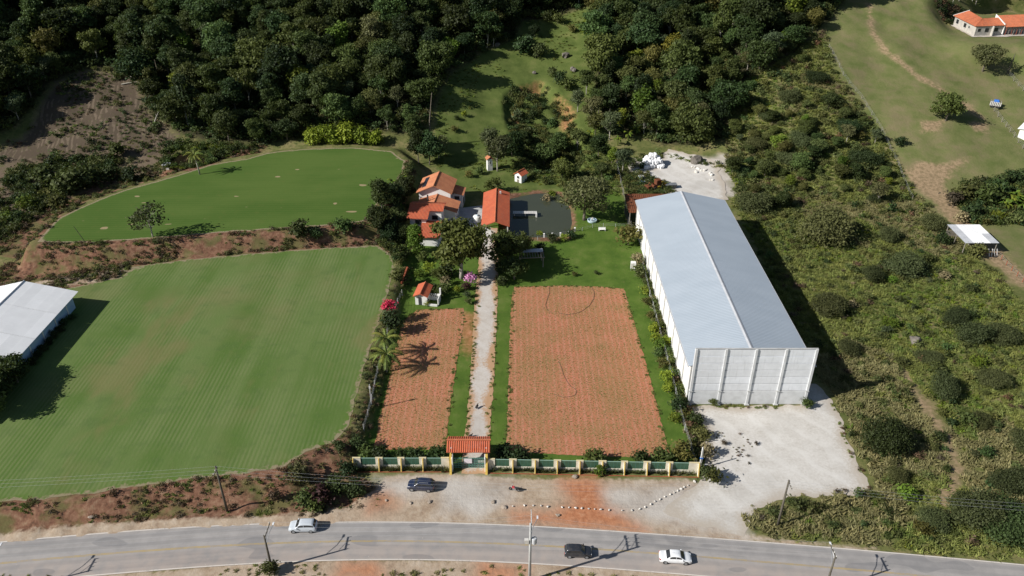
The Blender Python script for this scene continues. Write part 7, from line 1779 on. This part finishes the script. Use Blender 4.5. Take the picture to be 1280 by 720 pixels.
for px, py, s, k, lab in [
    (1105, 560, 1.0, 2, 'wide dark green bush beside the gravel yard'), (1180, 492, 0.72, 0, 'dark twiggy bush beside the trodden path'), (1195, 400, 0.70, 0, 'dull bush in the scrub below the white shelter'), (1032, 300, 1.35, 0, 'largest dark rounded bush in the scrub above the warehouse'), (940, 262, 1.1, 0, 'dark bush touching the far right corner of the warehouse'), (1130, 340, 0.85, 0, 'grey-green bush left of the white shelter'), (1165, 285, 0.62, 1, 'dark bush against the fence by the white shelter'), (1035, 390, 0.75, 1, 'dull bush in the warehouse shadow edge'), (1215, 425, 0.72, 0, 'dull bush right of the reddish mound'), (1250, 425, 0.7, 1, 'dull bush near the right frame edge'), (1110, 300, 0.7, 1, 'dark bush in the middle of the scrub'), (985, 205, 0.9, 1, 'dark bush high in the scrub'), (1000, 180, 0.8, 0, 'grey bush high in the scrub'), (1080, 205, 0.8, 2, 'dark bush at the pasture fence'), (1060, 165, 0.8, 2, 'dark bush under the pasture fence corner'), (1040, 130, 0.8, 2, 'dark bush near the top of the scrub'), (960, 150, 0.7, 1, 'olive bush above the back yard'), (1020, 100, 0.75, 2, 'dark bush at the top scrub edge'), (985, 125, 0.8, 0, 'dull bush near the forest corner'), (1090, 350, 0.6, 1, 'low bush in the dry grass'), (1160, 450, 0.5, 0, 'low bush left of the reddish mound'), (1240, 480, 0.6, 1, 'low bush at the right side'), (1060, 440, 0.45, 1, 'low bush by the shadow of the screen wall'), (1255, 660, 1.0, 2, 'tall leafy bush in the lower right corner'), (1215, 650, 0.8, 1, 'leafy bush left of the lower right corner'), (1262, 610, 0.7, 0, 'leafy bush at the right edge above the corner'), (1165, 655, 0.5, 1, 'low bush by the road at the right'), (1120, 600, 0.45, 1, 'low bush at the edge of the gravel yard'), (1280, 560, 0.6, 0, 'twiggy bush cut by the right frame edge'), (1225, 530, 0.5, 1, 'low twiggy bush in the right scrub'), (945, 185, 0.7, 1, 'bush behind the back yard boulder'), (925, 215, 0.6, 2, 'green bush at the right rim of the back yard'), (1095, 250, 0.6, 0, 'grey bush under the pasture fence'), (960, 215, 0.7, 2, 'green bush above the warehouse far corner')]:
    put(BIGBUSH[k], 'scrub_bush', lab, 'bush', px, py, (s * (0.75 + 0.5 * g.random()), s * (0.75 + 0.5 * g.random()), s * (0.6 + 0.55 * g.random())), None, SG)
# young trees and tall shrubs climbing the scrub between the warehouse and the forest
UPS = polyT([(908, 200), (915, 115), (960, 88), (1000, 66), (1028, 42), (1042, 85), (1072, 132), (1105, 180), (1128, 228), (1090, 262), (1030, 262), (960, 262), (925, 235)])
X, Y = rand_in(UPS, 5.6, 91); k = fbm(X / 14, Y / 14, 2) > -0.22; X, Y = X[k], Y[k]
kinds = [(FT[1], 'mid green'), (FT[3], 'olive'), (FT[4], 'broad mid green'), (FT[6], 'thin grey-green'), (FT[10], 'small bright green'), (BAMBOO[0], 'feathery olive')]
for x, y in zip(X, Y):
    q = int(g.choice(6, p=[.27, .25, .18, .12, .12, .06])); s = 0.26 + 0.34 * g.random() ** 1.6
    tree(kinds[q][0], 'scrub_tree', kinds[q][1] + ' young tree in the tall scrub between the warehouse and the pasture', 'tree', (x, y, hz(x, y) - 0.2), (s * 1.15, s * 1.15, s), g.random() * 6.28, 'young trees in the tall scrub')
LOS = polyT([(1020, 300), (1130, 280), (1180, 310), (1290, 440), (1290, 680), (1110, 670), (1000, 660), (1090, 620), (1060, 540), (1040, 440)])
X, Y = rand_in(LOS, 6.2, 92); k = fbm(X / 9, Y / 9, 2) > -0.02; X, Y = X[k], Y[k]
for x, y in zip(X, Y):
    q = ['scrub', 'mid', 'olive', 'dark', 'bright', 'dry', 'grey', 'brown'][int(g.choice(8, p=[.22, .2, .18, .1, .1, .08, .07, .05]))]; s = 0.45 + 0.8 * g.random() ** 1.8
    tree(SHRUB[SH[q]], 'scrub_shrub', {'scrub': 'dull', 'mid': 'mid green', 'olive': 'olive', 'dark': 'dark green', 'bright': 'bright green', 'dry': 'dry straw-coloured', 'grey': 'grey-green', 'brown': 'brownish'}[q] + ' shrub in the rough grass right of the warehouse', 'shrub', (x, y, hz(x, y) - 0.1), (s * 1.2, s * 1.2, s * 0.9), g.random() * 6.28, 'shrubs in the rough grass')
for px, py, s, v, lab in [(722, 140, 0.7, 6, 'thin grey-green tree right above the eroded hollow'), (733, 118, 0.75, 9, 'layered tree at the right rim of the meadow'), (748, 142, 0.8, 1, 'mid green tree right of the eroded hollow'), (744, 168, 0.7, 3, 'olive tree below the right forest corner'), (722, 188, 0.65, 12, 'flat-topped olive tree in the valley below the hollow'), (748, 196, 0.7, 1, 'mid green tree in the valley near the back yard fence'), (698, 190, 0.6, 4, 'wide green tree in the valley below the hollow'), (765, 205, 0.55, 10, 'small bright tree beside the back yard fence'), (656, 185, 0.55, 1, 'mid green tree below the left side of the hollow'), (752, 222, 0.5, 3, 'olive tree between the pond tree and the fence')]:
    put(FT[v], 'valley_tree', lab, 'tree', px, py, s)
for px, py, s, v, lab in [(655, 10, 0.8, 0, 'dark tree closing off the top of the meadow, left'), (672, 6, 0.7, 4, 'wide green tree closing off the top of the meadow'), (690, 8, 0.75, 1, 'mid green tree at the top middle of the meadow'), (708, 4, 0.8, 5, 'wide dark tree at the top middle of the meadow'), (724, 7, 0.75, 7, 'slender tree at the top right of the meadow'), (738, 14, 0.7, 3, 'olive tree at the top right of the meadow'), (640, 30, 0.65, 2, 'tall dark tree on the left upper meadow rim'), (668, 46, 0.5, 8, 'low dark tree standing out on the upper meadow')]:
    put(FT[v], 'meadow_tree', lab, 'tree', px, py, s)
T3 = poly([(1190, 245), (1200, 225), (1240, 222), (1290, 222), (1290, 290), (1240, 280), (1215, 280)])
for px, py, s, k, lab in [(1190, 258, 2.2, 'brown', 'brownish thicket shrub at the bend of the hill track'), (1203, 252, 2.6, 'scrub', 'grey thicket shrub above the shelter'), (1216, 250, 2.4, 'olive', 'olive thicket shrub above the shelter'), (1230, 256, 2.8, 'mid', 'green thicket shrub above the paddock'), (1240, 245, 2.4, 'mid', 'green thicket shrub left of the banana plants'), (1212, 272, 2.0, 'dark', 'dark thicket shrub behind the shelter'), (1200, 278, 1.6, 'dry', 'dry thicket shrub behind the shelter'), (1250, 232, 1.8, 'dark', 'dark hedge shrub along the track, left'), (1262, 228, 1.8, 'dark', 'dark hedge shrub along the track, middle'), (1274, 226, 1.8, 'dark', 'dark hedge shrub along the track, right'), (1268, 280, 1.5, 'olive', 'olive shrub at the paddock edge'), (1245, 275, 1.4, 'bright', 'bright shrub at the paddock edge'), (1176, 305, 1.6, 'dark', 'dark shrub left of the shelter posts'), (1218, 322, 1.8, 'scrub', 'grey shrub in front of the shelter')]:
    shrub(px, py, s, k, lab)
X, Y = rand_in(polyT([(1190, 250), (1205, 228), (1290, 226), (1290, 282), (1215, 282)]), 1.1, 41); scatter('weeds', X, Y, g.choice([4, 5, 6, 9, 3], len(X)), 0.8 + 0.8 * g.random(len(X)), 'low thicket growth above the white shelter')

# ------------------------------------------------------------------ growth on the banks and slopes
def bank_growth(pl, sp_, sd_, pal, lo, hi, label, avoid=()):
    X, Y = rand_in(pl, sp_, sd_)
    for a in avoid:
        k = sdf(X, Y, a) < -0.2; X, Y = X[k], Y[k]
    n = fbm(X / 5, Y / 5, 3); k = n + 0.5 * g.random(len(X)) > 0.12; X, Y = X[k], Y[k]
    scatter('bank_growth', X, Y, g.choice(pal, len(X)), lo + (hi - lo) * g.random(len(X)), label)
bank_growth(BANK2, 0.75, 51, [0, 2, 4, 7, 7, 8, 0, 1, 7], 0.4, 0.95, 'brown brush on the bank below the upper field', (UPF, LOWF))
bank_growth(BANK3, 0.9, 52, [0, 2, 4, 7, 8], 0.5, 1.0, 'rough brush round the far side of the upper field', (UPF,))
bank_growth(poly([(0, 640), (0, 632), (100, 622), (230, 604), (330, 588), (345, 600), (345, 640), (250, 640), (100, 650)], 1), 0.62, 53, [0, 2, 7, 7, 1, 0, 15, 15, 2], 0.35, 0.75, 'brush and clods on the roadside bank', (LOWF,))
bank_growth(poly([(345, 588), (380, 560), (438, 545), (446, 590), (470, 605), (470, 630), (380, 645), (345, 635)], 0.5), 0.75, 54, [0, 0, 8, 8, 7, 0, 2], 0.35, 0.75, 'tangled brush on the mound left of the front wall', (LOWF,))
bank_growth(poly([(425, 552), (440, 520), (453, 470), (469, 420), (485, 370), (494, 330), (506, 335), (493, 385), (477, 440), (463, 490), (454, 552)], 1.2), 0.75, 66, [0, 0, 8, 8, 7, 0], 0.35, 0.7, 'dry brush on the low bank right of the striped field', (LOWF,))
bank_growth(DITCH, 0.7, 55, [0, 0, 0, 8, 7, 2], 0.35, 0.7, 'dry brush along the edge between striped field and garden', (LOWF, BED_L))
bank_growth(poly([(466, 290), (478, 262), (496, 240), (506, 214), (518, 214), (512, 240), (505, 270), (508, 312), (498, 330), (480, 312)], 3), 0.9, 56, [9, 9, 4, 9, 5], 0.6, 1.2, 'dark leafy growth left of the house', (UPF, LOWF))
X, Y = rand_in(PLOUGH, 2.6, 57); k = (fbm(X / 6, Y / 6, 2) > 0.12); X, Y = X[k], Y[k]; scatter('slope_shrubs_undergrowth', X, Y, g.choice([4, 5, 5, 9, 2], len(X)), 0.6 + 1.1 * g.random(len(X)), 'small dark shrubs dotted over the ploughed slope')
X, Y = rand_in(SLPZ, 1.5, 85); k = (fbm(X / 5, Y / 5, 3) + 0.35 * g.random(len(X)) > 0.12) & (sdf(X, Y, UPF) < -1); X, Y = X[k], Y[k]; scatter('slope_weeds', X, Y, g.choice([2, 4, 5, 0, 7, 8, 9], len(X)), 0.35 + 0.6 * g.random(len(X)), 'weeds and sprouts over the rough cleared slope')
SLP = polyT([(-40, 250), (0, 215), (40, 205), (110, 195), (160, 200), (200, 210), (150, 226), (100, 240), (60, 262), (20, 290), (-40, 320)])
X, Y = rand_in(SLP, 1.3, 58); k = (fbm(X / 7, Y / 7, 3) > -0.02); X, Y = X[k], Y[k]; scatter('slope_undergrowth', X, Y, g.choice([4, 5, 5, 9, 0, 8], len(X)), 0.8 + 1.0 * g.random(len(X)), 'scattered scrub on the bare slope left of the upper field')
X, Y = rand_in(GULLY, 1.35, 59); k = fbm(X / 4, Y / 4, 3) > -0.2; X, Y = X[k], Y[k]; scatter('hollow_undergrowth', X, Y, g.choice([4, 9, 5, 6, 4, 2], len(X)), 0.7 + 0.7 * g.random(len(X)), 'scrub filling the eroded hollow')
MS = polyT([(700, 178), (720, 165), (760, 178), (770, 205), (790, 195), (835, 192), (905, 205), (905, 212), (830, 196), (800, 212), (780, 235), (775, 245), (720, 236), (690, 232), (640, 225), (640, 200), (680, 195)])
X, Y = rand_in(MS, 1.25, 60); scatter('meadow_undergrowth', X, Y, g.choice([4, 9, 2, 6, 1, 3, 2, 1, 2], len(X)), 0.6 + 0.7 * g.random(len(X)), 'rank growth between the pond and the right forest')
BY = polyT([(778, 218), (800, 212), (815, 222), (842, 232), (842, 246), (800, 246), (784, 244)])
X, Y = rand_in(BY, 1.0, 62); scatter('weeds', X, Y, g.choice([4, 9, 2, 6, 8], len(X)), 0.6 + 0.6 * g.random(len(X)), 'weeds round the rusty loader')
X, Y = rand_in(poly([(884, 540), (915, 538), (950, 556), (948, 575), (935, 582), (905, 570), (886, 575)]), 0.6, 81); k = fbm(X / 2.2, Y / 2.2, 3) > 0.06; X, Y = X[k], Y[k]; scatter('dead_weeds', X, Y, g.choice([7, 0], len(X)), 0.14 + 0.2 * g.random(len(X)), 'dead weeds dotted over the gravel yard', Z=np.full(len(X), 0.02))
X, Y = rand_in(outline(YARD, 1.0, 0.6, 2.0, 6), 0.7, 82); k = (sdf(X, Y, YARD) < 0.9) & (Y < 109) & (X > 36) & (fbm(X / 3, Y / 3, 2) > 0.0); X, Y = X[k], Y[k]; scatter('edge_weeds', X, Y, g.choice([0, 1, 7, 2], len(X)), 0.25 + 0.35 * g.random(len(X)), 'thin weeds along the rim of the gravel yard', Z=np.full(len(X), 0.02))
X, Y = rand_in(outline(PW2, 1, 0.5, 2, 3), 0.8, 83); k = (sdf(X, Y, PW2) < 2.2); X, Y = X[k], Y[k]; scatter('pond_reeds_undergrowth', X, Y, g.choice([3, 9, 2], len(X)), 0.6 + 0.5 * g.random(len(X)), 'weeds round the rim of the brown pond', Z=np.full(len(X), 4.7))
PW_ = polyT([(205, 186), (225, 178), (300, 182), (322, 184), (285, 196), (268, 200), (262, 190), (225, 188), (205, 196)])
X, Y = rand_in(PW_, 0.9, 63); scatter('reeds_undergrowth', X, Y, g.choice([3, 9, 3], len(X)), 0.9 + 0.6 * g.random(len(X)), 'bright green reeds around the brown pond')
VG = poly([(-60, 720), (40, 718), (130, 722), (200, 718), (330, 706), (420, 706), (500, 712), (620, 706), (700, 712), (780, 722), (900, 735), (900, 780), (-60, 800)])
X, Y = rand_in(VG, 1.15, 64); k = fbm(X / 4, Y / 4, 3) > 0.1; X, Y = X[k], Y[k]; scatter('verge_grass', X, Y, g.choice([0, 0, 1], len(X)), 0.3 + 0.35 * g.random(len(X)), 'dry grass tufts on the near verge')
shrub(338, 716, 1.1, 'scrub', 'low bush at the foot of the left near-verge pole')
# seedlings in the beds
for pl, sd_, lab in ((BED_L, 71, 'tiny green seedlings across the left planted bed'), (BED_R, 72, 'tiny green seedlings across the right planted bed')):
    X, Y = rand_in(pl, 0.36, sd_); k = (g.random(len(X)) < 0.55 + 0.6 * fbm(X / 5, Y / 3, 3)); X, Y = X[k], Y[k]
    scatter('seedlings', X, Y, np.full(len(X), 10), 0.8 + 0.6 * g.random(len(X)), lab, Z=np.full(len(X), 0.03))
for pl, sd_, lab in ((BED_L, 75, 'weedy grass along the rim of the left bed'), (BED_R, 76, 'weedy grass along the rim of the right bed'), (DRV, 77, 'grass tufts along both sides of the drive')):
    X, Y = rand_in(outline(np.array(pl) , 3, 0.0, 1, 1), 0.45, sd_, jit=0.5); s_ = sdf(X, Y, pl); X2 = X + g.normal(size=len(X)) * 0.25; k = (s_ < 0.42) & (Y < 160) & (Y > 97) & (g.random(len(X)) < 0.55); X, Y = X2[k], Y[k]
    scatter('edge_grass', X, Y, g.choice([1, 2, 2], len(X)), 0.25 + 0.3 * g.random(len(X)), lab, Z=np.full(len(X), 0.02))
# brush beside the farmhouse
X, Y = rand_in(polyT([(1165, -2), (1180, -4), (1200, 14), (1192, 24), (1186, 32), (1176, 24)]), 1.0, 78); scatter('hill_brush_undergrowth', X, Y, g.choice([7, 0, 8, 7, 5], len(X)), 0.6 + 0.8 * g.random(len(X)), 'dry brush at the grove edge left of the farmhouse')
# lawn edges and meadow tufts
X, Y = rand_in(MEAD, 1.7, 73); k = (sdf(X, Y, GULLY) < -1) & (sdf(X, Y, PW) < -0.5) & (fbm(X / 8, Y / 8, 3) > 0.1); X, Y = X[k], Y[k]
scatter('meadow_grass', X, Y, g.choice([1, 3, 2], len(X)), 0.5 + 0.5 * g.random(len(X)), 'grass tufts on the meadow')
# hedge row in the shade of the white shed
for k in range(12):
    x, y = -89.6 + 0.2 * g.normal(), 109 + 2.2 * k; t = tree(SHRUB[SH['dark']], 'shed_hedge', 'dark hedge bush in the row along the white shed wall', 'hedge', (x, y, Z_LOW - 0.1), (0.7, 0.95, 0.55 + 0.3 * g.random()), g.random() * 6, 'hedge along the white shed')
for px, py, s, lab in [(22, 478, 0.62, 'dense green tree at the near corner of the white shed'), (2, 500, 0.7, 'green tree cut by the left frame edge below the shed'), (-18, 520, 0.75, 'green tree just left of the frame below the shed')]:
    X, Y = P(px, py, Z_LOW); tree(RND, 'shed_tree', lab, 'tree', (X, Y, Z_LOW - 0.1), s, g.random() * 6)
